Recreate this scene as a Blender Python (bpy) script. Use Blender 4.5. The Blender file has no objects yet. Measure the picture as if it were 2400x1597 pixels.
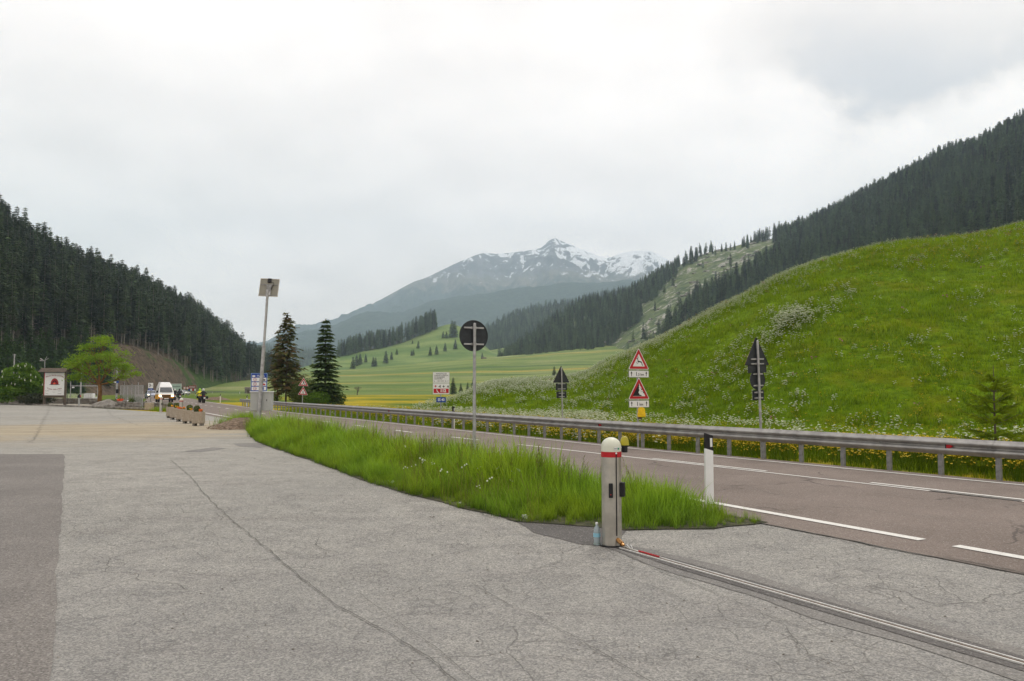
import bpy, bmesh, math, random
import numpy as np
from mathutils import Vector, Matrix
R = math.radians
sc = bpy.context.scene
col = sc.collection
random.seed(4)
rng = np.random.default_rng(4)

# ---------------------------------------------------------------- camera
CH = 1.65                      # eye height above the parking lot
FPX = 1867.0                   # 28 mm lens on a 36 mm frame
PITCH = math.atan((913 - 798.5) / FPX)
cam = bpy.data.cameras.new('camera'); camo = bpy.data.objects.new('camera', cam)
col.objects.link(camo); sc.camera = camo
cam.lens = 28.0; cam.sensor_width = 36.0
cam.clip_start = 0.05; cam.clip_end = 30000
camo.location = (0, 0, CH); camo.rotation_euler = (math.pi / 2 + PITCH, 0, 0)

# ---------------------------------------------------------------- world
SUN_EL, SUN_AZ = R(56), R(25)          # azimuth clockwise from +Y
w = bpy.data.worlds.new('World'); sc.world = w; w.use_nodes = True
nt = w.node_tree; N = nt.nodes; L = nt.links
N.clear()
def wn(t, **k):
    n = N.new(t)
    for a, b in k.items(): setattr(n, a, b)
    return n
def wmath(op, a, b=None, c=None, clamp=False):
    n = wn('ShaderNodeMath', operation=op, use_clamp=clamp)
    for i, v in enumerate((a, b, c)):
        if v is None: continue
        if isinstance(v, (int, float)): n.inputs[i].default_value = v
        else: L.new(v, n.inputs[i])
    return n.outputs[0]
def wramp(v, lo, hi, a=0.0, b=1.0):
    n = wn('ShaderNodeMapRange', interpolation_type='SMOOTHSTEP')
    L.new(v, n.inputs[0])
    for i, x in enumerate((lo, hi, a, b)): n.inputs[i + 1].default_value = x
    return n.outputs[0]
out = wn('ShaderNodeOutputWorld'); bg = wn('ShaderNodeBackground')
bg.inputs[1].default_value = 0.1
sky = wn('ShaderNodeTexSky', sky_type='NISHITA'); sky.sun_disc = False
sky.sun_elevation = SUN_EL; sky.sun_rotation = SUN_AZ; sky.air_density = 1.6; sky.dust_density = 3.0
tc = wn('ShaderNodeTexCoord'); sep = wn('ShaderNodeSeparateXYZ'); L.new(tc.outputs['Generated'], sep.inputs[0])
X, Y, Z = sep.outputs
zc = wmath('MAXIMUM', Z, 0.0)
# cloud layer coordinates: direction projected on a plane overhead
den = wmath('ADD', zc, 0.22)
cu = wmath('DIVIDE', X, den); cv = wmath('DIVIDE', Y, den)
comb = wn('ShaderNodeCombineXYZ'); L.new(cu, comb.inputs[0]); L.new(cv, comb.inputs[1])
def wnoise(scale, det, rough, src, loc=(0, 0, 0)):
    m = wn('ShaderNodeMapping'); m.inputs['Location'].default_value = loc; L.new(src, m.inputs[0])
    n = wn('ShaderNodeTexNoise'); n.inputs['Scale'].default_value = scale
    n.inputs['Detail'].default_value = det; n.inputs['Roughness'].default_value = rough
    L.new(m.outputs[0], n.inputs['Vector']); return n.outputs[0]
n1 = wnoise(0.9, 6, 0.5, comb.outputs[0], (3.1, 0.7, 0))
n2 = wnoise(3.2, 6, 0.55, comb.outputs[0], (0.4, 5.7, 0))
base = wramp(n1, 0.34, 0.66, 0.87, 1.01)
base = wmath('ADD', base, wramp(n2, 0.32, 0.68, -0.065, 0.045))
# overcast luminance gradient: brighter towards the zenith (CIE overcast), dimmer at the horizon
grad = wmath('ADD', 1.10, wmath('MULTIPLY', zc, 0.20))
lum = wmath('MULTIPLY', base, grad)
# brighter veil where the sun stands behind the clouds
sd = (math.sin(SUN_AZ) * math.cos(SUN_EL), math.cos(SUN_AZ) * math.cos(SUN_EL), math.sin(SUN_EL))
dot = wn('ShaderNodeVectorMath', operation='DOT_PRODUCT'); L.new(tc.outputs['Generated'], dot.inputs[0]); dot.inputs[1].default_value = sd
glow = wmath('MULTIPLY', wmath('POWER', wmath('MAXIMUM', dot.outputs['Value'], 0.0), 3.0), 0.22)
lum = wmath('ADD', lum, glow)
# one darker rain cloud low over the right-hand mountains
ys = wmath('MAXIMUM', Y, 0.08)
u = wmath('DIVIDE', X, ys); v = wmath('DIVIDE', Z, ys)
n3 = wnoise(5.5, 8, 0.55, tc.outputs['Generated'], (1.2, 0.3, 0.9))
n4 = wnoise(17.0, 6, 0.6, tc.outputs['Generated'], (0, 0, 0))
edge = wramp(u, 0.44, 0.72, 0.335, 0.405)
dv = wmath('SUBTRACT', v, edge)
dv = wmath('ADD', dv, wmath('MULTIPLY', wmath('SUBTRACT', n3, 0.5), 0.30))
dv = wmath('ADD', dv, wmath('MULTIPLY', wmath('SUBTRACT', n4, 0.5), 0.14))
m1 = wramp(dv, -0.012, 0.070)
m2 = wramp(wmath('ADD', u, wmath('MULTIPLY', wmath('SUBTRACT', n3, 0.5), 0.3)), 0.24, 0.40)
m3 = wramp(v, 0.38, 0.56, 1.0, 0.40)
m4 = wramp(Y, 0.1, 0.4)
dark = wmath('MULTIPLY', wmath('MULTIPLY', m1, m2), wmath('MULTIPLY', m3, m4))
lum = wmath('MULTIPLY', lum, wmath('SUBTRACT', 1.0, wmath('MULTIPLY', dark, 0.38)))
tint = wn('ShaderNodeMix', data_type='RGBA'); L.new(wramp(lum, 0.62, 1.0), tint.inputs['Factor'])
tint.inputs[6].default_value = (1.0, 0.980, 1.01, 1); tint.inputs[7].default_value = (1.085, 0.992, 0.925, 1)
cl = wn('ShaderNodeVectorMath', operation='SCALE'); L.new(tint.outputs[2], cl.inputs[0]); L.new(wmath('MULTIPLY', lum, 9.9), cl.inputs['Scale'])
mixs = wn('ShaderNodeMix', data_type='RGBA'); mixs.inputs['Factor'].default_value = 0.93
L.new(sky.outputs[0], mixs.inputs[6]); L.new(cl.outputs[0], mixs.inputs[7])
L.new(mixs.outputs[2], bg.inputs[0]); L.new(bg.outputs[0], out.inputs[0])

sun = bpy.data.lights.new('sun', 'SUN'); sun.energy = 1.1; sun.angle = R(14); sun.color = (1.0, 0.97, 0.92)
suno = bpy.data.objects.new('sun', sun); col.objects.link(suno)
suno.rotation_euler = Vector(sd).to_track_quat('Z', 'Y').to_euler(); suno.location = (0, 0, 60)

sc.view_settings.view_transform = 'Standard'; sc.view_settings.look = 'None'
sc.view_settings.exposure = 0.1; sc.view_settings.gamma = 1.0; sc.view_settings.use_curve_mapping = False
sc.render.engine = 'CYCLES'
cy = sc.cycles
cy.use_denoising = True
try: cy.denoiser = 'OPENIMAGEDENOISE'
except Exception: pass
cy.max_bounces = 6; cy.diffuse_bounces = 3; cy.glossy_bounces = 2; cy.transmission_bounces = 4
cy.transparent_max_bounces = 8; cy.volume_bounces = 1; cy.use_adaptive_sampling = True; cy.adaptive_threshold = 0.015
cy.caustics_reflective = False; cy.caustics_refractive = False

# ---------------------------------------------------------------- survey helpers (photo pixel -> place)
cp, sp_ = math.cos(PITCH), math.sin(PITCH)
def ray(px, py):
    a = (px - 1200) / FPX; b = -(py - 798.5) / FPX
    return (a, cp - sp_ * b, sp_ + cp * b)
def G(px, py, z=0.0):
    d = ray(px, py); t = (z - CH) / d[2]
    return (d[0] * t, d[1] * t)
def D(px, py, y):
    d = ray(px, py); t = y / d[1]
    return (d[0] * t, y, CH + d[2] * t)
def XatY(px, y):                       # x of a low object seen at column px, y metres out
    return (px - 1200) / FPX * y * 1.0
def proj(p):
    p = np.asarray(p, float); x, y, z = p[..., 0], p[..., 1], p[..., 2] - CH
    f = y * cp + z * sp_; up = -y * sp_ + z * cp
    f = np.where(f < 0.1, 0.1, f)
    return 1200 + FPX * x / f, 798.5 - FPX * up / f
def inpoly(px, py, poly):
    px = np.asarray(px); py = np.asarray(py); r = np.zeros(px.shape, bool); n = len(poly)
    for i in range(n):
        x1, y1 = poly[i]; x2, y2 = poly[(i + 1) % n]
        c = (y1 > py) != (y2 > py)
        r ^= c & (px < (x2 - x1) * (py - y1) / ((y2 - y1) if y2 != y1 else 1e-9) + x1)
    return r

def _hash(ix, iy, s):
    h = (ix.astype(np.int64) * 374761393 + iy.astype(np.int64) * 668265263 + s * 974634777) & 0xffffffff
    h = ((h ^ (h >> 13)) * 1274126177) & 0xffffffff
    return ((h ^ (h >> 16)) & 0xffff) / 65535.0
def vnoise(x, y, s=0):
    x = np.asarray(x, float); y = np.asarray(y, float)
    ix = np.floor(x); iy = np.floor(y); fx = x - ix; fy = y - iy
    fx = fx * fx * (3 - 2 * fx); fy = fy * fy * (3 - 2 * fy)
    a = _hash(ix, iy, s); b = _hash(ix + 1, iy, s); c = _hash(ix, iy + 1, s); d = _hash(ix + 1, iy + 1, s)
    return (a + (b - a) * fx) * (1 - fy) + (c + (d - c) * fx) * fy
def fbm(x, y, s=0, o=4, g=0.5):
    r = 0; a = 1; t = 0
    for i in range(o):
        r = r + a * (vnoise(x * 2 ** i, y * 2 ** i, s + i * 7) - 0.5); t += a; a *= g
    return r / t * 2

# ---------------------------------------------------------------- tags
def tag(o, label=None, cat=None, group=None, kind=None):
    if label: o['label'] = label
    if cat: o['category'] = cat
    if group: o['group'] = group
    if kind: o['kind'] = kind
    return o
def empty(name, loc=(0, 0, 0), rz=0.0, label=None, cat=None, group=None):
    o = bpy.data.objects.new(name, None); col.objects.link(o); o.empty_display_size = 0.2
    o.location = loc; o.rotation_euler = (0, 0, rz)
    return tag(o, label, cat, group)
def copy_tree(o, parent=None):
    c = o.copy(); col.objects.link(c); c.parent = parent
    for ch in o.children: copy_tree(ch, c)
    return c

# ---------------------------------------------------------------- materials
class M:
    def __init__(s, name, rough=0.8, metal=0.0, spec=0.3):
        s.m = bpy.data.materials.new(name); s.m.use_nodes = True
        s.t = s.m.node_tree; s.n = s.t.nodes; s.l = s.t.links
        s.b = s.n['Principled BSDF']; s.b.inputs['Roughness'].default_value = rough
        s.b.inputs['Metallic'].default_value = metal
        s.b.inputs['Specular IOR Level'].default_value = spec
        s._pos = None
    def pos(s):
        if s._pos is None:
            s._pos = s.n.new('ShaderNodeNewGeometry').outputs['Position']
        return s._pos
    def obj(s):
        return s.n.new('ShaderNodeTexCoord').outputs['Object']
    def setin(s, sock, v):
        if isinstance(v, (int, float)): sock.default_value = v
        elif isinstance(v, tuple): sock.default_value = v if len(v) == 4 or sock.type == 'VECTOR' else v + (1,)
        else: s.l.new(v, sock)
    def noise(s, scale, det=4, rough=0.55, dist=0.0, src=None, sc3=None):
        n = s.n.new('ShaderNodeTexNoise'); n.inputs['Scale'].default_value = scale
        n.inputs['Detail'].default_value = det; n.inputs['Roughness'].default_value = rough
        n.inputs['Distortion'].default_value = dist
        src = src or s.pos()
        if sc3:
            mp = s.n.new('ShaderNodeMapping'); mp.inputs['Scale'].default_value = sc3; s.l.new(src, mp.inputs[0]); src = mp.outputs[0]
        s.l.new(src, n.inputs['Vector']); return n.outputs[0]
    def voro(s, scale, feature='F1', src=None, out='Distance', rnd=1.0):
        n = s.n.new('ShaderNodeTexVoronoi'); n.feature = feature; n.inputs['Scale'].default_value = scale
        n.inputs['Randomness'].default_value = rnd
        s.l.new(src or s.pos(), n.inputs['Vector']); return n.outputs[out]
    def ramp(s, v, lo, hi, a=0.0, b=1.0, smooth=True):
        n = s.n.new('ShaderNodeMapRange'); n.interpolation_type = 'SMOOTHSTEP' if smooth else 'LINEAR'
        s.setin(n.inputs[0], v)
        for i, x in enumerate((lo, hi, a, b)): s.setin(n.inputs[i + 1], x)
        return n.outputs[0]
    def math(s, op, a, b=None, clamp=False):
        n = s.n.new('ShaderNodeMath'); n.operation = op; n.use_clamp = clamp
        s.setin(n.inputs[0], a)
        if b is not None: s.setin(n.inputs[1], b)
        return n.outputs[0]
    def mix(s, f, a, b, mode='MIX'):
        n = s.n.new('ShaderNodeMix'); n.data_type = 'RGBA'; n.blend_type = mode
        s.setin(n.inputs['Factor'], f); s.setin(n.inputs[6], a); s.setin(n.inputs[7], b)
        return n.outputs[2]
    def sep(s, v=None):
        n = s.n.new('ShaderNodeSeparateXYZ'); s.l.new(v or s.pos(), n.inputs[0]); return n.outputs
    def rnd(s):
        return s.n.new('ShaderNodeObjectInfo').outputs['Random']
    def attr(s, name, out='Fac'):
        n = s.n.new('ShaderNodeAttribute'); n.attribute_name = name; return n.outputs[out]
    def color(s, v): s.setin(s.b.inputs['Base Color'], v); return s
    def rough(s, v): s.setin(s.b.inputs['Roughness'], v); return s
    def bump(s, h, strength=0.4, dist=0.02):
        n = s.n.new('ShaderNodeBump'); n.inputs['Strength'].default_value = strength; n.inputs['Distance'].default_value = dist
        s.l.new(h, n.inputs['Height']); s.l.new(n.outputs[0], s.b.inputs['Normal']); return s
    def translucent(s, colr, f=0.3):
        tr = s.n.new('ShaderNodeBsdfTranslucent'); s.setin(tr.inputs[0], colr)
        mx = s.n.new('ShaderNodeMixShader'); mx.inputs[0].default_value = f
        s.l.new(s.b.outputs[0], mx.inputs[1]); s.l.new(tr.outputs[0], mx.inputs[2])
        s.l.new(mx.outputs[0], s.n['Material Output'].inputs[0]); return s
def rgb(r, g, b): return (r, g, b, 1.0)
def plain(name, c, rough=0.6, metal=0.0, var=0.12, scale=6.0, spec=0.3):
    m = M(name, rough, metal, spec)
    n = m.noise(scale, 5, 0.6, src=m.obj())
    lo = tuple(x * (1 - var) for x in c[:3]) + (1,); hi = tuple(min(1, x * (1 + var)) for x in c[:3]) + (1,)
    m.color(m.mix(m.ramp(n, 0.3, 0.7), lo, hi)); m.rough(m.ramp(n, 0.3, 0.7, rough * 0.85, min(1, rough * 1.12)))
    return m.m

MAT = {}
MAT['galv'] = plain('galvanised_steel', (0.38, 0.38, 0.38), 0.5, 0.6, 0.22, 7)
MAT['rail'] = plain('guard_rail_steel', (0.33, 0.32, 0.305), 0.42, 0.75, 0.22, 3.5)
MAT['post'] = plain('rail_post_steel', (0.24, 0.24, 0.235), 0.6, 0.4, 0.3, 9)
MAT['alu'] = plain('brushed_aluminium', (0.47, 0.45, 0.40), 0.33, 0.75, 0.14, 5)
MAT['cream'] = plain('cream_cap', (0.62, 0.63, 0.52), 0.4, 0, 0.04, 4)
MAT['black'] = plain('black_plastic', (0.012, 0.012, 0.014), 0.45, 0, 0.2, 8)
MAT['signback'] = plain('dark_sign_back', (0.028, 0.032, 0.036), 0.55, 0.1, 0.3, 7)
MAT['red'] = plain('sign_red', (0.42, 0.012, 0.018), 0.45, 0, 0.08, 6)
MAT['white'] = plain('sign_white', (0.72, 0.73, 0.72), 0.45, 0, 0.05, 5)
MAT['ink'] = plain('sign_ink_black', (0.008, 0.008, 0.01), 0.5, 0, 0.1, 5)
MAT['blue'] = plain('sign_blue', (0.006, 0.05, 0.28), 0.45, 0, 0.1, 5)
MAT['yellow'] = plain('signal_yellow', (0.80, 0.52, 0.01), 0.4, 0, 0.08, 12)
MAT['olive'] = plain('olive_yellow_lamp', (0.36, 0.31, 0.02), 0.35, 0, 0.1, 12)
MAT['brass'] = plain('brass', (0.42, 0.22, 0.08), 0.35, 0.8, 0.15, 20)
MAT['wood'] = plain('weathered_wood', (0.11, 0.085, 0.065), 0.85, 0, 0.3, 5)
MAT['cabinet'] = plain('cabinet_grey', (0.40, 0.41, 0.395), 0.5, 0, 0.06, 3)
MAT['rubber'] = plain('tyre_rubber', (0.018, 0.018, 0.018), 0.8, 0, 0.2, 8)
MAT['glass'] = plain('vehicle_glass', (0.06, 0.065, 0.07), 0.08, 0, 0.1, 2, 0.8)
MAT['vanwhite'] = plain('van_white', (0.75, 0.75, 0.74), 0.3, 0, 0.03, 1)
MAT['vanorange'] = plain('van_orange', (0.78, 0.33, 0.012), 0.3, 0, 0.04, 1)
MAT['carblue'] = plain('car_pale_blue', (0.45, 0.48, 0.58), 0.25, 0.2, 0.03, 1)
MAT['leather'] = plain('black_leather', (0.012, 0.013, 0.018), 0.6, 0, 0.2, 6)
MAT['hivis'] = plain('hi_vis_yellow', (0.72, 0.68, 0.02), 0.6, 0, 0.1, 6)
MAT['limegreen'] = plain('lime_green', (0.35, 0.75, 0.03), 0.4, 0, 0.1, 6)
MAT['orange'] = plain('orange_plastic', (0.80, 0.13, 0.04), 0.5, 0, 0.15, 6)
MAT['brownsign'] = plain('sign_brown', (0.22, 0.05, 0.03), 0.5, 0, 0.1, 6)
MAT['greensign'] = plain('sign_pale_green', (0.36, 0.47, 0.42), 0.5, 0, 0.08, 3)
lm = M('lamp_lit'); lm.color(rgb(1, .95, .8)); lm.b.inputs['Emission Color'].default_value = (1, .9, .62, 1); lm.b.inputs['Emission Strength'].default_value = 3.0
MAT['lamp'] = lm.m
cn = M('exposed_aggregate_concrete', 0.9)
v_ = cn.voro(55, src=cn.obj(), out='Color'); n_ = cn.noise(5, 5, src=cn.obj())
g_ = cn.n.new('ShaderNodeSeparateColor'); cn.l.new(v_, g_.inputs[0])
cn.color(cn.mix(cn.ramp(n_, .3, .7), cn.mix(g_.outputs[0], rgb(.20, .165, .12), rgb(.46, .39, .30)), cn.mix(g_.outputs[1], rgb(.26, .21, .16), rgb(.50, .44, .36))))
cn.bump(g_.outputs[0], .5, .01); MAT['aggregate'] = cn.m
st = M('rough_stone', 0.95)
n_ = st.noise(1.6, 8, .65); st.color(st.mix(st.ramp(n_, .3, .7), rgb(.11, .10, .085), rgb(.30, .28, .25))); st.bump(n_, .6, .05); MAT['stone'] = st.m
rk = M('pale_rock', 0.95)
n_ = rk.noise(.35, 8, .65); rk.color(rk.mix(rk.ramp(n_, .3, .7), rgb(.14, .13, .11), rgb(.38, .36, .32))); rk.bump(n_, .6, .4); MAT['rock'] = rk.m
dr = M('loose_dirt', 0.95)
n_ = dr.noise(7, 8, .7); dr.color(dr.mix(dr.ramp(n_, .3, .7), rgb(.075, .05, .032), rgb(.27, .20, .14))); dr.bump(n_, .9, .08); MAT['dirt'] = dr.m

# ---------------------------------------------------------------- mesh builder
class MB:
    def __init__(s): s.v = []; s.f = []; s.mi = []; s.m = 0
    def mat(s, i): s.m = i; return s
    def add(s, vs, fs):
        k = len(s.v); s.v += [tuple(p) for p in vs]; s.f += [tuple(i + k for i in f) for f in fs]; s.mi += [s.m] * len(fs); return s
    def box(s, c, d, rz=0.0, rx=0.0, taper=1.0):
        hx, hy, hz = d[0] / 2, d[1] / 2, d[2] / 2; vs = []
        for z in (-hz, hz):
            t = taper if z > 0 else 1.0
            for x, y in ((-hx, -hy), (hx, -hy), (hx, hy), (-hx, hy)):
                p = Vector((x * t, y * t, z))
                if rx: p = Matrix.Rotation(rx, 3, 'X') @ p
                if rz: p = Matrix.Rotation(rz, 3, 'Z') @ p
                vs.append((p.x + c[0], p.y + c[1], p.z + c[2]))
        return s.add(vs, [(3, 2, 1, 0), (4, 5, 6, 7), (0, 1, 5, 4), (1, 2, 6, 5), (2, 3, 7, 6), (3, 0, 4, 7)])
    def bbox(s, c, d, b=0.02, rz=0.0):
        "bevelled box: chamfered vertical and horizontal edges"
        hx, hy, hz = d[0] / 2, d[1] / 2, d[2] / 2; rings = []
        for z, q in ((-hz, b), (-hz + b, 0), (hz - b, 0), (hz, b)):
            ax, ay = hx - q, hy - q; e = b
            ring = [(-ax + e, -ay), (ax - e, -ay), (ax, -ay + e), (ax, ay - e), (ax - e, ay), (-ax + e, ay), (-ax, ay - e), (-ax, -ay + e)]
            rings.append([(x, y, z) for x, y in ring])
        c_, s_ = math.cos(rz), math.sin(rz); vs = [(x * c_ - y * s_ + c[0], x * s_ + y * c_ + c[1], z + c[2]) for r in rings for x, y, z in r]
        fs = [tuple(range(7, -1, -1)), tuple(range(24, 32))]
        for k in range(3):
            for i in range(8): j = (i + 1) % 8; fs.append((k * 8 + i, k * 8 + j, k * 8 + 8 + j, k * 8 + 8 + i))
        return s.add(vs, fs)
    def tube(s, pts, rad, n=8, cap=True):
        pts = [Vector(p) for p in pts]; rad = rad if isinstance(rad, (list, tuple)) else [rad] * len(pts)
        vs = []; fs = []; prev = None
        for i, p in enumerate(pts):
            d = (pts[min(i + 1, len(pts) - 1)] - pts[max(i - 1, 0)])
            d = d.normalized() if d.length > 1e-9 else Vector((0, 0, 1))
            a = prev if prev is not None and abs(prev.dot(d)) < 0.98 else (Vector((1, 0, 0)) if abs(d.x) < 0.9 else Vector((0, 1, 0)))
            a = (a - d * a.dot(d)).normalized(); b = d.cross(a); prev = a
            for k in range(n):
                t = 2 * math.pi * k / n; vs.append(p + (a * math.cos(t) + b * math.sin(t)) * rad[i])
        for i in range(len(pts) - 1):
            for k in range(n):
                j = (k + 1) % n; fs.append((i * n + k, i * n + j, i * n + n + j, i * n + n + k))
        if cap: fs.append(tuple(range(n - 1, -1, -1))); fs.append(tuple((len(pts) - 1) * n + k for k in range(n)))
        return s.add(vs, fs)
    def lathe(s, prof, n=24, c=(0, 0, 0), axis='Z'):
        vs = []; fs = []
        for r, z in prof:
            for k in range(n):
                t = 2 * math.pi * k / n
                if axis == 'Z': vs.append((c[0] + r * math.cos(t), c[1] + r * math.sin(t), c[2] + z))
                elif axis == 'Y': vs.append((c[0] + r * math.cos(t), c[1] + z, c[2] - r * math.sin(t)))
                else: vs.append((c[0] + z, c[1] + r * math.cos(t), c[2] + r * math.sin(t)))
        for i in range(len(prof) - 1):
            for k in range(n): j = (k + 1) % n; fs.append((i * n + k, i * n + j, i * n + n + j, i * n + n + k))
        fs.append(tuple(range(n - 1, -1, -1))); fs.append(tuple((len(prof) - 1) * n + k for k in range(n)))
        return s.add(vs, fs)
    def prism(s, poly, y0, y1):
        "polygon in the XZ plane (counter-clockwise seen from -Y), from y0 (front) to y1 (back)"
        n = len(poly); vs = [(x, y0, z) for x, z in poly] + [(x, y1, z) for x, z in poly]
        fs = [tuple(range(n)), tuple(range(2 * n - 1, n - 1, -1))] + [(i, n + i, n + (i + 1) % n, (i + 1) % n) for i in range(n)]
        return s.add(vs, fs)
    def build(s, name, mats, parent=None, smooth=False, loc=None, **k):
        me = bpy.data.meshes.new(name); me.from_pydata(s.v, [], s.f)
        mats = mats if isinstance(mats, (list, tuple)) else [mats]
        for m in mats: me.materials.append(MAT[m] if isinstance(m, str) else m)
        if len(mats) > 1: me.polygons.foreach_set('material_index', s.mi)
        me.update()
        if smooth:
            me.polygons.foreach_set('use_smooth', [True] * len(me.polygons))
            try: me.set_sharp_from_angle(angle=R(35))
            except Exception: pass
        o = bpy.data.objects.new(name, me); col.objects.link(o)
        if parent is not None: o.parent = parent
        if loc is not None: o.location = loc
        return tag(o, **k)
def npmesh(name, v, f, mats, smooth=False, attrs=None):
    "v (n,3) array, f (m,k) int array"
    me = bpy.data.meshes.new(name); v = np.asarray(v, np.float32); f = np.asarray(f, np.int32); k = f.shape[1]
    me.vertices.add(len(v)); me.vertices.foreach_set('co', v.ravel())
    me.loops.add(f.size); me.loops.foreach_set('vertex_index', f.ravel())
    me.polygons.add(len(f)); me.polygons.foreach_set('loop_start', np.arange(0, f.size, k, dtype=np.int32))
    for m in mats: me.materials.append(MAT[m] if isinstance(m, str) else m)
    me.update(calc_edges=True)
    me.polygons.foreach_set('use_smooth', np.full(len(f), smooth))
    for nm, arr in (attrs or {}).items():
        a = me.attributes.new(nm, 'FLOAT', 'POINT'); a.data.foreach_set('value', np.asarray(arr, np.float32))
    return me
def link(name, me, parent=None, loc=(0, 0, 0), rz=0.0, **k):
    o = bpy.data.objects.new(name, me); col.objects.link(o); o.location = loc; o.rotation_euler = (0, 0, rz)
    if parent is not None: o.parent = parent
    return tag(o, **k)

def scatter(name, protos, pts, scl, rz, label=None, tilt=None, idx=None, kind='stuff'):
    "one object of kind stuff: geometry-node copies of the proto objects at the given points"
    n = len(pts); me = bpy.data.meshes.new(name); me.vertices.add(n); me.vertices.foreach_set('co', np.asarray(pts, np.float32).ravel())
    for nm, arr in (('sc', scl), ('rz', rz), ('tl', tilt if tilt is not None else np.zeros(n))):
        a = me.attributes.new(nm, 'FLOAT', 'POINT'); a.data.foreach_set('value', np.asarray(arr, np.float32))
    a = me.attributes.new('ix', 'INT', 'POINT')
    a.data.foreach_set('value', (rng.integers(0, len(protos), n) if idx is None else np.asarray(idx)).astype(np.int32))
    o = bpy.data.objects.new(name, me); col.objects.link(o); tag(o, label, None, None, kind)
    g = bpy.data.node_groups.new(name, 'GeometryNodeTree')
    g.interface.new_socket('Geometry', in_out='INPUT', socket_type='NodeSocketGeometry')
    g.interface.new_socket('Geometry', in_out='OUTPUT', socket_type='NodeSocketGeometry')
    nn = g.nodes; gi = nn.new('NodeGroupInput'); go = nn.new('NodeGroupOutput')
    iop = nn.new('GeometryNodeInstanceOnPoints'); jall = nn.new('GeometryNodeJoinGeometry')
    for pr in protos:
        j = nn.new('GeometryNodeJoinGeometry')
        for ob in (pr if isinstance(pr, (list, tuple)) else [pr]):
            oi = nn.new('GeometryNodeObjectInfo'); oi.transform_space = 'ORIGINAL'; oi.inputs['Object'].default_value = ob
            g.links.new(oi.outputs['Geometry'], j.inputs[0])
        gt = nn.new('GeometryNodeGeometryToInstance'); g.links.new(j.outputs[0], gt.inputs[0]); g.links.new(gt.outputs[0], jall.inputs[0])
    def na(nm, t='FLOAT'):
        x = nn.new('GeometryNodeInputNamedAttribute'); x.data_type = t; x.inputs['Name'].default_value = nm
        return [q for q in x.outputs if q.enabled and q.name == 'Attribute'][0]
    cx_ = nn.new('ShaderNodeCombineXYZ'); g.links.new(na('tl'), cx_.inputs[0]); g.links.new(na('rz'), cx_.inputs[2])
    g.links.new(gi.outputs[0], iop.inputs['Points']); g.links.new(jall.outputs[0], iop.inputs['Instance'])
    iop.inputs['Pick Instance'].default_value = True; g.links.new(na('ix', 'INT'), iop.inputs['Instance Index'])
    g.links.new(cx_.outputs[0], iop.inputs['Rotation']); g.links.new(na('sc'), iop.inputs['Scale'])
    g.links.new(iop.outputs[0], go.inputs[0])
    md = o.modifiers.new('scatter', 'NODES'); md.node_group = g
    return o

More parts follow.
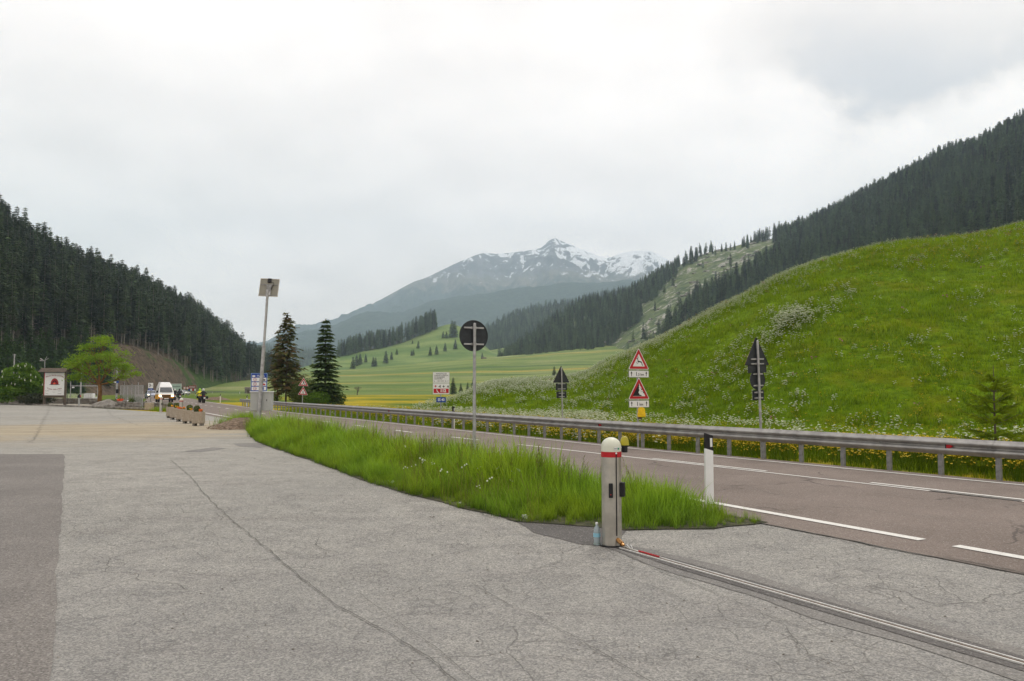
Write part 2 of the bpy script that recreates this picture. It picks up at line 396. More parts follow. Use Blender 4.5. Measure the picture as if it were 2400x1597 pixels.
def catmull(P, t):
    "P (n,k) control points, t in [0,n-1]"
    P = np.asarray(P, float); n = len(P); t = np.clip(np.asarray(t, float), 0, n - 1 - 1e-9); i = np.floor(t).astype(int); f = (t - i)[:, None]
    g = lambda j: P[np.clip(j, 0, n - 1)]
    p0, p1, p2, p3 = g(i - 1), g(i), g(i + 1), g(i + 2)
    return 0.5 * (2 * p1 + (p2 - p0) * f + (2 * p0 - 5 * p1 + 4 * p2 - p3) * f ** 2 + (3 * p1 - p0 - 3 * p2 + p3) * f ** 3)
class Loft:
    "terrain sheet through rows of surveyed 3D control points; rows share their number of points"
    def __init__(s, rows, nu, segs, noise=0.0, nscale=50.0, seed=1, bulge=None, ridged=0.0):
        rows = [np.array(r, float) for r in rows]
        t = np.linspace(0, len(rows[0]) - 1, nu); rr = [catmull(r, t) for r in rows]
        out = []; vv = []
        for k in range(len(rr) - 1):
            m = segs[k]; b = (bulge or [0] * 9)[k]
            for j in range(m):
                f = j / m; p = rr[k] * (1 - f) + rr[k + 1] * f
                p[:, 2] += b * (rr[k + 1][:, 2] - rr[k][:, 2]) * f * (1 - f)
                out.append(p); vv.append(k + f)
        out.append(rr[-1]); vv.append(len(rr) - 1)
        s.P = np.array(out); s.v = np.array(vv)
        if noise:
            n = fbm(s.P[..., 0] / nscale, s.P[..., 1] / nscale, seed, 5)
            s.P[..., 2] += n * noise * np.clip(s.v, 0, 1)[:, None]
        if ridged:
            n = 1 - np.abs(fbm(s.P[..., 0] / nscale, s.P[..., 1] / nscale / 1.6, seed + 50, 5, 0.55)) * 2
            s.P[..., 2] += (n - 0.6) * ridged * np.sin(np.clip(s.v / (len(rr) - 1.0), 0, 1) * math.pi)[:, None]
    def mesh(s, name, mats, smooth=True):
        nv, nu = s.P.shape[:2]; a = np.arange(nv * nu).reshape(nv, nu)
        f = np.stack([a[:-1, :-1], a[:-1, 1:], a[1:, 1:], a[1:, :-1]], -1).reshape(-1, 4)
        return npmesh(name, s.P.reshape(-1, 3), f, mats, smooth)
    def sample(s, n, seed=0, vmax=None, vmin=0.0):
        r = np.random.default_rng(seed); P = s.P
        a = np.linalg.norm(np.cross(P[1:, :-1] - P[:-1, :-1], P[:-1, 1:] - P[:-1, :-1]), axis=-1)
        ok = (s.v[:-1] >= vmin) & (s.v[:-1] < (vmax if vmax is not None else 99)); a = a * ok[:, None]
        c = np.cumsum(a.ravel()); k = np.searchsorted(c, r.random(n) * c[-1]); i, j = np.unravel_index(k, a.shape)
        f = r.random(n)[:, None]; g = r.random(n)[:, None]
        p = (P[i, j] * (1 - f) + P[i, j + 1] * f) * (1 - g) + (P[i + 1, j] * (1 - f) + P[i + 1, j + 1] * f) * g
        return p
    def at_pixel(s, px, py, vmin=0, vmax=99):
        a, b = proj(s.P); d = (a - px) ** 2 + (b - py) ** 2
        d = np.where((s.v[:, None] >= vmin) & (s.v[:, None] <= vmax), d, 1e12)
        i, j = np.unravel_index(np.argmin(d), d.shape); return s.P[i, j]
def thin(p, dist):
    "drop points closer than dist (grid hashing)"
    seen = {}; keep = []
    for i, q in enumerate(p):
        k = (int(q[0] // dist), int(q[1] // dist))
        if k in seen: continue
        seen[k] = 1; keep.append(i)
    return p[keep]
# ================================================================ SETTING
DV = np.array((-0.48, 0.8773)); NV = np.array((0.8773, 0.48))     # along the road / across it to the right
def rd(s, n): return (s * DV[0] + n * NV[0], s * DV[1] + n * NV[1])
def lerp(tab): xs, ys = zip(*tab); return lambda s: float(np.interp(s, xs, ys))
n_seam = lerp([(-30, 7.45), (15, 7.45), (100, 7.4), (118, 8.1)])
n_near = lerp([(-30, 8.2), (15, 8.15), (60, 8.0), (90, 8.3), (118, 9.2)])
n_mid = lerp([(-30, 12.5), (0, 12.45), (7, 12.25), (14, 11.95), (27, 11.35), (45, 11.2), (62, 11.25), (85, 11.8), (118, 13.0)])
n_far = lerp([(-30, 14.7), (6, 14.45), (18, 13.65), (30, 13.55), (60, 13.35), (83, 14.0), (118, 15.4)])
n_rail = lerp([(-30, 15.2), (6, 14.95), (18, 14.1), (30, 14.0), (60, 13.8), (83, 14.5), (95, 15.0)])
FAR = [(-52.5, 126), (-65, 150), (-82, 182), (-100, 220), (-124, 280), (-130, 340), (-108, 392), (-60, 430), (0, 450), (90, 460)]   # road centre beyond the long curve

# ---- meadow / valley floor (continues to the horizon)
ys = np.concatenate([np.linspace(-400, 0, 9)[:-1], np.linspace(0, 120, 41)[:-1], np.linspace(120, 1500, 140)[:-1], np.linspace(1500, 7300, 12)])
xs = np.concatenate([np.linspace(-6000, -700, 8)[:-1], np.linspace(-700, 900, 200)[:-1], np.linspace(900, 6000, 8)])
XX, YY = np.meshgrid(xs, ys)
def meadow_z(x, y):
    r = np.clip((y - 330) / 570, 0, 2.2)
    t = np.clip(24 + (x + 185) * 0.09, 3, 60)
    z = -0.07 + r * t
    z += fbm(x / 90, y / 130, 5, 3) * np.clip((y - 350) / 400, 0, 1) * 3.5
    z += -0.22 * np.clip((y - 16) / 12, 0, 1) * np.clip((x + 20) / 30, 0, 1)
    return z
ZZ = meadow_z(XX, YY)
nv, nu = XX.shape; a = np.arange(nv * nu).reshape(nv, nu)
F = np.stack([a[:-1, :-1], a[:-1, 1:], a[1:, 1:], a[1:, :-1]], -1).reshape(-1, 4)
mm = M('meadow', 0.95, spec=0.1)
px_, py_, pz_ = mm.sep()
big = mm.noise(1.0, 5, .6, sc3=(.012, .03, .01)); streak = mm.noise(1.0, 6, .65, .8, sc3=(.010, .026, .02)); fine = mm.noise(1.3, 6, .7)
fine2 = mm.noise(.25, 5, .7)
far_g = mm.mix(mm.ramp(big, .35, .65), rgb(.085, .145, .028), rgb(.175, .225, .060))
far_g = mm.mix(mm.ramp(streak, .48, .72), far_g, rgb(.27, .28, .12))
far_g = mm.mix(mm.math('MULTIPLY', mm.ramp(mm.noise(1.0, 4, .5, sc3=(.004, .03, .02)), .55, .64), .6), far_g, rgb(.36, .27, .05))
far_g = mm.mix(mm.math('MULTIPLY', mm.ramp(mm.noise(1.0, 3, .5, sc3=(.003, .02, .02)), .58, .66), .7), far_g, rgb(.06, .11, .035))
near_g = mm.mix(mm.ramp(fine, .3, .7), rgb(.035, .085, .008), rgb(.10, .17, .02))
yel = mm.ramp(mm.noise(1.0, 7, .7, .6, sc3=(.03, .06, .05)), .42, .56)
yel = mm.math('MULTIPLY', yel, mm.ramp(fine2, .25, .60, .35, 1))
yel = mm.math('MULTIPLY', yel, mm.ramp(px_, -62, -30, .15, 1.0))
near_y = mm.mix(yel, near_g, rgb(.42, .31, .008))
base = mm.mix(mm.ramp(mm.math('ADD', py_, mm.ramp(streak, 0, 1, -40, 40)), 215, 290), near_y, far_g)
base = mm.mix(mm.ramp(fine, .62, .72, 0, .35), base, rgb(.45, .46, .34))
mm.color(base); mm.bump(fine, .7, .25)
link('meadow', npmesh('meadow', np.stack([XX, YY, ZZ], -1).reshape(-1, 3), F, [mm.m], True), kind='structure')

# ---- parking lot
al = M('old_asphalt', 0.93, spec=0.2)
px_, py_, pz_ = al.sep()
agg = al.voro(95, out='Color'); sc_ = al.n.new('ShaderNodeSeparateColor'); al.l.new(agg, sc_.inputs[0])
agg2 = al.noise(38, 6, .75); mid = al.noise(2.2, 6, .65); lo = al.noise(.16, 4, .55); streaky = al.noise(1, 5, .6, sc3=(.25, 1.3, 1))
c = al.mix(al.ramp(lo, .3, .7), rgb(.240, .238, .218), rgb(.312, .305, .278))
c = al.mix(al.ramp(mid, .38, .66, 0, .55), c, rgb(.192, .190, .180))
c = al.mix(al.ramp(streaky, .52, .68, 0, .35), c, rgb(.215, .205, .19))
c = al.mix(al.ramp(sc_.outputs[0], .0, 1., 0, 1), al.mix(1.0, c, rgb(.60, .60, .61), 'MULTIPLY'), al.mix(1.0, c, rgb(1.40, 1.38, 1.36), 'MULTIPLY'))
c = al.mix(al.ramp(al.noise(16, 5, .75), .35, .68), al.mix(1.0, c, rgb(1.13, 1.12, 1.11), 'MULTIPLY'), al.mix(1.0, c, rgb(.84, .84, .85), 'MULTIPLY'))
c = al.mix(al.ramp(sc_.outputs[1], .90, .97, 0, .5), c, rgb(.55, .52, .48))
c = al.mix(al.ramp(agg2, .60, .74, 0, .6), c, rgb(.09, .088, .085))
# worn, blonder surface towards the far right; cooler and darker wheel-worn surface near the camera
side = al.math('ADD', al.math('MULTIPLY', px_, .83), al.math('MULTIPLY', py_, .56))
near = al.ramp(py_, 4.0, 11.0, 1, 0)
c = al.mix(al.math('MULTIPLY', near, .34), c, rgb(.20, .197, .195))
warm = al.math('MULTIPLY', al.ramp(py_, 9, 26, 0, 1), .35)
c = al.mix(warm, c, rgb(.36, .345, .30))
# clay dust dragged over the surface in front of the flower tubs
dx = al.math('MULTIPLY', al.math('ADD', px_, 16.0), .125); dy = al.math('MULTIPLY', al.math('ADD', py_, -33.5), .13)
dd = al.math('ADD', al.math('MULTIPLY', dx, dx), al.math('MULTIPLY', dy, dy))
dd = al.math('ADD', al.math('SQRT', dd), al.math('MULTIPLY', al.math('SUBTRACT', al.noise(1, 8, .7, .8, sc3=(.22, .30, 1)), .5), 2.6))
c = al.mix(al.ramp(dd, .35, 1.35, .68, 0), c, al.mix(al.ramp(streaky, .35, .65), rgb(.33, .265, .165), rgb(.43, .355, .235)))
trk = al.ramp(al.noise(1, 5, .6, 1.2, sc3=(.10, .8, 1)), .57, .64, 0, .5)
c = al.mix(al.math('MULTIPLY', trk, al.ramp(py_, 18, 28)), c, rgb(.22, .185, .14))
# crazing: voronoi cell borders bent by noise, only where the surface is tired
wv = al.n.new('ShaderNodeVectorMath'); wv.operation = 'ADD'
nz = al.n.new('ShaderNodeTexNoise'); nz.inputs['Scale'].default_value = 1.8; nz.inputs['Detail'].default_value = 3; al.l.new(al.pos(), nz.inputs['Vector'])
s1 = al.n.new('ShaderNodeVectorMath'); s1.operation = 'SCALE'; s1.inputs['Scale'].default_value = .30; al.l.new(nz.outputs['Color'], s1.inputs[0])
al.l.new(al.pos(), wv.inputs[0]); al.l.new(s1.outputs[0], wv.inputs[1])
ce = al.voro(1.15, 'DISTANCE_TO_EDGE', wv.outputs[0]); ce2 = al.voro(3.0, 'DISTANCE_TO_EDGE', wv.outputs[0])
tired = al.ramp(al.noise(.35, 4, .55), .45, .60)
cr = al.math('MULTIPLY', al.ramp(ce, .002, .010, .8, 0), tired)
cr2 = al.math('MULTIPLY', al.ramp(ce2, .004, .024, .6, 0), al.math('MULTIPLY', al.ramp(al.noise(.7, 4, .6, src=wv.outputs[0]), .44, .58), al.ramp(side, -1.0, 4.5, .45, 1)))
ce3 = al.voro(7.5, 'DISTANCE_TO_EDGE', wv.outputs[0]); cr3 = al.math('MULTIPLY', al.ramp(ce3, .01, .05, .5, 0), al.ramp(al.noise(1.1, 4, .6), .50, .62))
crk = al.math('MULTIPLY', al.math('MAXIMUM', cr3, al.math('MAXIMUM', cr, cr2)), al.ramp(agg2, .3, .55, .45, 1))
c = al.mix(al.math('MULTIPLY', crk, .75), c, rgb(.085, .08, .075))
al.color(c)
al.bump(al.math('SUBTRACT', al.math('ADD', sc_.outputs[0], agg2), al.math('MULTIPLY', crk, 3.0)), .55, .006)
mb = MB()
lot = [(-95, 100), (-95, -14)] + [rd(-26, 7.7), rd(-10, 7.7), rd(15, 7.7), rd(40, 7.7), rd(60, 7.7)] + [(-25.5, 58.2), (-40.5, 74.5), (-56.6, 88)]
lot_o = MB().add([(x, y, 0) for x, y in lot[::1]], [tuple(range(len(lot)))]).build('parking_lot', al.m, kind='structure')

def sheet(name, poly, z, mat, sub=0.0, seed=0, kind='structure'):
    "flat patch with a slightly irregular outline"
    pts = []
    for i, (x, y) in enumerate(poly):
        x2, y2 = poly[(i + 1) % len(poly)]; d = math.hypot(x2 - x, y2 - y); n = max(1, int(d / 0.18)) if sub else 1
        for k in range(n):
            f = k / n; X_ = x + (x2 - x) * f; Y_ = y + (y2 - y) * f
            pts.append((X_ + sub * float(fbm(X_ * 2.3, Y_ * 2.3, seed, 3)), Y_ + sub * float(fbm(X_ * 2.3 + 9, Y_ * 2.3, seed + 3, 3)), z))
    return MB().add(pts, [tuple(range(len(pts)))]).build(name, mat, kind=kind)
def asphalt(name, a, b, crack=0.0, sp=.30):
    m = M(name, 0.93, spec=0.2); v = m.voro(90, out='Color'); s = m.n.new('ShaderNodeSeparateColor'); m.l.new(v, s.inputs[0])
    n = m.noise(.45, 6, .65); n2 = m.noise(40, 5, .7); n3 = m.noise(1, 5, .6, sc3=(.5, .5, 1))
    c = m.mix(m.ramp(n, .3, .7), a, b)
    c = m.mix(m.ramp(s.outputs[0], 0, 1), m.mix(1., c, rgb(1 - sp, 1 - sp, 1 - sp), 'MULTIPLY'), m.mix(1., c, rgb(1 + sp, 1 + sp, 1 + sp), 'MULTIPLY'))
    c = m.mix(m.ramp(s.outputs[1], .93, .98, 0, .5), c, rgb(.42, .40, .37))
    c = m.mix(m.ramp(n2, .62, .74, 0, .5), c, rgb(.06, .055, .05))
    if crack:
        wv = m.n.new('ShaderNodeVectorMath'); wv.operation = 'ADD'; nz = m.n.new('ShaderNodeTexNoise'); nz.inputs['Scale'].default_value = 1.6
        s1 = m.n.new('ShaderNodeVectorMath'); s1.operation = 'SCALE'; s1.inputs['Scale'].default_value = .9
        m.l.new(m.pos(), nz.inputs['Vector']); m.l.new(nz.outputs['Color'], s1.inputs[0]); m.l.new(m.pos(), wv.inputs[0]); m.l.new(s1.outputs[0], wv.inputs[1])
        ce = m.voro(.32, 'DISTANCE_TO_EDGE', wv.outputs[0])
        cr = m.math('MULTIPLY', m.ramp(ce, .003, .014, crack, 0), m.ramp(n3, .48, .58))
        c = m.mix(cr, c, rgb(.07, .06, .055))
    m.color(c); m.bump(s.outputs[0], .45, .005); return m.m
MAT['mauve'] = asphalt('mauve_asphalt', rgb(.150, .138, .128), rgb(.196, .182, .167))
MAT['tar'] = asphalt('fresh_tar', rgb(.090, .085, .082), rgb(.130, .122, .116), sp=.22)
MAT['patchgrey'] = asphalt('patched_asphalt', rgb(.165, .158, .150), rgb(.215, .205, .190), sp=.22)
MAT['road'] = asphalt('reddish_porphyry_asphalt', rgb(.160, .131, .113), rgb(.208, .171, .149), .7, sp=.2)
pt = [G(150, 1065), G(152, 1090), G(147, 1150), G(146, 1185), G(141, 1230), G(134, 1340), G(125, 1450), G(119, 1520), G(113, 1620), (-1.9, 2.5), (-1.9, -6), (-40, -6), (-30, G(0, 1065)[1])]
sheet('asphalt_patch', pt, .004, 'mauve', .035, 3)
# darker tar apron beside the grass verge, and the strip in which the ground track is set
sheet('tar_apron', [G(1209, 1222), G(1252, 1250), G(1300, 1262), G(1360, 1277), G(1412, 1280), G(1452, 1262), G(1470, 1243), G(1400, 1228), G(1300, 1222)], .004, 'tar', .02, 5)
TRK = [G(1455, 1286), G(1612, 1336), G(1824, 1399), G(2036, 1455), G(2249, 1514), G(2400, 1559)]
T0 = np.array(TRK[0]); T1 = np.array(TRK[-1]); TD = (T1 - T0) / np.linalg.norm(T1 - T0); TN = np.array((-TD[1], TD[0]))
def tk(t, n): p = T0 + TD * t + TN * n; return (p[0], p[1])
LT = 7.6
outer = [tk(-.15, -.10), tk(.5, -.20), tk(1.2, -.27), tk(2.0, -.23), tk(2.7, -.31), tk(3.4, -.27), tk(4.2, -.33), tk(LT, -.3), tk(LT, .3), tk(4.4, .30), tk(3.3, .31), tk(2.2, .27), tk(1.4, .34), tk(.7, .30), tk(.2, .22), tk(-.1, .15)]
sheet('track_patch_old', outer, .004, 'patchgrey', .035, 8)
inner = [tk(-.05, -.05), tk(1, -.12), tk(3, -.13), tk(LT, -.13), tk(LT, .14), tk(3, .14), tk(1, .13), tk(-.05, .07)]
sheet('track_patch_new', inner, .008, 'tar', .012, 9)
sheet('tub_patch', [(-13.2, 39.4), (-11.3, 39.0), (-10.9, 41.0), (-12.8, 44.5), (-15.0, 47.5), (-16.3, 46.5), (-14.5, 42.5)], .004, 'patchgrey', .1, 12)
sheet('verge_patch', [G(545, 1040), G(600, 1039), G(640, 1045), G(612, 1050), G(560, 1047)], .004, 'patchgrey', .05, 13)
sheet('oil_stain', [G(420, 1060), G(500, 1049), G(530, 1052), G(470, 1060)], .004, 'patchgrey', .12, 14)

# cracks: ribbons of dark open joint
MAT['crackm'] = plain('open_crack', (.10, .095, .085), .95, 0, .3, 9)
def crack(name, pix, w=.012, amp=.05, seed=0, ground=None):
    w *= .55 if name == 'asphalt_crack' else .8
    pts = [G(*p) for p in pix] if ground is None else ground; line = []
    for i in range(len(pts) - 1):
        a_, b_ = np.array(pts[i]), np.array(pts[i + 1]); d = np.linalg.norm(b_ - a_); n = max(2, int(d / .07))
        for k in range(n): line.append(a_ + (b_ - a_) * k / n)
    line.append(np.array(pts[-1])); line = np.array(line)
    line[:, 0] += amp * fbm(line[:, 0] * 1.7, line[:, 1] * 1.7, seed, 5, .7); line[:, 1] += amp * fbm(line[:, 0] * 1.7 + 5, line[:, 1] * 1.7, seed + 9, 5, .7)
    tn = np.gradient(line, axis=0); tn /= np.linalg.norm(tn, axis=1)[:, None] + 1e-9; nn_ = np.stack([-tn[:, 1], tn[:, 0]], 1)
    ww = w * (.45 + 1.0 * vnoise(np.arange(len(line)) * .6, np.zeros(len(line)), seed)); ww[0] = ww[-1] = .001
    Lp = line + nn_ * ww[:, None] / 2; Rp = line - nn_ * ww[:, None] / 2; m = len(line)
    z = np.full((m, 1), .012); v = np.concatenate([np.hstack([Lp, z]), np.hstack([Rp, z])]); i = np.arange(m - 1)
    link(name, npmesh(name, v, np.stack([i + m, i + 1 + m, i + 1, i], 1), ['crackm']), kind='structure')
crack('asphalt_crack', [(1411, 1284), (1290, 1325), (1190, 1352), (1105, 1370), (1010, 1377), (930, 1391), (850, 1400)], .009, .02, 1)
crack('asphalt_crack', [(1105, 1370), (1190, 1418), (1250, 1442), (1330, 1488), (1420, 1540), (1520, 1600), (1700, 1720)], .009, .02, 2)
crack('asphalt_crack', [(842, 1392), (905, 1440), (960, 1480), (1020, 1520), (1120, 1600), (1220, 1680)], .007, .03, 3)
crack('asphalt_crack', [(1440, 1290), (1560, 1345), (1700, 1402), (1830, 1455), (1960, 1500), (2150, 1560), (2400, 1640)], .009, .03, 4)
crack('asphalt_crack', [(696, 1346), (740, 1382), (800, 1427), (900, 1482), (960, 1515), (1030, 1562), (1080, 1600), (1200, 1690)], .016, .05, 5)
crack('asphalt_crack', [(400, 1080), (450, 1120), (475, 1155), (515, 1195), (560, 1235), (640, 1300), (700, 1348)], .016, .05, 6)
crack('asphalt_crack', [(745, 1262), (738, 1278), (752, 1289), (790, 1296)], .014, .05, 7)
crack('asphalt_crack', [(118, 955), (106, 978), (95, 1000), (82, 1028), (70, 1040)], .03, .30, 8)
crack('asphalt_crack', [(0, 1066), (80, 1067), (150, 1066), (330, 1071), (420, 1074)], .02, .06, 9)
crack('asphalt_crack', [(250, 958), (262, 975), (330, 1000)], .03, .15, 10)
crack('asphalt_crack', [(1000, 1198), (1100, 1222), (1180, 1238), (1250, 1262), (1330, 1285)], .008, .06, 11)
crack('asphalt_crack', [(820, 1282), (900, 1290), (1000, 1300), (1090, 1302), (1180, 1318)], .007, .08, 12)
crack('asphalt_crack', [(1500, 1362), (1600, 1410), (1750, 1425), (1850, 1470), (1900, 1540), (2050, 1600)], .008, .12, 13)
crack('asphalt_crack', [(1250, 1442), (1400, 1440), (1550, 1470), (1700, 1460), (1850, 1470)], .007, .14, 14)
crack('asphalt_crack', [(1150, 1560), (1300, 1540), (1450, 1555), (1600, 1530), (1760, 1560), (1950, 1530)], .008, .14, 15)
crack('seam_crack', None, .03, .05, 21, ground=[rd(s, 7.45) for s in (-6, -2, 2, 5, 8, 11, 13.5)])
crack('seam_crack', None, .02, .04, 22, ground=[rd(s, 7.52) for s in (-6, -2, 2, 5)])
crack('asphalt_crack', None, .014, .25, 23, ground=[rd(s, n) for s, n in ((-4, 9.9), (0, 9.7), (4, 9.9), (8, 9.6), (11, 9.9), (15, 9.5))])
crack('asphalt_crack', None, .012, .25, 24, ground=[rd(s, n) for s, n in ((9, 9.7), (11, 10.5), (16, 10.6))])

# ---- road
def ribbon(name, tab, mat, z, close=False):
    v = [(x, y, z) for pr in tab for x, y in pr]; n = len(tab)
    f = [(2 * i, 2 * i + 1, 2 * i + 3, 2 * i + 2) for i in range(n - 1)]
    return MB().add(v, f).build(name, mat, kind='structure')
SS = [x for x in np.arange(-30, 118.1, 4)]
def offs(P, d):
    P = np.array(P, float); t = np.gradient(P, axis=0); t /= np.linalg.norm(t, axis=1)[:, None]; return P + np.stack([t[:, 1], -t[:, 0]], 1) * d
FC = catmull(np.array(FAR), np.linspace(0, len(FAR) - 1, 60))
fl, fr = offs(FC, -3.9), offs(FC, 3.4)
tab = [(rd(s, n_seam(s)), rd(s, n_far(s) + .45)) for s in SS] + [(tuple(a_), tuple(b_)) for a_, b_ in zip(fl[4:], fr[4:])]
ribbon('road', tab, 'road', .006)
pw = M('road_paint', .8); n_ = pw.noise(30, 6, .7); n2 = pw.noise(2.5, 4, .6)
pw.color(pw.mix(pw.math('MULTIPLY', pw.ramp(n_, .50, .68), pw.ramp(n2, .35, .65, .25, 1)), rgb(.66, .65, .61), rgb(.28, .24, .22))); MAT['paint'] = pw.m
def line(fn, s0, s1, w, dn=0.0, step=2.0):
    n = max(2, int(abs(s1 - s0) / step) + 1); tt = np.linspace(s0, s1, n)
    ribbon('road_marking', [(rd(s, fn(s) + dn - w / 2), rd(s, fn(s) + dn + w / 2)) for s in tt], 'paint', .013)
s_of = lambda px, py: float(np.dot(G(px, py), DV))
line(n_near, s_of(2190, 1264), 118, .15)
for k in range(4): a_ = s_of(2266, 1278) - k * 2.6; line(n_near, a_ - 1.35, a_, .15)
line(n_far, -30, 118, .12)
sA, sB = s_of(1193, 1044), s_of(1652, 1091)
line(n_mid, sB - .6, sA, .10, -.0)                # solid line ...
line(n_mid, s_of(2223, 1148), -30, .11, .0)
line(n_mid, sB - .6, s_of(2223, 1148) - 1.4, .08, -.01)
line(n_mid, sB - 1.6, s_of(1507, 1077), .09, .20)    # ... with a short second stripe beside it
line(n_mid, s_of(2500, 1190), s_of(2051, 1132), .10, .20)
k = sA + 2.5
while k < 118: line(n_mid, k, k + 1.9, .13); k += 5.3
for d in (-3.3, 2.9, 0.0):
    e1, e2 = offs(FC, d - .07), offs(FC, d + .07)
    if d: ribbon('road_marking', [(tuple(a_), tuple(b_)) for a_, b_ in zip(e1[4:], e2[4:])], 'paint', .013)
    else:
        for i in range(4, 34, 2): ribbon('road_marking', [(tuple(e1[i]), tuple(e2[i])), (tuple(e1[i + 1]), tuple(e2[i + 1]))], 'paint', .013)
# blond clay smears left by tyres where lot and verge meet
dst = M('clay_dust', .97); n_ = dst.noise(3, 6, .6); dst.color(dst.mix(dst.ramp(n_, .3, .7), rgb(.36, .30, .20), rgb(.46, .39, .28))); MAT['dust'] = dst.m

# ---- near flowery hill behind the guard rail
crest = [(965, 962, 60), (1015, 956, 62), (1065, 938, 66), (1120, 919, 71), (1180, 907, 76), (1250, 901, 80), (1325, 896, 80), (1380, 882, 78), (1430, 855, 75), (1528, 812, 69), (1600, 778, 66), (1680, 735, 65), (1760, 697, 65), (1833, 655, 66), (1935, 613, 68), (2010, 590, 70), (2088, 573, 72), (2190, 562, 76), (2292, 551, 80), (2400, 523, 82), (2600, 470, 88), (2900, 400, 95), (3400, 300, 105), (4200, 200, 120)]
foot = [(960, 968, None), (1010, 969, None), (1060, 970, None), (1120, 971, None), (1180, 972, None), (1250, 973, None), (1325, 975, None), (1380, 976, None), (1430, 978, None), (1528, 983, None), (1600, 987, None), (1680, 991, None), (1760, 996, None), (1833, 1000, None), (1935, 1003, None), (2010, 1004, None), (2088, 1006, None), (2190, 1008, None), (2292, 1010, None), (2400, 1012, None), (2600, 1016, None), (2900, 1022, None), (3400, 1030, None), (4200, 1040, None)]
Fp = [G(x, y, -.22) + (-.26,) for x, y, _ in foot]; Cp = [D(*c) for c in crest]
B1 = [(c[0] + (c[0] - f[0]) * .12 + .6, c[1] + 9, c[2] + .35 + .04 * c[2]) for f, c in zip(Fp, Cp)]
B2 = [(c[0] + 2, c[1] + 26, max(-.3, c[2] * .72 - .5)) for c in Cp]; B3 = [(c[0] + 4, c[1] + 60, -.6) for c in Cp]
F0 = [(f[0], f[1] - 1.2, -.45) for f in Fp]
hillA = Loft([F0, Fp, Cp, B1, B2, B3], 220, [1, 44, 8, 8, 8], bulge=[0, .38, .1, 0, 0], noise=.30, nscale=7, seed=11)
hm = M('flower_meadow', .95, spec=.1)
hx, hy, hz = hm.sep()
f1 = hm.noise(2.8, 7, .72); f2 = hm.noise(.32, 6, .62, .4); f3 = hm.noise(.09, 4, .55, .3)
c = hm.mix(hm.ramp(f1, .32, .68), rgb(.062, .120, .001), rgb(.185, .295, .001))
c = hm.mix(hm.ramp(f3, .42, .62, 0, .6), c, rgb(.095, .180, .001))
c = hm.mix(hm.math('MULTIPLY', hm.ramp(f2, .50, .66), hm.ramp(hx, 8, 26, .1, .55)), c, rgb(.20, .18, .003))
hm.color(c); hm.bump(hm.noise(1.6, 7, .75), .9, .35); MAT['hillgrass'] = hm.m
link('flower_hill', hillA.mesh('flower_hill', ['hillgrass']), kind='structure')

# ---- right-hand mountainside: forest round a rocky clearing
ridge = [(1171, 846, 1000), (1230, 803, 1050), (1294, 760, 1100), (1355, 729, 1130), (1467, 696, 1180), (1558, 645, 1200), (1630, 604, 1200), (1763, 567, 1150), (1811, 560, 1120), (1905, 530, 1080), (2035, 463, 1020), (2130, 416, 970), (2226, 370, 930), (2302, 351, 890), (2400, 296, 850), (2600, 200, 800), (3000, 60, 760), (3600, -60, 700)]
footB = [(1166, 853, 960), (1200, 855, 930), (1240, 858, 900), (1280, 861, 880), (1330, 867, 840), (1380, 879, 790), (1430, 887, 720), (1500, 891, 640), (1560, 889, 580), (1650, 880, 520), (1780, 875, 450), (1900, 868, 410), (2000, 860, 380), (2100, 850, 350), (2300, 835, 310), (2500, 820, 290), (2900, 800, 260), (3600, 780, 240)]
Rb = [D(*c) for c in ridge]; Fb = [D(*c) for c in footB]
F00 = [(p[0] - 25, p[1] - 90, p[2] - 40) for p in Fb]
R2 = [(p[0] + 60, p[1] + 160, p[2] - 20) for p in Rb]; R3 = [(p[0] + 150, p[1] + 500, p[2] - 160) for p in Rb]
slopeB = Loft([F00, Fb, Rb, R2, R3], 240, [4, 70, 8, 8], bulge=[0, .12, 0, 0], noise=9, nscale=110, seed=21)
ff = M('forest_floor', .95, spec=.1)
n1 = ff.noise(.05, 6, .65); n2 = ff.noise(.010, 4, .6); n3 = ff.noise(.03, 7, .7, .5)
c = ff.mix(ff.ramp(n1, .35, .65), rgb(.050, .080, .028), rgb(.135, .165, .065))
c = ff.mix(ff.ramp(ff.noise(.12, 6, .7), .52, .62, 0, .7), c, rgb(.035, .065, .025))
c = ff.mix(ff.ramp(ff.math('MULTIPLY', ff.math('ADD', n3, ff.noise(.15, 5, .7)), .5), .535, .565), c, ff.mix(ff.ramp(n1, .3, .7), rgb(.20, .19, .16), rgb(.44, .42, .38)))
ff.color(c); ff.bump(n3, 1, 3.0); MAT['ffloor'] = ff.m
link('mountainside', slopeB.mesh('mountainside', ['ffloor']), kind='structure')

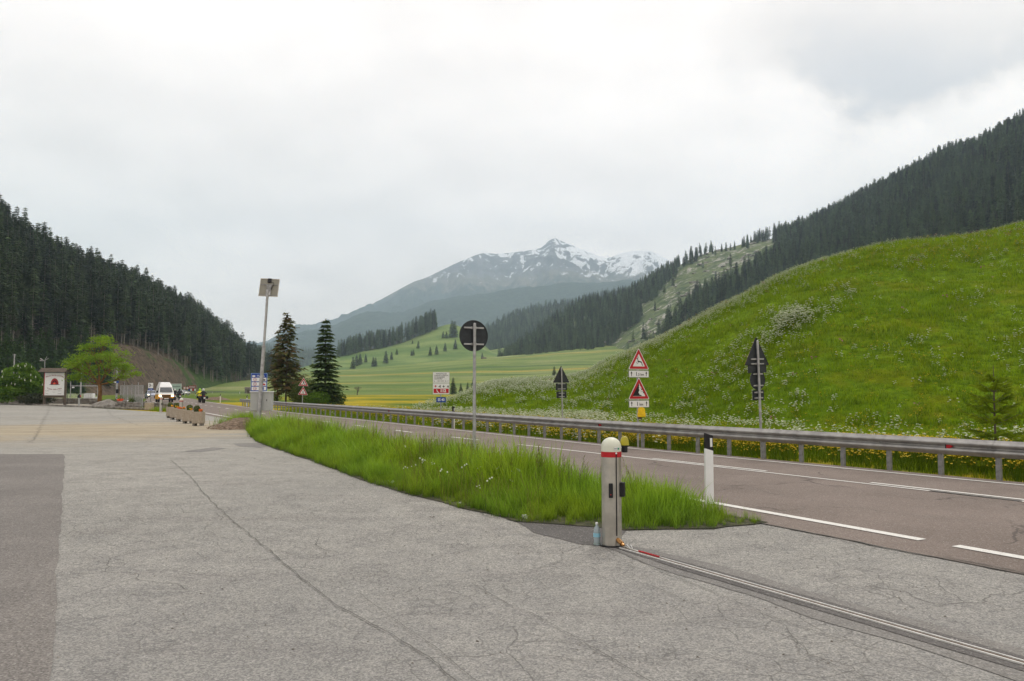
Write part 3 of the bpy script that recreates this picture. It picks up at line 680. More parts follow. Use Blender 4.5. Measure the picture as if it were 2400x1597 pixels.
# ---- farther forested spur, hill with a green meadow, distant flanks, snowy mountain
Rc = [D(*c) for c in [(900, 815, 1900), (1000, 800, 1900), (1060, 790, 1900), (1141, 779, 1900), (1202, 749, 1950), (1284, 724, 2000), (1380, 705, 2100), (1500, 680, 2100), (1700, 640, 2100), (2000, 560, 2100)]]
Fc = [D(*c) for c in [(900, 850, 1350), (1000, 852, 1380), (1060, 848, 1400), (1120, 846, 1400), (1180, 846, 1420), (1240, 842, 1450), (1340, 830, 1500), (1480, 820, 1500), (1650, 800, 1500), (2000, 780, 1500)]]
slopeC = Loft([[(p[0], p[1] - 100, p[2] - 30) for p in Fc], Fc, Rc, [(p[0], p[1] + 400, p[2] - 90) for p in Rc]], 100, [3, 40, 8], noise=10, nscale=160, seed=31)
link('far_spur', slopeC.mesh('far_spur', ['ffloor']), kind='structure')
Rd = [D(*c) for c in [(560, 890, 1000), (620, 880, 1000), (700, 862, 1010), (780, 839, 1050), (830, 828, 1080), (896, 814, 1120), (940, 803, 1150), (976, 789, 1180), (1020, 771, 1200), (1056, 762, 1220), (1083, 772, 1230), (1118, 806, 1200), (1160, 830, 1150), (1300, 845, 1240)]]
Fd = [D(*c) for c in [(560, 895, 760), (620, 892, 770), (700, 884, 780), (760, 878, 820), (816, 869, 860), (870, 864, 890), (930, 858, 910), (985, 854, 930), (1040, 847, 945), (1080, 843, 960), (1120, 839, 970), (1160, 836, 980), (1210, 835, 1000), (1300, 850, 1000)]]
hillD = Loft([[(p[0], p[1] - 60, p[2] - 14) for p in Fd], Fd, Rd, [(p[0] + 10, p[1] + 110, p[2] + 1) for p in Rd], [(p[0], p[1] + 400, p[2] - 110) for p in Rd]], 140, [3, 36, 8, 6], bulge=[0, -.15, 0, 0], noise=3.0, nscale=60, seed=41)
gm = M('far_pasture', .95, spec=.1); n1 = gm.noise(1, 5, .6, sc3=(.01, .02, .05)); n2 = gm.noise(.2, 5, .7)
c = gm.mix(gm.ramp(n1, .35, .65), rgb(.085, .15, .035), rgb(.185, .24, .07)); c = gm.mix(gm.ramp(n2, .5, .75, 0, .4), c, rgb(.05, .09, .03)); gm.color(c); MAT['pasture'] = gm.m
link('pasture_hill', hillD.mesh('pasture_hill', ['pasture']), kind='structure')
Ra = [D(*c) for c in [(500, 850, 2400), (560, 836, 2400), (600, 828, 2400), (640, 822, 2450), (690, 826, 2500), (760, 832, 2500), (840, 845, 2500)]]
flank = Loft([[(p[0], p[1] - 700, max(2, p[2] - 90)) for p in Ra], [(p[0], p[1] - 320, p[2] * .45) for p in Ra], Ra, [(p[0], p[1] + 400, p[2] - 60) for p in Ra]], 60, [6, 16, 6], noise=8, nscale=120, seed=51)
link('far_flank', flank.mesh('far_flank', ['ffloor']), kind='structure')

mtm = M('mountain_rock_and_forest', .95, spec=.1)
mx, my, mz = mtm.sep()
n1 = mtm.noise(.0022, 8, .62, .6); n2 = mtm.noise(.010, 8, .65, .3); n4 = mtm.noise(.035, 5, .7)
geo = mtm.n.new('ShaderNodeNewGeometry'); nsep = mtm.sep(geo.outputs['Normal'])
forest = mtm.mix(mtm.ramp(n4, .35, .65), rgb(.014, .030, .026), rgb(.04, .068, .050))
alp = mtm.mix(mtm.ramp(n2, .38, .62), rgb(.10, .10, .07), rgb(.17, .155, .12))
rock = mtm.mix(mtm.ramp(n2, .4, .6), rgb(.055, .055, .062), rgb(.14, .14, .145))
alt = mtm.math('ADD', mz, mtm.ramp(n2, .3, .7, -60, 60))
c = mtm.mix(mtm.ramp(alt, 690, 790), forest, alp); c = mtm.mix(mtm.ramp(alt, 800, 930), c, rock)
# snow lies in patches and gullies above the tree line, thick on the second summit
gul = mtm.noise(1, 8, .62, 1.4, sc3=(.0100, .0030, .0075))
amt = mtm.math('ADD', mtm.ramp(mx, 100, 1050, .0, .13), mtm.ramp(mz, 780, 1250, -.02, .05))
sn = mtm.ramp(mtm.math('ADD', mtm.math('ADD', mtm.math('MULTIPLY', gul, .62), mtm.math('MULTIPLY', n2, .38)), amt), .576, .586)
sn = mtm.math('MULTIPLY', sn, mtm.ramp(alt, 800, 870))
c = mtm.mix(sn, c, rgb(.80, .82, .84)); mtm.color(c); mtm.bump(n2, 1, 30); MAT['mtn'] = mtm.m
sil = [(560, 812), (620, 803), (688, 779), (740, 773), (776, 759), (851, 725), (915, 690), (967, 662), (999, 651), (1043, 630), (1083, 611), (1130, 594), (1166, 595), (1218, 590), (1258, 584), (1272, 578), (1286, 565), (1302, 559), (1318, 566), (1346, 577), (1378, 590), (1410, 603), (1432, 603), (1466, 592), (1513, 587), (1537, 594), (1557, 604), (1600, 625), (1700, 640), (1900, 650)]
Ri = [D(x, y, 6500 + 250 * math.sin(x * .011)) for x, y in sil]
lowy = [(x, max(y + 8, 772 + (1200 - x) * .02)) for x, y in sil]
Mi = [D(x, y + (lowy[i][1] - y) * .42, 5600) for i, (x, y) in enumerate(sil)]
Li = [D(x, lowy[i][1] + 20, 4300) for i, (x, y) in enumerate(sil)]
Ki = [(p[0], 2900, 0) for p in Li]
mtn = Loft([Ki, Li, Mi, Ri, [(p[0], p[1] + 900, p[2] - 420) for p in Ri]], 420, [8, 34, 44, 10], noise=0, seed=61)
P = mtn.P; vv = mtn.v[:, None]; amp = np.clip((vv - .6) / 1.0, 0, 1) * np.clip((3.0 - vv) / .5, 0, 1)
gl = 1 - np.abs(fbm(P[..., 0] / 330 + P[..., 1] / 1500, P[..., 1] / 1100, 71, 6, .55)) * 2.2
P[..., 2] += (gl - .55) * 120 * amp + fbm(P[..., 0] / 90, P[..., 1] / 140, 73, 4) * 26 * np.clip((vv - 1) / 1.2, 0, 1) * np.clip((3.02 - vv) * 3, .06, 1)
link('snowy_mountain', mtn.mesh('snowy_mountain', ['mtn']), kind='structure')
# darker forested shoulder in front of it
sh = [(500, 830), (580, 822), (640, 806), (700, 782), (776, 764), (851, 733), (939, 729), (1007, 706), (1059, 693), (1130, 686), (1250, 672), (1400, 662), (1550, 655), (1800, 640)]
Rh = [D(x, y + 3, 4300) for x, y in sh]
should = Loft([[(p[0], 2600, 0) for p in Rh], [(p[0], 3400, p[2] * .45) for p in Rh], Rh, [(p[0], 5000, p[2] * .8) for p in Rh]], 260, [6, 26, 8], noise=0)
P = should.P; vv = should.v[:, None]
P[..., 2] += fbm(P[..., 0] / 300, P[..., 1] / 500, 81, 5) * 60 * np.clip(vv * 1.0, 0, 1) * np.clip((2.1 - vv) * 3, .12, 1) + vnoise(P[..., 0] / 14, P[..., 1] / 14, 83) * 9
link('mountain_shoulder', should.mesh('mountain_shoulder', ['mtn']), kind='structure')

# ---- left-hand wooded slope with the bare cutting above the road
gl_f = [(-1500, 960, 60), (-800, 950, 80), (-300, 935, 110), (0, 922, 160), (120, 919, 200), (250, 918, 240), (330, 916, 275), (400, 914, 310), (450, 912, 345), (500, 910, 390), (545, 909, 440), (590, 908, 500), (640, 908, 600), (700, 909, 760)]
gl_c = [(-1500, 880, 75), (-800, 880, 100), (-300, 880, 130), (0, 876, 185), (120, 850, 228), (250, 812, 275), (330, 818, 305), (400, 846, 335), (450, 878, 365), (500, 893, 405), (545, 899, 455), (590, 901, 512), (640, 905, 610), (700, 908, 770)]
gl_r = [(-1500, 100, 220), (-800, 250, 260), (-300, 420, 300), (0, 590, 340), (120, 655, 400), (250, 702, 480), (330, 730, 520), (400, 757, 555), (450, 776, 580), (500, 812, 590), (545, 845, 600), (580, 880, 605), (625, 902, 650), (700, 908, 800)]
gf, gc, gr = [[D(*p) for p in q] for q in (gl_f, gl_c, gl_r)]
slopeG = Loft([[(p[0] + 6, p[1] - 14, -1.2) for p in gf], gf, gc, gr, [(p[0] - 40, p[1] + 120, p[2] - 4) for p in gr], [(p[0] - 160, p[1] + 420, p[2] - 60) for p in gr]], 200, [2, 20, 44, 8, 6], bulge=[0, .1, .12, 0, 0], noise=2.4, nscale=24, seed=91)
lg = M('cutting_slope', .95, spec=.1); gx, gy, gz = lg.sep()
n1 = lg.noise(.09, 7, .65, .4); n2 = lg.noise(.5, 7, .72); n3 = lg.noise(.035, 4, .6)
dirt = lg.mix(lg.ramp(n2, .35, .65), rgb(.060, .045, .032), rgb(.155, .115, .082)); grs = lg.mix(lg.ramp(n2, .3, .7), rgb(.020, .045, .010), rgb(.075, .12, .026))
fl_ = lg.mix(lg.ramp(n2, .3, .7), rgb(.022, .022, .013), rgb(.065, .055, .03))
# bare earth patch (azimuth range of the cutting), grass toward its right end
az = lg.math('DIVIDE', gx, gy)
bare = lg.math('MULTIPLY', lg.ramp(az, -.56, -.52), lg.ramp(lg.math('ADD', az, lg.ramp(n1, .3, .7, -.035, .035)), -.425, -.395, 1, 0))
c = lg.mix(lg.math('MULTIPLY', bare, lg.ramp(n1, .58, .66, 1, .15)), grs, dirt)
c = lg.mix(lg.ramp(lg.math('SUBTRACT', gz, lg.math('MULTIPLY', lg.math('ADD', gy, -150), .11)), 4, 9), c, fl_)
c = lg.mix(lg.ramp(gz, 17, 21), c, fl_)
lg.color(c); lg.bump(n2, 1, .8); MAT['lslope'] = lg.m
link('wooded_slope', slopeG.mesh('wooded_slope', ['lslope']), kind='structure')

# ---- haze: one closed box of pale air
hz = bpy.data.materials.new('haze_air'); hz.use_nodes = True; hz.node_tree.nodes.clear()
ho = hz.node_tree.nodes.new('ShaderNodeOutputMaterial'); hv = hz.node_tree.nodes.new('ShaderNodeVolumePrincipled')
hv.inputs['Color'].default_value = (.67, .84, 1.0, 1); hv.inputs['Density'].default_value = 0.000138; hv.inputs['Anisotropy'].default_value = .2
hv.inputs['Density Attribute'].default_value = ''; hv.inputs['Temperature Attribute'].default_value = ''
hz.node_tree.links.new(hv.outputs[0], ho.inputs['Volume'])
MB().box((0, 3460, 755), (13000, 8000, 1630)).build('haze', hz, kind='stuff')
# ================================================================ VEGETATION
def leafmat(name, lo, hi, tr=.25, var=.35, brown=None, nsc=.6):
    m = M(name, .75, spec=.15)
    o = m.rnd(); n = m.noise(nsc, 4, .6)
    c = m.mix(m.ramp(n, .3, .7), lo, hi)
    c = m.mix(m.ramp(o, 0, 1, 0, 1, False), m.mix(1., c, rgb(1 - var, 1 - var, 1 - var * .8), 'MULTIPLY'), m.mix(1., c, rgb(1 + var, 1 + var * .85, 1 + var * .6), 'MULTIPLY'))
    if brown: c = m.mix(m.ramp(m.noise(nsc * 1.3, 3, .6), .45, .65, 0, .8), c, brown)
    m.color(c); m.translucent(c, tr); return m.m
MAT['spruce'] = leafmat('spruce_needles', rgb(.026, .048, .026), rgb(.085, .125, .058), .2, .6, None, .45)
MAT['spruceb'] = leafmat('mountain_spruce_needles', rgb(.045, .085, .050), rgb(.12, .185, .095), .25, .6, None, .45)  # spruce green made paler so the colour itself carries distance haze
MAT['sprucey'] = leafmat('young_spruce_needles', rgb(.025, .06, .014), rgb(.07, .13, .03), .2, .3)
MAT['larch'] = leafmat('larch_needles', rgb(.060, .105, .045), rgb(.12, .185, .075), .2, .3)
MAT['sprucebrown'] = leafmat('browned_spruce_needles', rgb(.060, .080, .022), rgb(.13, .15, .044), .3, .1, rgb(.19, .10, .055), 1.0)
MAT['sprucetier'] = leafmat('tiered_spruce_needles', rgb(.032, .062, .018), rgb(.085, .135, .034), .3, .1, None, 1.5)
MAT['sapling'] = leafmat('sapling_needles', rgb(.10, .17, .010), rgb(.26, .34, .02), .45, .1, None, 2.5)
MAT['bark'] = plain('conifer_bark', (.10, .078, .062), .95, 0, .35, 2.0)
MAT['barkpale'] = plain('pale_conifer_bark', (.27, .235, .205), .95, 0, .3, 1.2)
MAT['barklichen'] = plain('lichen_covered_bark', (.17, .085, .030), .95, 0, .45, 3.0)
MAT['leaflime'] = leafmat('lime_green_leaves', rgb(.12, .23, .014), rgb(.25, .37, .03), .4, .1, None, 1.2)
MAT['leafchest'] = leafmat('chestnut_leaves', rgb(.055, .13, .012), rgb(.16, .27, .03), .35, .1, None, 1.5)
MAT['leafbush'] = leafmat('bush_leaves', rgb(.045, .08, .018), rgb(.12, .16, .035), .3, .25, None, 1.5)
MAT['leafdark'] = leafmat('dark_bush_leaves', rgb(.020, .034, .012), rgb(.06, .065, .03), .2, .25, None, 1.5)
MAT['petalwhite'] = plain('white_petals', (.56, .60, .44), .8, 0, .15, 20)
MAT['petalyellow'] = plain('yellow_petals', (.58, .43, .006), .8, 0, .15, 8)
MAT['petalpink'] = plain('pink_petals', (.36, .14, .18), .8, 0, .15, 8)

def tris_crown(h, r, base, nw, nb, ncl, seed, droop=.35, size=1.0, power=.8, gap=0.0, upturn=0.0, ragged=.25, spread=.5, zj=0.0):
    g = np.random.default_rng(seed); V = []
    for i in range(nw):
        t = (i + .25 * g.random()) / nw; z = base + (h - base) * t ** .92
        R_ = (r * (1 - t) ** power + .02 * r) * (1 - ragged * g.random())
        nb_ = max(4, int(nb * 1.35 * (1 - .4 * t))); a0 = g.random() * 6.28
        for b in range(nb_):
            a = a0 + 6.283 * (b + .5 * g.random()) / nb_; Rb = R_ * (1 - ragged * g.random() * 1.2)
            o = np.array((math.cos(a), math.sin(a), 0)); sd_ = np.array((-o[1], o[0], 0)); zb_ = (g.random() - .5) * 2 * zj
            m = max(2, int(round(ncl * (.45 + .55 * Rb / r))))
            for c_ in range(m):
                f = .18 + .82 * (c_ + g.random() * .6) / m
                zz = z + zb_ - droop * Rb * f ** 1.3 + upturn * Rb * f ** 3
                sz = size * (.24 * r + .30 * Rb) * (.55 + .6 * g.random()) * (1.1 - .45 * f)
                p = o * Rb * f + sd_ * (g.random() - .5) * sz * spread * 2; p[2] = zz + (g.random() - .5) * sz * .25
                for k in range(2):
                    dr_ = o * (.9 + .3 * g.random()) + sd_ * (g.random() - .5) * 1.6; dr_[2] = -.55 * g.random() - .1 + gap
                    w_ = sd_ * (.62 + .3 * g.random()) + o * (g.random() - .5) * .5; w_[2] = (g.random() - .5) * (.9 - gap * 4)
                    V += [p - w_ * sz * .5, p + w_ * sz * .5, p + dr_ * sz]
    top = h
    for k in range(5):
        a = g.random() * 6.28; q = np.array((math.cos(a), math.sin(a), 0)) * r * .06
        V += [np.array((q[0], q[1], h - .05 * h)), np.array((-q[0], -q[1], h - .05 * h)), np.array((0, 0, top + .01 * h))]
    V = np.array(V); return V, np.arange(len(V)).reshape(-1, 3)
def trunk_mesh(name, h, r, mat, base_br=0, seed=0, crown_base=0):
    g = random.Random(seed); mb = MB()
    mb.tube([(0, 0, -1.2), (0, 0, 0), (.01 * h * g.uniform(-1, 1), 0, h * .5), (0, 0, h * .97)], [r * 1.2, r, r * .62, r * .08], 7)
    for k in range(base_br):   # dead snags on the bare stem
        z = crown_base * g.uniform(.35, 1.0); a = g.uniform(0, 6.28); l_ = g.uniform(.8, 1.8)
        mb.tube([(0, 0, z), (math.cos(a) * l_, math.sin(a) * l_, z - .2 * l_)], [.05, .015], 3)
    o = bpy.data.meshes.new(name); o.from_pydata(mb.v, [], mb.f); o.materials.append(MAT[mat]); return o

# forest kinds: (height, radius, crown base, ...)
KIND = []
def kind(h, r, base, nw, nb, ncl, seed, mat, bark, tr, br=0, **k):
    v, f = tris_crown(h, r, base, nw, nb, ncl, seed, **k)
    KIND.append((npmesh('crown', v, f, [mat]), trunk_mesh('trunk', h, tr, bark, br, seed, base), h))
kind(24, 3.6, 8.5, 20, 7, 4, 1, 'spruce', 'barkpale', .20, 14, power=.62)
kind(26, 3.3, 11., 18, 7, 4, 2, 'spruce', 'barkpale', .20, 18, power=.6, ragged=.4)
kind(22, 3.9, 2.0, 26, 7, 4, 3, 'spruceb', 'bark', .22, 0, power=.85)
kind(23, 3.5, 6.0, 22, 7, 4, 4, 'spruce', 'barkpale', .22, 8, power=.75, ragged=.35)
kind(21, 3.5, 5.0, 18, 6, 4, 5, 'larch', 'barkpale', .22, 6, power=.6, ragged=.5, droop=.15)
kind(10, 2.6, .5, 18, 7, 4, 6, 'sprucey', 'bark', .13, 0, power=.9)

TREES = {}
def plant_tree(p, k, s, rz, label, group, name='spruce_tree', cat='tree'):
    cm, tm, h = KIND[k]; o = empty(name, tuple(p), rz, label, cat, group); o.scale = (s * rng.uniform(.9, 1.12), s * rng.uniform(.9, 1.12), s)
    c = link('crown', cm, o); t = link('trunk', tm, o); TREES.setdefault(k, (c, t)); return o

# candidates on the two forested slopes and on the far spurs ------------------------------------------------
def forest(loft, n, dist, seed, vmin, vmax): return thin(loft.sample(n, seed, vmax, vmin), dist)
clear = [(1820, 548), (1700, 574), (1641, 596), (1592, 618), (1540, 690), (1485, 752), (1440, 800), (1385, 845), (1345, 885), (1450, 890), (1535, 828), (1562, 792), (1592, 745), (1640, 706), (1728, 668), (1780, 628), (1812, 590)]
cand = []
pB = forest(slopeB, 60000, 6.2, 5, 1.0, 3.3)
a, b = proj(pB); jx, jy = 26 * fbm(pB[:, 0] / 40, pB[:, 1] / 40, 3, 3), 20 * fbm(pB[:, 0] / 40, pB[:, 1] / 40, 13, 3)
pB = pB[(~inpoly(a + jx, b + jy, clear) | (rng.random(len(a)) < .014)) & (a > 1120)]
a, b = proj(pB); pB = pB[(a < 2750)]
pC = forest(slopeC, 22000, 9, 6, .8, 2.2)
pFl = forest(flank, 9000, 11, 7, .8, 2.3)
pG = forest(slopeG, 40000, 4.3, 8, 1.0, 4.6)
a, b = proj(pG); pG = pG[(a > -700)]
a, b = proj(pG)
okG = slopeG.P  # trees stand above the cutting; left of it they come down to the foot
hasL = (a < 262)
lineb = np.interp(a, [262, 330, 400, 430, 475, 500, 545, 590, 640], [812, 816, 846, 866, 892, 900, 905, 908, 912])
pG = pG[hasL | (b < lineb)]
a, b = proj(pG); n = len(pG)
crA = lambda px: np.interp(px, [c[0] for c in crest], [c[1] for c in crest])
allT = []
for key, P_ in (('B', pB), ('C', pC), ('F', pFl), ('G', pG)):
    a, b = proj(P_); n = len(P_)
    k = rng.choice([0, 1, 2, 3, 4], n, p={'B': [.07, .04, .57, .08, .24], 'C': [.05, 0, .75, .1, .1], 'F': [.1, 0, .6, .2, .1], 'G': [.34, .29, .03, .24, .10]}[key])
    s = rng.uniform(.58, 1.18, n) * (.95 if key != 'G' else 1.0)
    if key == 'G':
        low = (a < 262) & (b > np.interp(a, [-700, 0, 262], [890, 835, 826])); k = np.where(low, 5, k); s = np.where(low, s * 1.05, s)
        s *= np.interp(P_[:, 1], [150, 300, 500], [.80, .92, .95])
        s = np.where(P_[:, 1] < 240, s * .92, s)
    if key == 'B':
        s *= np.interp(b - np.interp(a, [1171, 1467, 1630, 1811, 2400], [846, 696, 604, 560, 296]), [0, 30], [.8, 1.0])
    top = np.array([KIND[q][2] for q in k]) * s
    ta, tb = proj(P_ + np.stack([0 * top, 0 * top, top], 1))
    vis = (a > -10) & (a < 2410) & (tb > -50)
    if key == 'B': vis &= (tb < crA(a) - 12)
    size = (b - tb)
    for i in range(n): allT.append((key, P_[i], int(k[i]), float(s[i]), bool(vis[i]), float(size[i]), float(a[i])))
# the largest showing ones stand as trees of their own; the rest is forest mass
vis = sorted([t for t in allT if t[4] and t[0] in 'GB'], key=lambda t: -t[5])
def pick(key, n, cell=7):
    "front-most per image column band first, so hidden trees are not chosen"
    out, cnt = [], {}
    for t in sorted([t for t in vis if t[0] == key], key=lambda t: t[1][1]):
        c = int(t[6] // cell)
        if cnt.get(c, 0) >= (3 if key == 'G' else 2): continue
        cnt[c] = cnt.get(c, 0) + 1; out.append(t)
        if len(out) >= n: break
    return out
selG = pick('G', 150, 9); selB = pick('B', 112, 10)
LAB = {0: 'tall spruce with bare pale lower trunk in the wood on the left slope', 1: 'very tall thin spruce with half-bare trunk in the wood on the left slope', 2: 'dense spruce branched to the ground in the wood on the left slope', 3: 'ragged dark spruce in the wood on the left slope', 4: 'lighter green larch standing among the spruces on the left slope', 5: 'young bright green spruce at the foot of the left wood behind the inn sign'}
for t in selG: plant_tree(t[1], t[2], t[3], rng.uniform(0, 6.28), LAB[t[2]], ['spruces of the left wood', 'thin spruces of the left wood', 'dense spruces of the left wood', 'ragged spruces of the left wood', 'larches of the left wood', 'young spruces at the foot of the left wood'][t[2]], 'larch_tree' if t[2] == 4 else 'spruce_tree')
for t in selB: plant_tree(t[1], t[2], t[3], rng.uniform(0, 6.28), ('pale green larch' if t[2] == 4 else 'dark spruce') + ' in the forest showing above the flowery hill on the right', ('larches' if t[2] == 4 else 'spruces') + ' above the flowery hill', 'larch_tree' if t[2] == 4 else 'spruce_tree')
chosen = {id(t) for t in selG + selB}
rest = [t for t in allT if id(t) not in chosen]
protos = [list(TREES[k]) if k in TREES else None for k in range(6)]
for k in range(6):
    if protos[k] is None:
        plant_tree(slopeB.at_pixel(1700 + k * 20, 640), k, .9, 0, 'spruce at the edge of the rocky clearing high on the right mountain', 'spruces beside the clearing'); protos[k] = list(TREES[k])
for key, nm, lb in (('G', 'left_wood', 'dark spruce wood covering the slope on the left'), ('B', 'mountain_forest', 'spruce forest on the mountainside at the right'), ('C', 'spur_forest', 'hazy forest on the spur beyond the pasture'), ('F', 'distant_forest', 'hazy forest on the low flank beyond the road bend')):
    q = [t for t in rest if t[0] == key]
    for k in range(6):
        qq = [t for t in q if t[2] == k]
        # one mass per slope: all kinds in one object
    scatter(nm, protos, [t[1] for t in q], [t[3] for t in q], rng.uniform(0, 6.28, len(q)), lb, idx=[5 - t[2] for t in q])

# ---- trees one can tell apart on the pasture hill and in the valley
lone = [(827, 866, 27, 'first of the clump at the left foot of the pasture hill'), (835, 857, 25, 'behind the clump at the left foot of the pasture hill'), (843, 855, 24, 'in the clump at the left foot of the pasture hill'), (855, 849, 18, 'slim, just right of the clump at the foot of the pasture hill'), (873, 859, 21, 'broad pair, its left tree, on the field edge'), (881, 859, 19, 'broad pair, its right tree, on the field edge'), (905, 853, 27, 'tallest lone one halfway along the field edge'), (919, 845, 17, 'right beside the tallest lone one on the field edge'), (931, 832, 13, 'small round one above the field edge'), (963, 834, 12, 'twin, its left tree, below the middle of the pasture'), (969, 834, 13, 'twin, its right tree, below the middle of the pasture'), (978, 817, 16, 'alone in the middle of the pasture slope'), (1010, 833, 19, 'first of a row of three along the pasture hedge'), (1024, 831, 20, 'second of a row of three along the pasture hedge'), (1042, 824, 18, 'third of a row of three along the pasture hedge'), (1066, 819, 21, 'last one of the hedge, half hidden by the round sign'), (968, 806, 8, 'tiny one high on the pasture slope'), (1038, 794, 15, 'low one left of the tall group near the top of the pasture'), (1045, 794, 15, 'low one touching the tall group near the top of the pasture'), (1059, 792, 36, 'tall one of the group at the top of the pasture'), (1066, 790, 34, 'second tall one of the group at the top of the pasture')]
for i, (x, y, hh, lb) in enumerate(lone):
    p = hillD.at_pixel(x, y, .6, 2.4); H = hh / FPX * p[1]; k = 2
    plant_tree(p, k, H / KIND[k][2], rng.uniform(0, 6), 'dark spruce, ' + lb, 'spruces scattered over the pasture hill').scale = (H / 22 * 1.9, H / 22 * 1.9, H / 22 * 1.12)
pD = hillD.sample(30000, 9, 3.4, 1.93); a, b = proj(pD); pD = pD[(a > 770) & (a < 1021)]; a, b = proj(pD)
gd = np.interp(a, [770, 833, 896, 940, 976, 1021], [839, 828, 814, 803, 789, 771]); pD = thin(pD[b < gd + 2.5], 4.6)
q = len(pD); scatter('hill_wood', protos, pD, np.interp(proj(pD)[0], [770, 830, 1000, 1021], [.85, 1.05, 1.3, 1.25]) * rng.uniform(.85, 1.15, q), rng.uniform(0, 6.28, q), 'dark wood along the top of the pasture hill', idx=rng.choice([3, 3, 2, 1], q))
for (x, y, hh, yy, lb) in [(1062, 925, 41, 250, 'dark spruce beside the emergency-call sign, behind the low flowery mound'), (1080, 922, 27, 262, 'smaller spruce leaning on the one beside the emergency-call sign'), (1110, 921, 42, 245, 'broad dark spruce half hidden behind the round sign pole'), (1096, 921, 30, 250, 'spruce just left of the round sign pole in the valley'), (1299, 893, 33, 420, 'dark spruce in the valley left of the first grey triangle sign'), (1130, 843, 17, 900, 'small spruce beside the field hut')]:
    X_, Y_, z_ = D(x, y, yy); z_ = float(meadow_z(X_, Y_)) if yy < 500 else z_
    H = hh / FPX * yy; plant_tree((X_, Y_, min(z_, float(meadow_z(X_, Y_)) + 1)), 2, 1, i, lb, None).scale = (H / 22 * 1.6, H / 22 * 1.6, H / 22)
# trees along the top edge of the clearing and groves inside it
for (x, y, hh) in [(1655, 598, 12), (1668, 594, 15), (1690, 588, 20), (1700, 586, 22), (1712, 583, 17), (1722, 581, 20), (1742, 577, 26), (1750, 575, 28), (1760, 572, 20), (1775, 570, 18), (1790, 566, 30), (1800, 563, 32), (1816, 560, 40), (1826, 558, 42), (1629, 612, 36), (1618, 618, 44), (1608, 620, 34)]:
    p = slopeB.at_pixel(x, y + 1, 1.4, 2.3); H = hh / FPX * p[1]
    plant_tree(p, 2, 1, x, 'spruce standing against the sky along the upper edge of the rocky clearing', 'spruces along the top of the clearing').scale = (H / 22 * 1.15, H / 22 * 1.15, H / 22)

# ---- the two big spruces, their bushes
def big_conifer(name, px, py, Y_, h, r, label, mat, seed, **k):
    X_ = (px - 1200) / FPX * Y_; z0 = -.07; o = empty(name, (X_, Y_, z0), 0, label, 'tree')
    a = dict(base=h * .1, nw=24, nb=9, ncl=7, size=.42, droop=.25, power=.8); a.update(k)
    v, f = tris_crown(h, r, a.pop('base'), a.pop('nw'), a.pop('nb'), a.pop('ncl'), seed, **a)
    link('crown', npmesh('crown', v, f, [mat]), o); link('trunk', trunk_mesh('trunk', h, .11, 'bark'), o); return o, h
big_conifer('spruce_tree', 671, 948, 86, 9.9, 2.9, 'brownish bushy spruce left of the two work-zone triangles', 'sprucebrown', 101, base=1.6, nw=25, nb=11, ragged=.5, power=.42, size=.5, droop=.15, zj=.5)
big_conifer('spruce_tree', 651, 946, 90, 8.2, 1.6, 'thin half-bare spruce just behind the solar pole', 'sprucebrown', 102, base=2.0, nw=20, ragged=.6, power=.6, size=.7, droop=.15, zj=.5)
big_conifer('spruce_tree', 762, 950, 82, 9.0, 2.5, 'open dark spruce with clear horizontal tiers right of the work-zone triangles', 'sprucetier', 103, base=.5, nw=21, nb=14, ncl=14, size=.50, droop=.16, upturn=.0, power=.62, gap=.05, ragged=.3, spread=1.0, zj=.10)

def leafball(name, c, rx, ry, rz_, n, size, mat, seed, parent=None, hollow=.55, **k):
    g = np.random.default_rng(seed); d = g.normal(size=(n, 3)); d /= np.linalg.norm(d, axis=1)[:, None]
    lump = 1 + .28 * fbm(d[:, 0] * 2.2 + seed, d[:, 1] * 2.2 + d[:, 2] * 1.7, seed, 3)
    rr = (hollow + (1 - hollow) * g.random(n) ** .6) * lump
    p = np.stack([c[0] + d[:, 0] * rx * rr, c[1] + d[:, 1] * ry * rr, c[2] + d[:, 2] * rz_ * rr], 1); p[:, 2] = np.maximum(p[:, 2], c[2] - rz_ * .97)
    return leaves(name, p, size, mat, seed, parent, **k)
def leaves(name, p, size, mat, seed, parent=None, **k):
    g = np.random.default_rng(seed + 1); n = len(p)
    a = g.normal(size=(n, 3)); a[:, 2] *= .5; a /= np.linalg.norm(a, axis=1)[:, None]; b = np.cross(a, g.normal(size=(n, 3))); b /= np.linalg.norm(b, axis=1)[:, None]
    s = (size * (.6 + .8 * g.random(n)))[:, None]
    v = np.stack([p - a * s, p - b * s * .5, p + a * s, p + b * s * .5], 1).reshape(-1, 3)
    return link(name, npmesh(name, v, np.arange(4 * n).reshape(-1, 4), mat if isinstance(mat, list) else [mat]), parent, **k)
def branches(mb, p, d, l, r, depth, g, tips, lean=(0, 0, 0), n=5):
    q = p + d * l + Vector(lean) * l * .2; mid_ = p + (q - p) * .5 + Vector((g.uniform(-1, 1), g.uniform(-1, 1), g.uniform(-.5, .5))) * l * .07
    mb.tube([p, mid_, q], [r, r * .85, r * .68], n, cap=False)
    if depth == 0: tips.append(q); return
    for k in range(g.choice([2, 3, 3])):
        nd = (d + Vector((g.uniform(-1, 1), g.uniform(-1, 1), g.uniform(-.35, .75))) * .85).normalized()
        branches(mb, q, nd, l * g.uniform(.62, .85), r * .62, depth - 1, g, tips, lean, n)
    if depth > 1: tips.append(q)

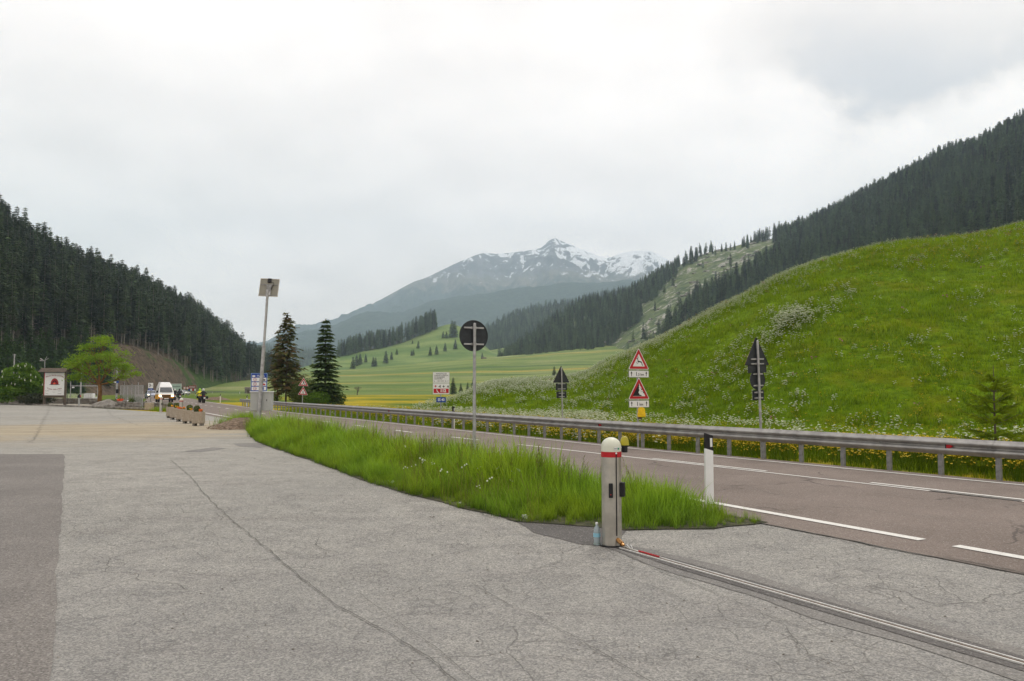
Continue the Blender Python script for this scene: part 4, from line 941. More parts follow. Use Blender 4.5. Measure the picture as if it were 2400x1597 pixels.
# lime green broadleaf tree at the edge of the lot
o = empty('broadleaf_tree', ((236 - 1200) / FPX * 79, 79, 0), 0, 'light green spreading tree with rusty lichen trunk at the kerb right of the inn sign', 'tree')
g = random.Random(12); mb = MB(); tips = []
mb.tube([(0, 0, -.1), (0, 0, .6), (.03, 0, 1.5), (-.06, 0, 2.2)], [.26, .2, .18, .17], 9, cap=False)
for dv_, l_, r_ in (((-.75, .1, .9), 1.5, .13), ((-.2, .2, 1.2), 1.7, .11), ((1, 0, .25), 1.35, .09), ((.55, -.3, .9), 1.4, .085), ((-.5, -.5, .7), 1.3, .08), ((.25, .6, .8), 1.3, .08), ((-.9, .1, .25), 1.1, .07)):
    branches(mb, Vector((-.06, 0, 2.1)), Vector(dv_).normalized(), l_, r_, 3, g, tips, (.1, 0, .1))
mb.build('trunk', 'barklichen', o)
tp = np.array([tuple(t) for t in tips]); g2 = np.random.default_rng(3)
pts = np.repeat(tp, 62, axis=0) + g2.normal(size=(len(tp) * 62, 3)) * np.array((.36, .36, .12)); pts = pts[(pts[:, 2] > 1.35)]
leaves('crown', pts, .085, 'leaflime', 5, o)
# chestnut bush with white candles
o = empty('chestnut_tree', ((50 - 1200) / FPX * 87, 87, 0), 0, 'round leafy chestnut with white flower candles left of the inn sign', 'tree')
MB().tube([(0, 0, -.1), (0, 0, 1.2), (.1, 0, 2.6)], [.16, .13, .08], 7).build('trunk', 'bark', o)
cp_ = [(0, 0, 2.9, 1.8, 1.5), (-1.2, .1, 1.9, 1.4, 1.0), (1.3, 0, 2.0, 1.4, 1.1), (.5, -.2, 3.8, .9, .7), (-.3, -.6, 1.3, 1.9, .8)]
pp = []; g2 = np.random.default_rng(8)
for cx_, cy_, cz_, r1, r2 in cp_:
    d = g2.normal(size=(2600, 3)); d /= np.linalg.norm(d, axis=1)[:, None]; rr = (.72 + .28 * g2.random(2600) ** .5) * (1 + .25 * fbm(d[:, 0] * 3, d[:, 2] * 3 + d[:, 1], 3, 3))
    pp.append(np.stack([cx_ + d[:, 0] * r1 * rr, cy_ + d[:, 1] * r1 * rr, cz_ + d[:, 2] * r2 * rr], 1))
pp = np.concatenate(pp); pp = pp[pp[:, 2] > .25]; leaves('crown', pp, .14, 'leafchest', 6, o)
mb = MB(); s_ = pp[(pp[:, 1] < .2) & (pp[:, 2] > 1.8)]; s_ = s_[g2.choice(len(s_), 46)]
for p in s_: mb.tube([(p[0], p[1] - .12, p[2]), (p[0], p[1] - .12, p[2] + .14), (p[0], p[1] - .12, p[2] + .26)], [.055, .05, .01], 5)
mb.build('blossom', 'petalwhite', o, kind='stuff')
def bush(px, Y_, rx, rz_, mat, label, seed, n=1500, size=.09, z=0, name='bush', ry=None):
    x = (px - 1200) / FPX * Y_; o = empty(name, (x, Y_, z), 0, label, 'bush')
    g_ = random.Random(seed); mb = MB()
    for k in range(6):
        a_ = g_.uniform(0, 6.28); mb.tube([(0, 0, -.15), (math.cos(a_) * rx * .3, math.sin(a_) * rx * .3, rz_ * .8), (math.cos(a_) * rx * .6, math.sin(a_) * rx * .6, rz_ * 1.5)], [.03, .02, .008], 4)
    mb.build('stem', 'bark', o, kind='stuff'); leafball('foliage', (0, 0, rz_ * .95), rx, ry or rx, rz_, n, size, mat, seed, o, .3); return o
bush(85, 84.5, 1.9, .65, 'leafdark', 'low dark straggly bush beneath the inn sign', 5, 2600, .09)
bush(8, 92, 1.3, .8, 'leafchest', 'pale green bush behind the low wall, left of the chestnut', 6, 1300, .1)
bush(722, 84, 1.7, 1.5, 'leafbush', 'green bush below the two work-zone triangles', 7, 3600, .09, -.1)
bush(700, 88, 1.3, 1.6, 'leafbush', 'taller bush between the brown spruce and the triangles', 8, 2600, .09, -.1)
bush(745, 80, 1.3, .8, 'leafchest', 'light green low bush at the foot of the tiered spruce', 9, 2200, .08, -.1)
bush(786, 82, 1.2, .8, 'sprucetier', 'dark low growth at the right foot of the tiered spruce', 10, 1800, .09, -.1)
bush(640, 90, .9, .7, 'leafbush', 'small bush beside the thin spruce trunk', 11, 1200, .08, -.1)
for i, (x, y, r1, r2, lb) in enumerate([(300, 76, 1.0, .6, 'weedy bush inside the wire fence beside the rubble'), (322, 72, .8, .5, 'low weeds at the right end of the wire fence'), (258, 77, .9, .35, 'weeds at the foot of the light green tree')]): bush(x, y, r1, r2, 'leafbush', lb, 40 + i, 900, .07)
for i, (x, y, vv_, s_, lb) in enumerate([(1480, 872, 0, 5, 'scrub at the lower edge of the rocky clearing'), (1410, 880, 0, 5, 'scrub where the forest meets the flowery hill'), (1440, 878, 0, 4, 'low scrub between forest and flowery hill')]):
    p = slopeB.at_pixel(x, y, .9, 2); o = empty('bush', tuple(p), 0, lb, 'bush'); leafball('foliage', (0, 0, s_ * .6), s_ * 1.6, s_, s_ * .8, 1500, .45, 'leafbush', 60 + i, o, .3); MB().tube([(0, 0, -1), (0, 0, s_)], [.2, .05], 5).build('stem', 'bark', o)
# bare little tree in the yellow meadow
o = empty('bare_tree', ((838 - 1200) / FPX * 235, 235, -.07), 0, 'small leafless tree standing in the valley meadow right of the tiered spruce', 'tree')
g = random.Random(5); mb = MB(); tips = []
for k in range(5): branches(mb, Vector((0, 0, .5)), Vector((g.uniform(-.6, .6), g.uniform(-.6, .6), 1)).normalized(), .8, .07, 3, g, tips, n=4)
mb.tube([(0, 0, -.2), (0, 0, .7)], [.14, .1], 6); mb.build('trunk', 'bark', o)
# young open spruce in front of the hill at the right edge
Ys = 16.6; xs_ = (2310 - 1200) / FPX * Ys * 1.0
o = empty('spruce_sapling', (xs_ + .15, Ys, -.1), 0, 'young yellow-green spruce with open whorls behind the guard rail at the right edge', 'tree')
g2 = np.random.default_rng(77); V = []; mb = MB(); H = 2.25
mb.tube([(0, 0, -.2), (0, 0, 1.2), (.01, 0, H)], [.035, .022, .006], 6)
for i, z in enumerate([.15, .30, .45, .62, .80, 1.02, 1.25, 1.46, 1.70, 1.92]):
    Rw = .95 * (1 - z / (H + .25)) ** .85 + .05
    for b_ in range(7):
        a_ = g2.random() * .5 + b_ * .9 + i * .4; o_ = np.array((math.cos(a_), math.sin(a_), 0)); L_ = Rw * g2.uniform(.75, 1.1)
        tip = o_ * L_ + np.array((0, 0, z + L_ * (.42 if z > 1 else .16) + g2.normal() * .05)); mb.tube([(0, 0, z), tuple(tip)], [.010, .003], 3)
        for c_ in range(16):
            f = .15 + .85 * (c_ + g2.random()) / 16; sd_ = np.array((-o_[1], o_[0], 0)) * (1 if c_ % 2 else -1)
            base_ = np.array((0, 0, z)) + (tip - np.array((0, 0, z))) * f; ln = L_ * .26 * (1.12 - f) + .05; dd_ = (sd_ * .9 + o_ * .8); dd_[2] = g2.uniform(-.45, .35)
            for k in range(3):
                q0 = base_ + dd_ * ln * k / 3; w_ = np.array((0, 0, .020)) + o_ * .012; V += [q0 - w_, q0 + w_, q0 + dd_ * ln * .45 + g2.normal(size=3) * .012]
            V += [base_ - np.array((0, 0, .018)), base_ + np.array((0, 0, .018)), base_ + dd_ * ln]
mb.build('trunk', 'bark', o); V = np.array(V); link('crown', npmesh('crown', V, np.arange(len(V)).reshape(-1, 3), ['sapling']), o)

# ---- grasses and flowers
def bladematf(name, root, tip, tr=.35):
    m = M(name, .6, spec=.25); h = m.attr('h'); o = m.rnd()
    c = m.mix(m.ramp(h, 0, .9, 0, 1, False), root, tip); n = m.noise(.8, 4, .6)
    c = m.mix(m.ramp(n, .35, .65, 0, .45), c, m.mix(1., c, rgb(1.45, 1.05, .6), 'MULTIPLY'))
    c = m.mix(o, m.mix(1., c, rgb(.7, .74, .8), 'MULTIPLY'), m.mix(1., c, rgb(1.25, 1.2, 1.), 'MULTIPLY'))
    m.color(c); m.translucent(c, tr); return m.m
MAT['blade'] = bladematf('verge_grass', rgb(.080, .155, .010), rgb(.245, .415, .024))
MAT['bladehill'] = bladematf('hill_grass', rgb(.090, .170, .001), rgb(.240, .375, .001))
MAT['bladedry'] = bladematf('dry_stalks', rgb(.20, .20, .06), rgb(.34, .30, .14))
def tuft(n, h, spread, w, seed, bend=.35, seg=3):
    g = np.random.default_rng(seed); V = []; Fq = []; hh = []
    for i in range(n):
        p = np.array((g.normal() * spread, g.normal() * spread, -.02)); a = g.random() * 6.28; d = np.array((math.cos(a), math.sin(a), 0)); H_ = h * g.uniform(.5, 1.1); bn = H_ * bend * g.uniform(.2, 1.5)
        sd_ = np.array((-d[1], d[0], 0)) * w * g.uniform(.6, 1.2); k0 = len(V)
        for j in range(seg):
            f = j / seg; c_ = p + d * bn * f * f + np.array((0, 0, H_ * (f - .15 * f * f * bend * 2))); V += [c_ - sd_ * (1 - f * .7), c_ + sd_ * (1 - f * .7)]; hh += [f, f]
        V.append(p + d * bn + np.array((0, 0, H_ * (1 - .3 * bend)))); hh.append(1.0)
        for j in range(seg - 1): b0 = k0 + 2 * j; Fq += [(b0, b0 + 1, b0 + 3), (b0, b0 + 3, b0 + 2)]
        b0 = k0 + 2 * (seg - 1); Fq.append((b0, b0 + 1, b0 + 2))
    return np.array(V), np.array(Fq), hh
def tuft_obj(name, loc, mat, label, *a, **k):
    v, f, hh = tuft(*a, **k); return link(name, npmesh(name, v, f, [mat], attrs={'h': hh}), loc=loc, kind='stuff', label=label)
def ploc(pts, z=0): return (float(pts[0]), float(pts[1]), z)
# verge between lot and road
edge_lot = [(585, 1022), (600, 1036), (644, 1053), (726, 1080), (790, 1104), (871, 1134), (939, 1155), (1007, 1171), (1075, 1192), (1143, 1205), (1211, 1224), (1279, 1229), (1398, 1237), (1462, 1244), (1570, 1243), (1673, 1242), (1707, 1236), (1765, 1231), (1800, 1226)]
El = [G(*p) for p in edge_lot]
Er = [rd(s, n_seam(s) + .02 + .12 * math.sin(s * 2.1)) for s in (9.4, 11, 13, 16, 20, 25, 30, 35, 39, 42)]
isl = El + Er
ver = M('verge_soil', .95); n_ = ver.noise(6, 7, .7); ver.color(ver.mix(ver.ramp(n_, .35, .65), rgb(.03, .035, .015), rgb(.09, .085, .045))); ver.bump(n_, .8, .04); MAT['versoil'] = ver.m
sheet('verge_ground', isl, .012, 'versoil', .05, 31)
ia = np.array(isl); bx0, by0 = ia.min(0); bx1, by1 = ia.max(0)
def edge_dist(x, y, poly):
    d = np.full(len(x), 1e9)
    for i in range(len(poly)):
        a_, b_ = np.array(poly[i]), np.array(poly[(i + 1) % len(poly)]); ab = b_ - a_; t = np.clip(((x - a_[0]) * ab[0] + (y - a_[1]) * ab[1]) / (ab @ ab + 1e-9), 0, 1)
        d = np.minimum(d, np.hypot(x - a_[0] - ab[0] * t, y - a_[1] - ab[1] * t))
    return d
qx = rng.uniform(bx0, bx1, 60000); qy = rng.uniform(by0, by1, 60000); k = inpoly(qx, qy, isl); qx, qy = qx[k], qy[k]
ed = edge_dist(qx, qy, isl); keep = rng.random(len(qx)) < np.interp(qy, [10, 25, 45], [1, .62, .45]); qx, qy, ed = qx[keep], qy[keep], ed[keep]
hs = np.interp(ed, [0, .25, .9, 2], [.42, .75, 1.3, 1.65]) * (1 + .75 * fbm(qx / .9, qy / .9, 7, 4)) * rng.uniform(.6, 1.25, len(qx)) * np.interp(qy, [9, 11, 14, 20, 30, 38], [.62, .85, 1.0, 1.0, 1.15, 1.3])
P_ = np.stack([qx, qy, np.full(len(qx), .01)], 1)
prot = [tuft_obj('grass_tuft', ploc(P_[i], .01), 'blade', 'tall bright grass on the verge between the lot and the road', 26, .46, .07, .0055, 200 + i, .45) for i in range(3)]
prot.append(tuft_obj('grass_tuft', ploc(P_[9], .01), 'blade', 'tall bright grass on the verge between the lot and the road', 22, .52, .06, .0045, 209, .25))
scatter('verge_grass', prot, P_, hs, rng.uniform(0, 6.28, len(qx)), 'tall bright green grass filling the verge', tilt=rng.normal(0, .22, len(qx)))
# stalks with seed heads, dandelion clocks, straw-coloured stalks on the lot side
def stalk_obj(kind_, i, loc):
    g_ = random.Random(i); mb = MB(); H_ = .62 if kind_ == 'seed' else .38
    for k in range(3):
        x0, y0 = g_.uniform(-.05, .05), g_.uniform(-.05, .05); lx, ly = g_.uniform(-.1, .1), g_.uniform(-.1, .1); h_ = H_ * g_.uniform(.75, 1.15)
        mb.mat(0).tube([(x0, y0, 0), (x0 + lx * .4, y0 + ly * .4, h_ * .6), (x0 + lx, y0 + ly, h_)], [.0022, .002, .0016], 3, cap=False)
        if kind_ == 'seed':
            for q in range(4): z_ = h_ * (1 - .05 * q); mb.mat(1).tube([(x0 + lx, y0 + ly, z_), (x0 + lx + g_.uniform(-.02, .02), y0 + ly + g_.uniform(-.02, .02), z_ + .03)], [.005, .001], 3)
        elif kind_ == 'clock': mb.mat(1).lathe([(.001, -.012), (.010, -.007), (.013, 0), (.010, .008), (.001, .012)], 6, (x0 + lx, y0 + ly, h_))
        else: mb.mat(1).tube([(x0 + lx, y0 + ly, h_), (x0 + lx * 1.2, y0 + ly * 1.2, h_ + .03)], [.004, .001], 3)
    m1 = {'seed': 'bladedry', 'clock': 'petalwhite', 'dry': 'bladedry'}[kind_]
    return mb.build({'seed': 'seeding_grass', 'clock': 'dandelion', 'dry': 'dry_grass'}[kind_], ['blade' if kind_ != 'dry' else 'bladedry', m1], loc=loc, kind='stuff', label={'seed': 'thin seeding grass stalks over the verge', 'clock': 'white dandelion clocks at the lot side of the verge', 'dry': 'straw-coloured stalks at the lot side of the verge'}[kind_])
far_side = (ed > .9); ks = rng.choice(np.where(far_side)[0], 260)
so = stalk_obj('seed', 1, ploc(P_[ks[0]])); scatter('seed_stalks', [so], P_[ks], rng.uniform(.75, 1.15, len(ks)), rng.uniform(0, 6.28, len(ks)), 'seeding stalks standing above the verge grass', tilt=rng.normal(0, .1, len(ks)))
px2, _ = proj(P_); band = (px2 > 940) & (px2 < 1260) & (ed < 1.4); kd = rng.choice(np.where(band)[0], 24); dd_o = stalk_obj('clock', 2, ploc(P_[kd[0]])); scatter('dandelion_clocks', [dd_o], P_[kd], rng.uniform(.75, 1.2, len(kd)), rng.uniform(0, 6.28, len(kd)), 'white dandelion clocks at the edge of the verge')
kd = rng.choice(np.where(band & (ed < 1.1))[0], 150); do_ = stalk_obj('dry', 3, ploc(P_[kd[0]])); scatter('straw_stalks', [do_], P_[kd], rng.uniform(.7, 1.3, len(kd)), rng.uniform(0, 6.28, len(kd)), 'straw-coloured stalks at the edge of the verge', tilt=rng.normal(0, .2, len(kd)))

# strip behind the guard rail: grass with buttercups, white umbels
def flower_obj(name, mat, loc, label, seed, h=.45, n=5, sz=.035, heads=1):
    g_ = random.Random(seed); mb = MB()
    for k in range(n):
        x0, y0 = g_.uniform(-.18, .18), g_.uniform(-.18, .18); h_ = h * g_.uniform(.7, 1.15); mb.mat(0).tube([(x0 * .6, y0 * .6, 0), (x0, y0, h_)], [.004, .003], 3, cap=False)
        for q in range(heads):
            cx_, cy_, cz_ = x0 + g_.uniform(-1, 1) * sz * 1.2 * (heads > 1), y0 + g_.uniform(-1, 1) * sz * 1.2 * (heads > 1), h_ + g_.uniform(-.4, .4) * sz * (heads > 1); a_ = g_.uniform(0, 6.28)
            tx, ty = g_.uniform(-.5, .5), g_.uniform(-.5, .5)
            r_ = sz * g_.uniform(.7, 1.1); pv = [(cx_ + r_ * math.cos(a_ + t), cy_ + r_ * math.sin(a_ + t), cz_ + r_ * (tx * math.cos(a_ + t) + ty * math.sin(a_ + t))) for t in (0, 1.26, 2.5, 3.77, 5.03)]
            mb.mat(1).add(pv, [(0, 1, 2, 3, 4)])
            pv = [(cx_ + r_ * .8 * math.cos(a_ + t), cy_, cz_ + r_ * .8 * math.sin(t)) for t in (0, 1.57, 3.14, 4.71)]; mb.add(pv, [(0, 1, 2, 3)])
    return mb.build(name, ['bladehill', mat], loc=loc, kind='stuff', label=label)
gA = [tuft_obj('meadow_grass', (0, 0, 0), 'bladehill', 'meadow grass behind the guard rail', 16, .40, .16, .010, 300 + i, .4, 2) for i in range(2)]
butter = flower_obj('buttercup', 'petalyellow', (0, 0, 0), 'buttercups behind the guard rail', 1, .44, 8, .028, 1)
umbel = flower_obj('cow_parsley', 'petalwhite', (0, 0, 0), 'white cow parsley on the flowery hill', 2, .50, 6, .032, 5)
clover = flower_obj('pink_clover', 'petalpink', (0, 0, 0), 'pink flowers on the flowery hill', 3, .45, 3, .05, 2)
# strip points in road coordinates
n = 36000; s_ = rng.uniform(-14, 92, n) if False else (rng.random(n) ** 1.6 * 100 - 12); off_ = rng.random(n) ** .8 * np.interp(s_, [-12, 10, 40, 90], [20, 22, 24, 28])
nr = np.array([n_rail(q) for q in s_]) + .12 + off_
sx, sy = s_ * DV[0] + nr * NV[0], s_ * DV[1] + nr * NV[1]
fY = np.interp(sx, [p[0] for p in Fp], [p[1] for p in Fp]); inh = sy < fY + .3
sx, sy, off_, s_ = sx[inh], sy[inh], off_[inh], s_[inh]; sz_ = meadow_z(sx, sy)
a, b = proj(np.stack([sx, sy, sz_], 1)); v_ = (a > -60) & (a < 2520); sx, sy, sz_, off_, s_ = sx[v_], sy[v_], sz_[v_], off_[v_], s_[v_]
PS = np.stack([sx, sy, sz_], 1); for_scale = np.interp(off_, [0, .5, 2, 8, 12], [.35, .5, .72, .7, .5])
gA[0].location = PS[5]; gA[1].location = PS[50]; butter.location = PS[90]
scatter('strip_grass', gA, PS, for_scale * rng.uniform(.8, 1.4, len(PS)) * np.interp(sy, [15, 60], [1, 1.5]), rng.uniform(0, 6.28, len(PS)), 'meadow grass in the strip behind the guard rail')
yd = fbm(sx / 5, sy / 7, 17, 3); px_s, _ = proj(PS)
wy = np.where(px_s > 1290, .85, .45) + yd * .5; wy *= np.interp(off_, [0, .25, .7, 7, 10], [.1, .7, 1, 1, .05]) * np.interp(px_s, [2000, 2400], [1, .8]); ky = rng.random(len(PS)) < wy
scatter('buttercups', [butter], PS[ky], rng.uniform(.75, 1.3, ky.sum()) * np.interp(off_[ky], [3, 8], [1.05, .75]), rng.uniform(0, 6.28, ky.sum()), 'yellow buttercups in the strip behind the guard rail')
n2_ = 9000; s2 = rng.random(n2_) ** 1.3 * 60 - 13; o2 = .25 + rng.random(n2_) ** .7 * 5.5; nr2 = np.array([n_rail(q) for q in s2]) + o2; x2, y2 = s2 * DV[0] + nr2 * NV[0], s2 * DV[1] + nr2 * NV[1]; P2 = np.stack([x2, y2, meadow_z(x2, y2)], 1); q2, _ = proj(P2); k2 = (rng.random(n2_) < np.interp(q2, [1150, 1350], [.15, 1]) * np.clip(.5 + 1.8 * fbm(x2 / 2, y2 / 2, 51, 3), .08, 1)) & (q2 < 2500); P2 = P2[k2]
scatter('kerbside_buttercups', [butter], P2, rng.uniform(.8, 1.2, len(P2)), rng.uniform(0, 6.28, len(P2)), 'dense yellow buttercups right behind the guard rail posts')
wwh = np.where((px_s > 980) & (px_s < 1420), .26, .05) + .25 * fbm(sx / 3, sy / 3, 19, 3) * (px_s > 900); wwh *= np.interp(off_, [0, .6], [.3, 1]); kw = rng.random(len(PS)) < wwh
umbel.location = PS[kw][3]; scatter('roadside_umbels', [umbel], PS[kw], rng.uniform(.6, 1.0, kw.sum()), rng.uniform(0, 6.28, kw.sum()), 'white umbels in the strip behind the guard rail')
# the hill itself
hp = hillA.sample(130000, 3, 3.3, 1.0); a, b = proj(hp); hp = hp[(a > 940) & (a < 2480)]; a, b = proj(hp)
gh = tuft_obj('hill_tuft', tuple(hp[0]), 'bladehill', 'short meadow grass on the flowery hill', 14, .42, .22, .016, 310, .5, 2)
kk = rng.random(len(hp)) < .75; scatter('hill_grass', [gh], hp[kk], rng.uniform(.5, 1.25, kk.sum()) * (1 + .5 * fbm(hp[kk][:, 0] / 2.5, hp[kk][:, 1] / 2.5, 91, 3)), rng.uniform(0, 6.28, kk.sum()), 'short meadow grass covering the flowery hill')
cl1 = fbm(hp[:, 0] / 6, hp[:, 1] / 6, 25, 4); cl2 = fbm(hp[:, 0] / 1.8, hp[:, 1] / 1.8, 27, 3); depth_ = crA(a) - b  # negative below the crest line
ww = .015 + .10 * np.clip(cl1 + cl2 * .8 - .05, 0, 1)
crestband = np.exp(-((b - crA(a)) / 26) ** 2) * np.interp(a, [1000, 1500, 1900, 2100], [.5, .5, .45, .12]); ww += crestband * .6
leftband = np.interp(a, [1000, 1250, 1500, 1750, 1900], [.30, .34, .24, .08, .0]) * np.clip(.25 + cl1 * 2.4 + cl2 * 1.5, 0, 1.4); ww += leftband
blob = np.exp(-(((a - 1840) - (775 - b) * 1.1) / 95) ** 2 - ((b - 772 + (a - 1830) * .42) / 28) ** 2) * 1.0; blob *= np.clip(.55 + 2.2 * cl1 + 1.6 * cl2, 0, 1.2); ww += blob
for (bx_, by_, sx_, sy_) in [(1960, 690, 40, 14), (2170, 800, 40, 16), (2370, 850, 50, 25), (1900, 960, 90, 20), (2290, 705, 50, 14), (1760, 900, 60, 30), (2150, 990, 120, 9)]:
    ww += np.exp(-((a - bx_) / sx_) ** 2 - ((b - by_) / sy_) ** 2) * .30 * np.clip(.6 + cl2 * 1.5, 0, 1.6)
ww *= np.where(a > 1900, .75, 1)
ku = rng.random(len(hp)) < ww; scatter('hill_umbels', [umbel], hp[ku], rng.uniform(.55, 1.05, ku.sum()) * (1 + .6 * np.clip(blob[ku], 0, 1)), rng.uniform(0, 6.28, ku.sum()), 'white cow parsley scattered over the flowery hill')
wyl = np.clip(.02 + .22 * fbm(hp[:, 0] / 9, hp[:, 1] / 9, 35, 4), 0, 1) * np.interp(a, [1300, 1800, 2100], [.15, .6, 1.5]); ky = rng.random(len(hp)) < wyl
scatter('hill_buttercups', [butter], hp[ky], rng.uniform(.8, 1.3, ky.sum()), rng.uniform(0, 6.28, ky.sum()), 'yellow flowers sprinkled over the flowery hill')
kp = rng.random(len(hp)) < .003; clover.location = hp[kp][0]; scatter('hill_clover', [clover], hp[kp], rng.uniform(.7, 1.2, kp.sum()), rng.uniform(0, 6.28, kp.sum()), 'pink flowers sprinkled over the flowery hill')
# beds beyond the far left end: grass corner by the stone block, meadow behind the car park
n = 2600; gx_ = rng.uniform(-34, -20.5, n); gy_ = rng.uniform(56, 90, n); gn = gx_ * NV[0] + gy_ * NV[1]; kq = (gn > 5.2) & (gn < 7.3) & (gy_ > 60)
PQ = np.stack([gx_[kq], gy_[kq], np.full(kq.sum(), .0)], 1); scatter('corner_grass', gA, PQ, rng.uniform(.5, 1.1, len(PQ)), rng.uniform(0, 6.28, len(PQ)), 'weedy grass between the stone block and the road')
n = 9000; gx_ = rng.uniform(-110, -30, n); gy_ = rng.uniform(100, 210, n); gn = gx_ * NV[0] + gy_ * NV[1]; kq = (gn < 3); PQ = np.stack([gx_[kq], gy_[kq], np.full(kq.sum(), -.07)], 1)
scatter('back_umbels', [umbel], PQ, rng.uniform(.8, 1.3, len(PQ)), rng.uniform(0, 6.28, len(PQ)), 'white umbels in the meadow behind the car park'); scatter('back_grass', gA, PQ, rng.uniform(1.2, 2.2, len(PQ)), rng.uniform(0, 6.28, len(PQ)), 'tall grass in the meadow behind the car park')
# ================================================================ THINGS
FONT = None
def text_part(txt, size, parent, x, y, z, mat='ink', name='lettering', bold=0.0, xs=1.0, align='CENTER', fn=None):
    "flat lettering in the XZ plane facing -Y, slightly proud"
    cu_ = bpy.data.curves.new(name, 'FONT'); cu_.body = txt; cu_.size = size; cu_.align_x = align; cu_.align_y = 'CENTER'
    cu_.extrude = 0.0005; cu_.offset = bold * size; cu_.resolution_u = 2
    o_ = bpy.data.objects.new('tmp', cu_); me = bpy.data.meshes.new_from_object(o_); bpy.data.objects.remove(o_); bpy.data.curves.remove(cu_)
    for v in me.vertices:
        a_, b_ = v.co.x * xs, v.co.y
        if fn: a_, b_ = fn(a_, b_)
        v.co = (x + a_, y - v.co.z, z + b_)
    me.materials.clear(); me.materials.append(MAT[mat]); me.name = name
    return link(name, me, parent)
def rounded(poly, r, k=4):
    out = []; n = len(poly)
    for i in range(n):
        p0, p1, p2 = (Vector(poly[j % n]) for j in (i - 1, i, i + 1))
        a = (p0 - p1).normalized(); b = (p2 - p1).normalized(); ang = math.acos(max(-1, min(1, a.dot(b)))); t = r / math.tan(ang / 2)
        s, e = p1 + a * t, p1 + b * t
        for j in range(k + 1):
            f = j / k; q = s * (1 - f) ** 2 + p1 * 2 * f * (1 - f) + e * f ** 2; out.append((q.x, q.y))
    return out
def tri(s, z0, inset=0.0):
    "upright triangle of side s standing on z0"
    h = s * .866; c = z0 + h / 3; k = 1 - inset * 2 * 1.732 / s * 1.0
    return [(-s / 2 * k, c + (z0 - c) * k), (s / 2 * k, c + (z0 - c) * k), (0, c + (z0 + h - c) * k)]
def rect(w_, h_, zc, xc=0): return [(xc - w_ / 2, zc - h_ / 2), (xc + w_ / 2, zc - h_ / 2), (xc + w_ / 2, zc + h_ / 2), (xc - w_ / 2, zc + h_ / 2)]
def circ(r, zc, xc=0, n=28, rx=None): return [(xc + (rx or r) * math.cos(t), zc + r * math.sin(t)) for t in np.linspace(0, 2 * math.pi, n, endpoint=False)]
def plate(o, name, poly, mats, y=-.05, th=.012, lip=True, label=None):
    "sign plate: front skin proud of a folded dark back"
    mb = MB(); mb.mat(0).prism(poly, y - th - .002, y - th); mb.mat(1).prism(poly, y - th, y)
    if lip:
        n = len(poly)
        for i in range(n):
            (x1, z1), (x2, z2) = poly[i], poly[(i + 1) % n]; mb.mat(1).tube([(x1, y + .004, z1), (x2, y + .004, z2)], .006, 4, cap=False)
    return mb.build(name, mats, o, label=label)
def brackets(o, zs, w_, y=-.04, r=.030):
    for z in zs:
        mb = MB(); mb.box((0, y + .014, z), (w_, .022, .030)); mb.box((0, y + .008, z), (.12, .03, .044)); mb.tube([(-.05, r * .4 - .0, z), (-.03, r + .012, z), (.03, r + .012, z), (.05, r * .4, z)], .007, 4); mb.build('bracket', 'galv', o)
def pole(o, h, r=.030, lean=(0, 0), mat='galv'):
    MB().tube([(0, 0, -.35), (0, 0, 0), (lean[0] * .5, lean[1] * .5, h * .5), (lean[0], lean[1], h)], r, 12).lathe([(r * 1.02, 0), (r * 1.05, .015), (.005, .03)], 12, (lean[0], lean[1], h)).build('pole', mat, o, smooth=True)
YAW_AWAY = R(28.7 + 180); YAW_TO = R(28.7)
def at(px, Y): return ((px - 1200) / FPX * Y, Y, 0)

# ---- guard rail: W-beam sections, posts, bolts, reflectors
rail = empty('guard_rail', (0, 0, 0), 0, 'long galvanised steel guard rail along the far edge of the road', 'guard rail')
prof = []
for z, d in [(-.155, .000), (-.150, .012), (-.120, .020), (-.095, .070), (-.070, .083), (-.045, .074), (-.018, .012), (0, .004), (.018, .012), (.045, .074), (.070, .083), (.095, .070), (.120, .020), (.150, .012), (.155, 0)]: prof.append((z, d))
TOP = .72; ZC = TOP - .155
def rail_section(s0, s1, parent, zc=ZC, path=None):
    n = max(2, int((s1 - s0) / .7) + 1); V = []; ss = np.linspace(s0, s1, n)
    for s in ss:
        for side in (0, 1):
            for z, d in prof:
                dd_ = d - (.006 if side else 0); p = path(s, -dd_ - .06); V.append((p[0], p[1], zc + z))
    m = len(prof); F_ = []
    for i in range(n - 1):
        for j in range(m - 1):
            a_ = i * 2 * m + j; F_.append((a_, a_ + 1, a_ + 2 * m + 1, a_ + 2 * m)); b_ = a_ + m; F_.append((b_, b_ + 2 * m, b_ + 2 * m + 1, b_ + 1))
        for j in (0, m - 1): a_ = i * 2 * m + j; F_.append((a_, a_ + 2 * m, a_ + 3 * m, a_ + m))
    return link('beam', npmesh('beam', np.array(V), np.array(F_), ['rail'], True), parent)
rp = lambda s, n: rd(s, n_rail(s) + n)
S0, S1, STEP = -8.4, 83.2, 2.12
s = S0; k = 0
bolt = MB()
for b_ in (-.03, .03, -.09, .09):
    bolt.lathe([(.012, 0), (.014, -.006), (.008, -.012)], 6, (b_, -.066, .055 if abs(b_) > .05 else .0), 'Y'); bolt.lathe([(.012, 0), (.014, -.006), (.008, -.012)], 6, (b_, -.066, -.055 if abs(b_) > .05 else .018), 'Y')
bolt.box((0, -.068, 0), (.06, .008, .03))
bm_o = None; pm_o = None; angle = math.atan2(DV[1], DV[0])
def road_yaw(s):  # direction of the rail
    a_, b_ = rp(s - .5, 0), rp(s + .5, 0); return math.atan2(b_[1] - a_[1], b_[0] - a_[0]) - math.pi
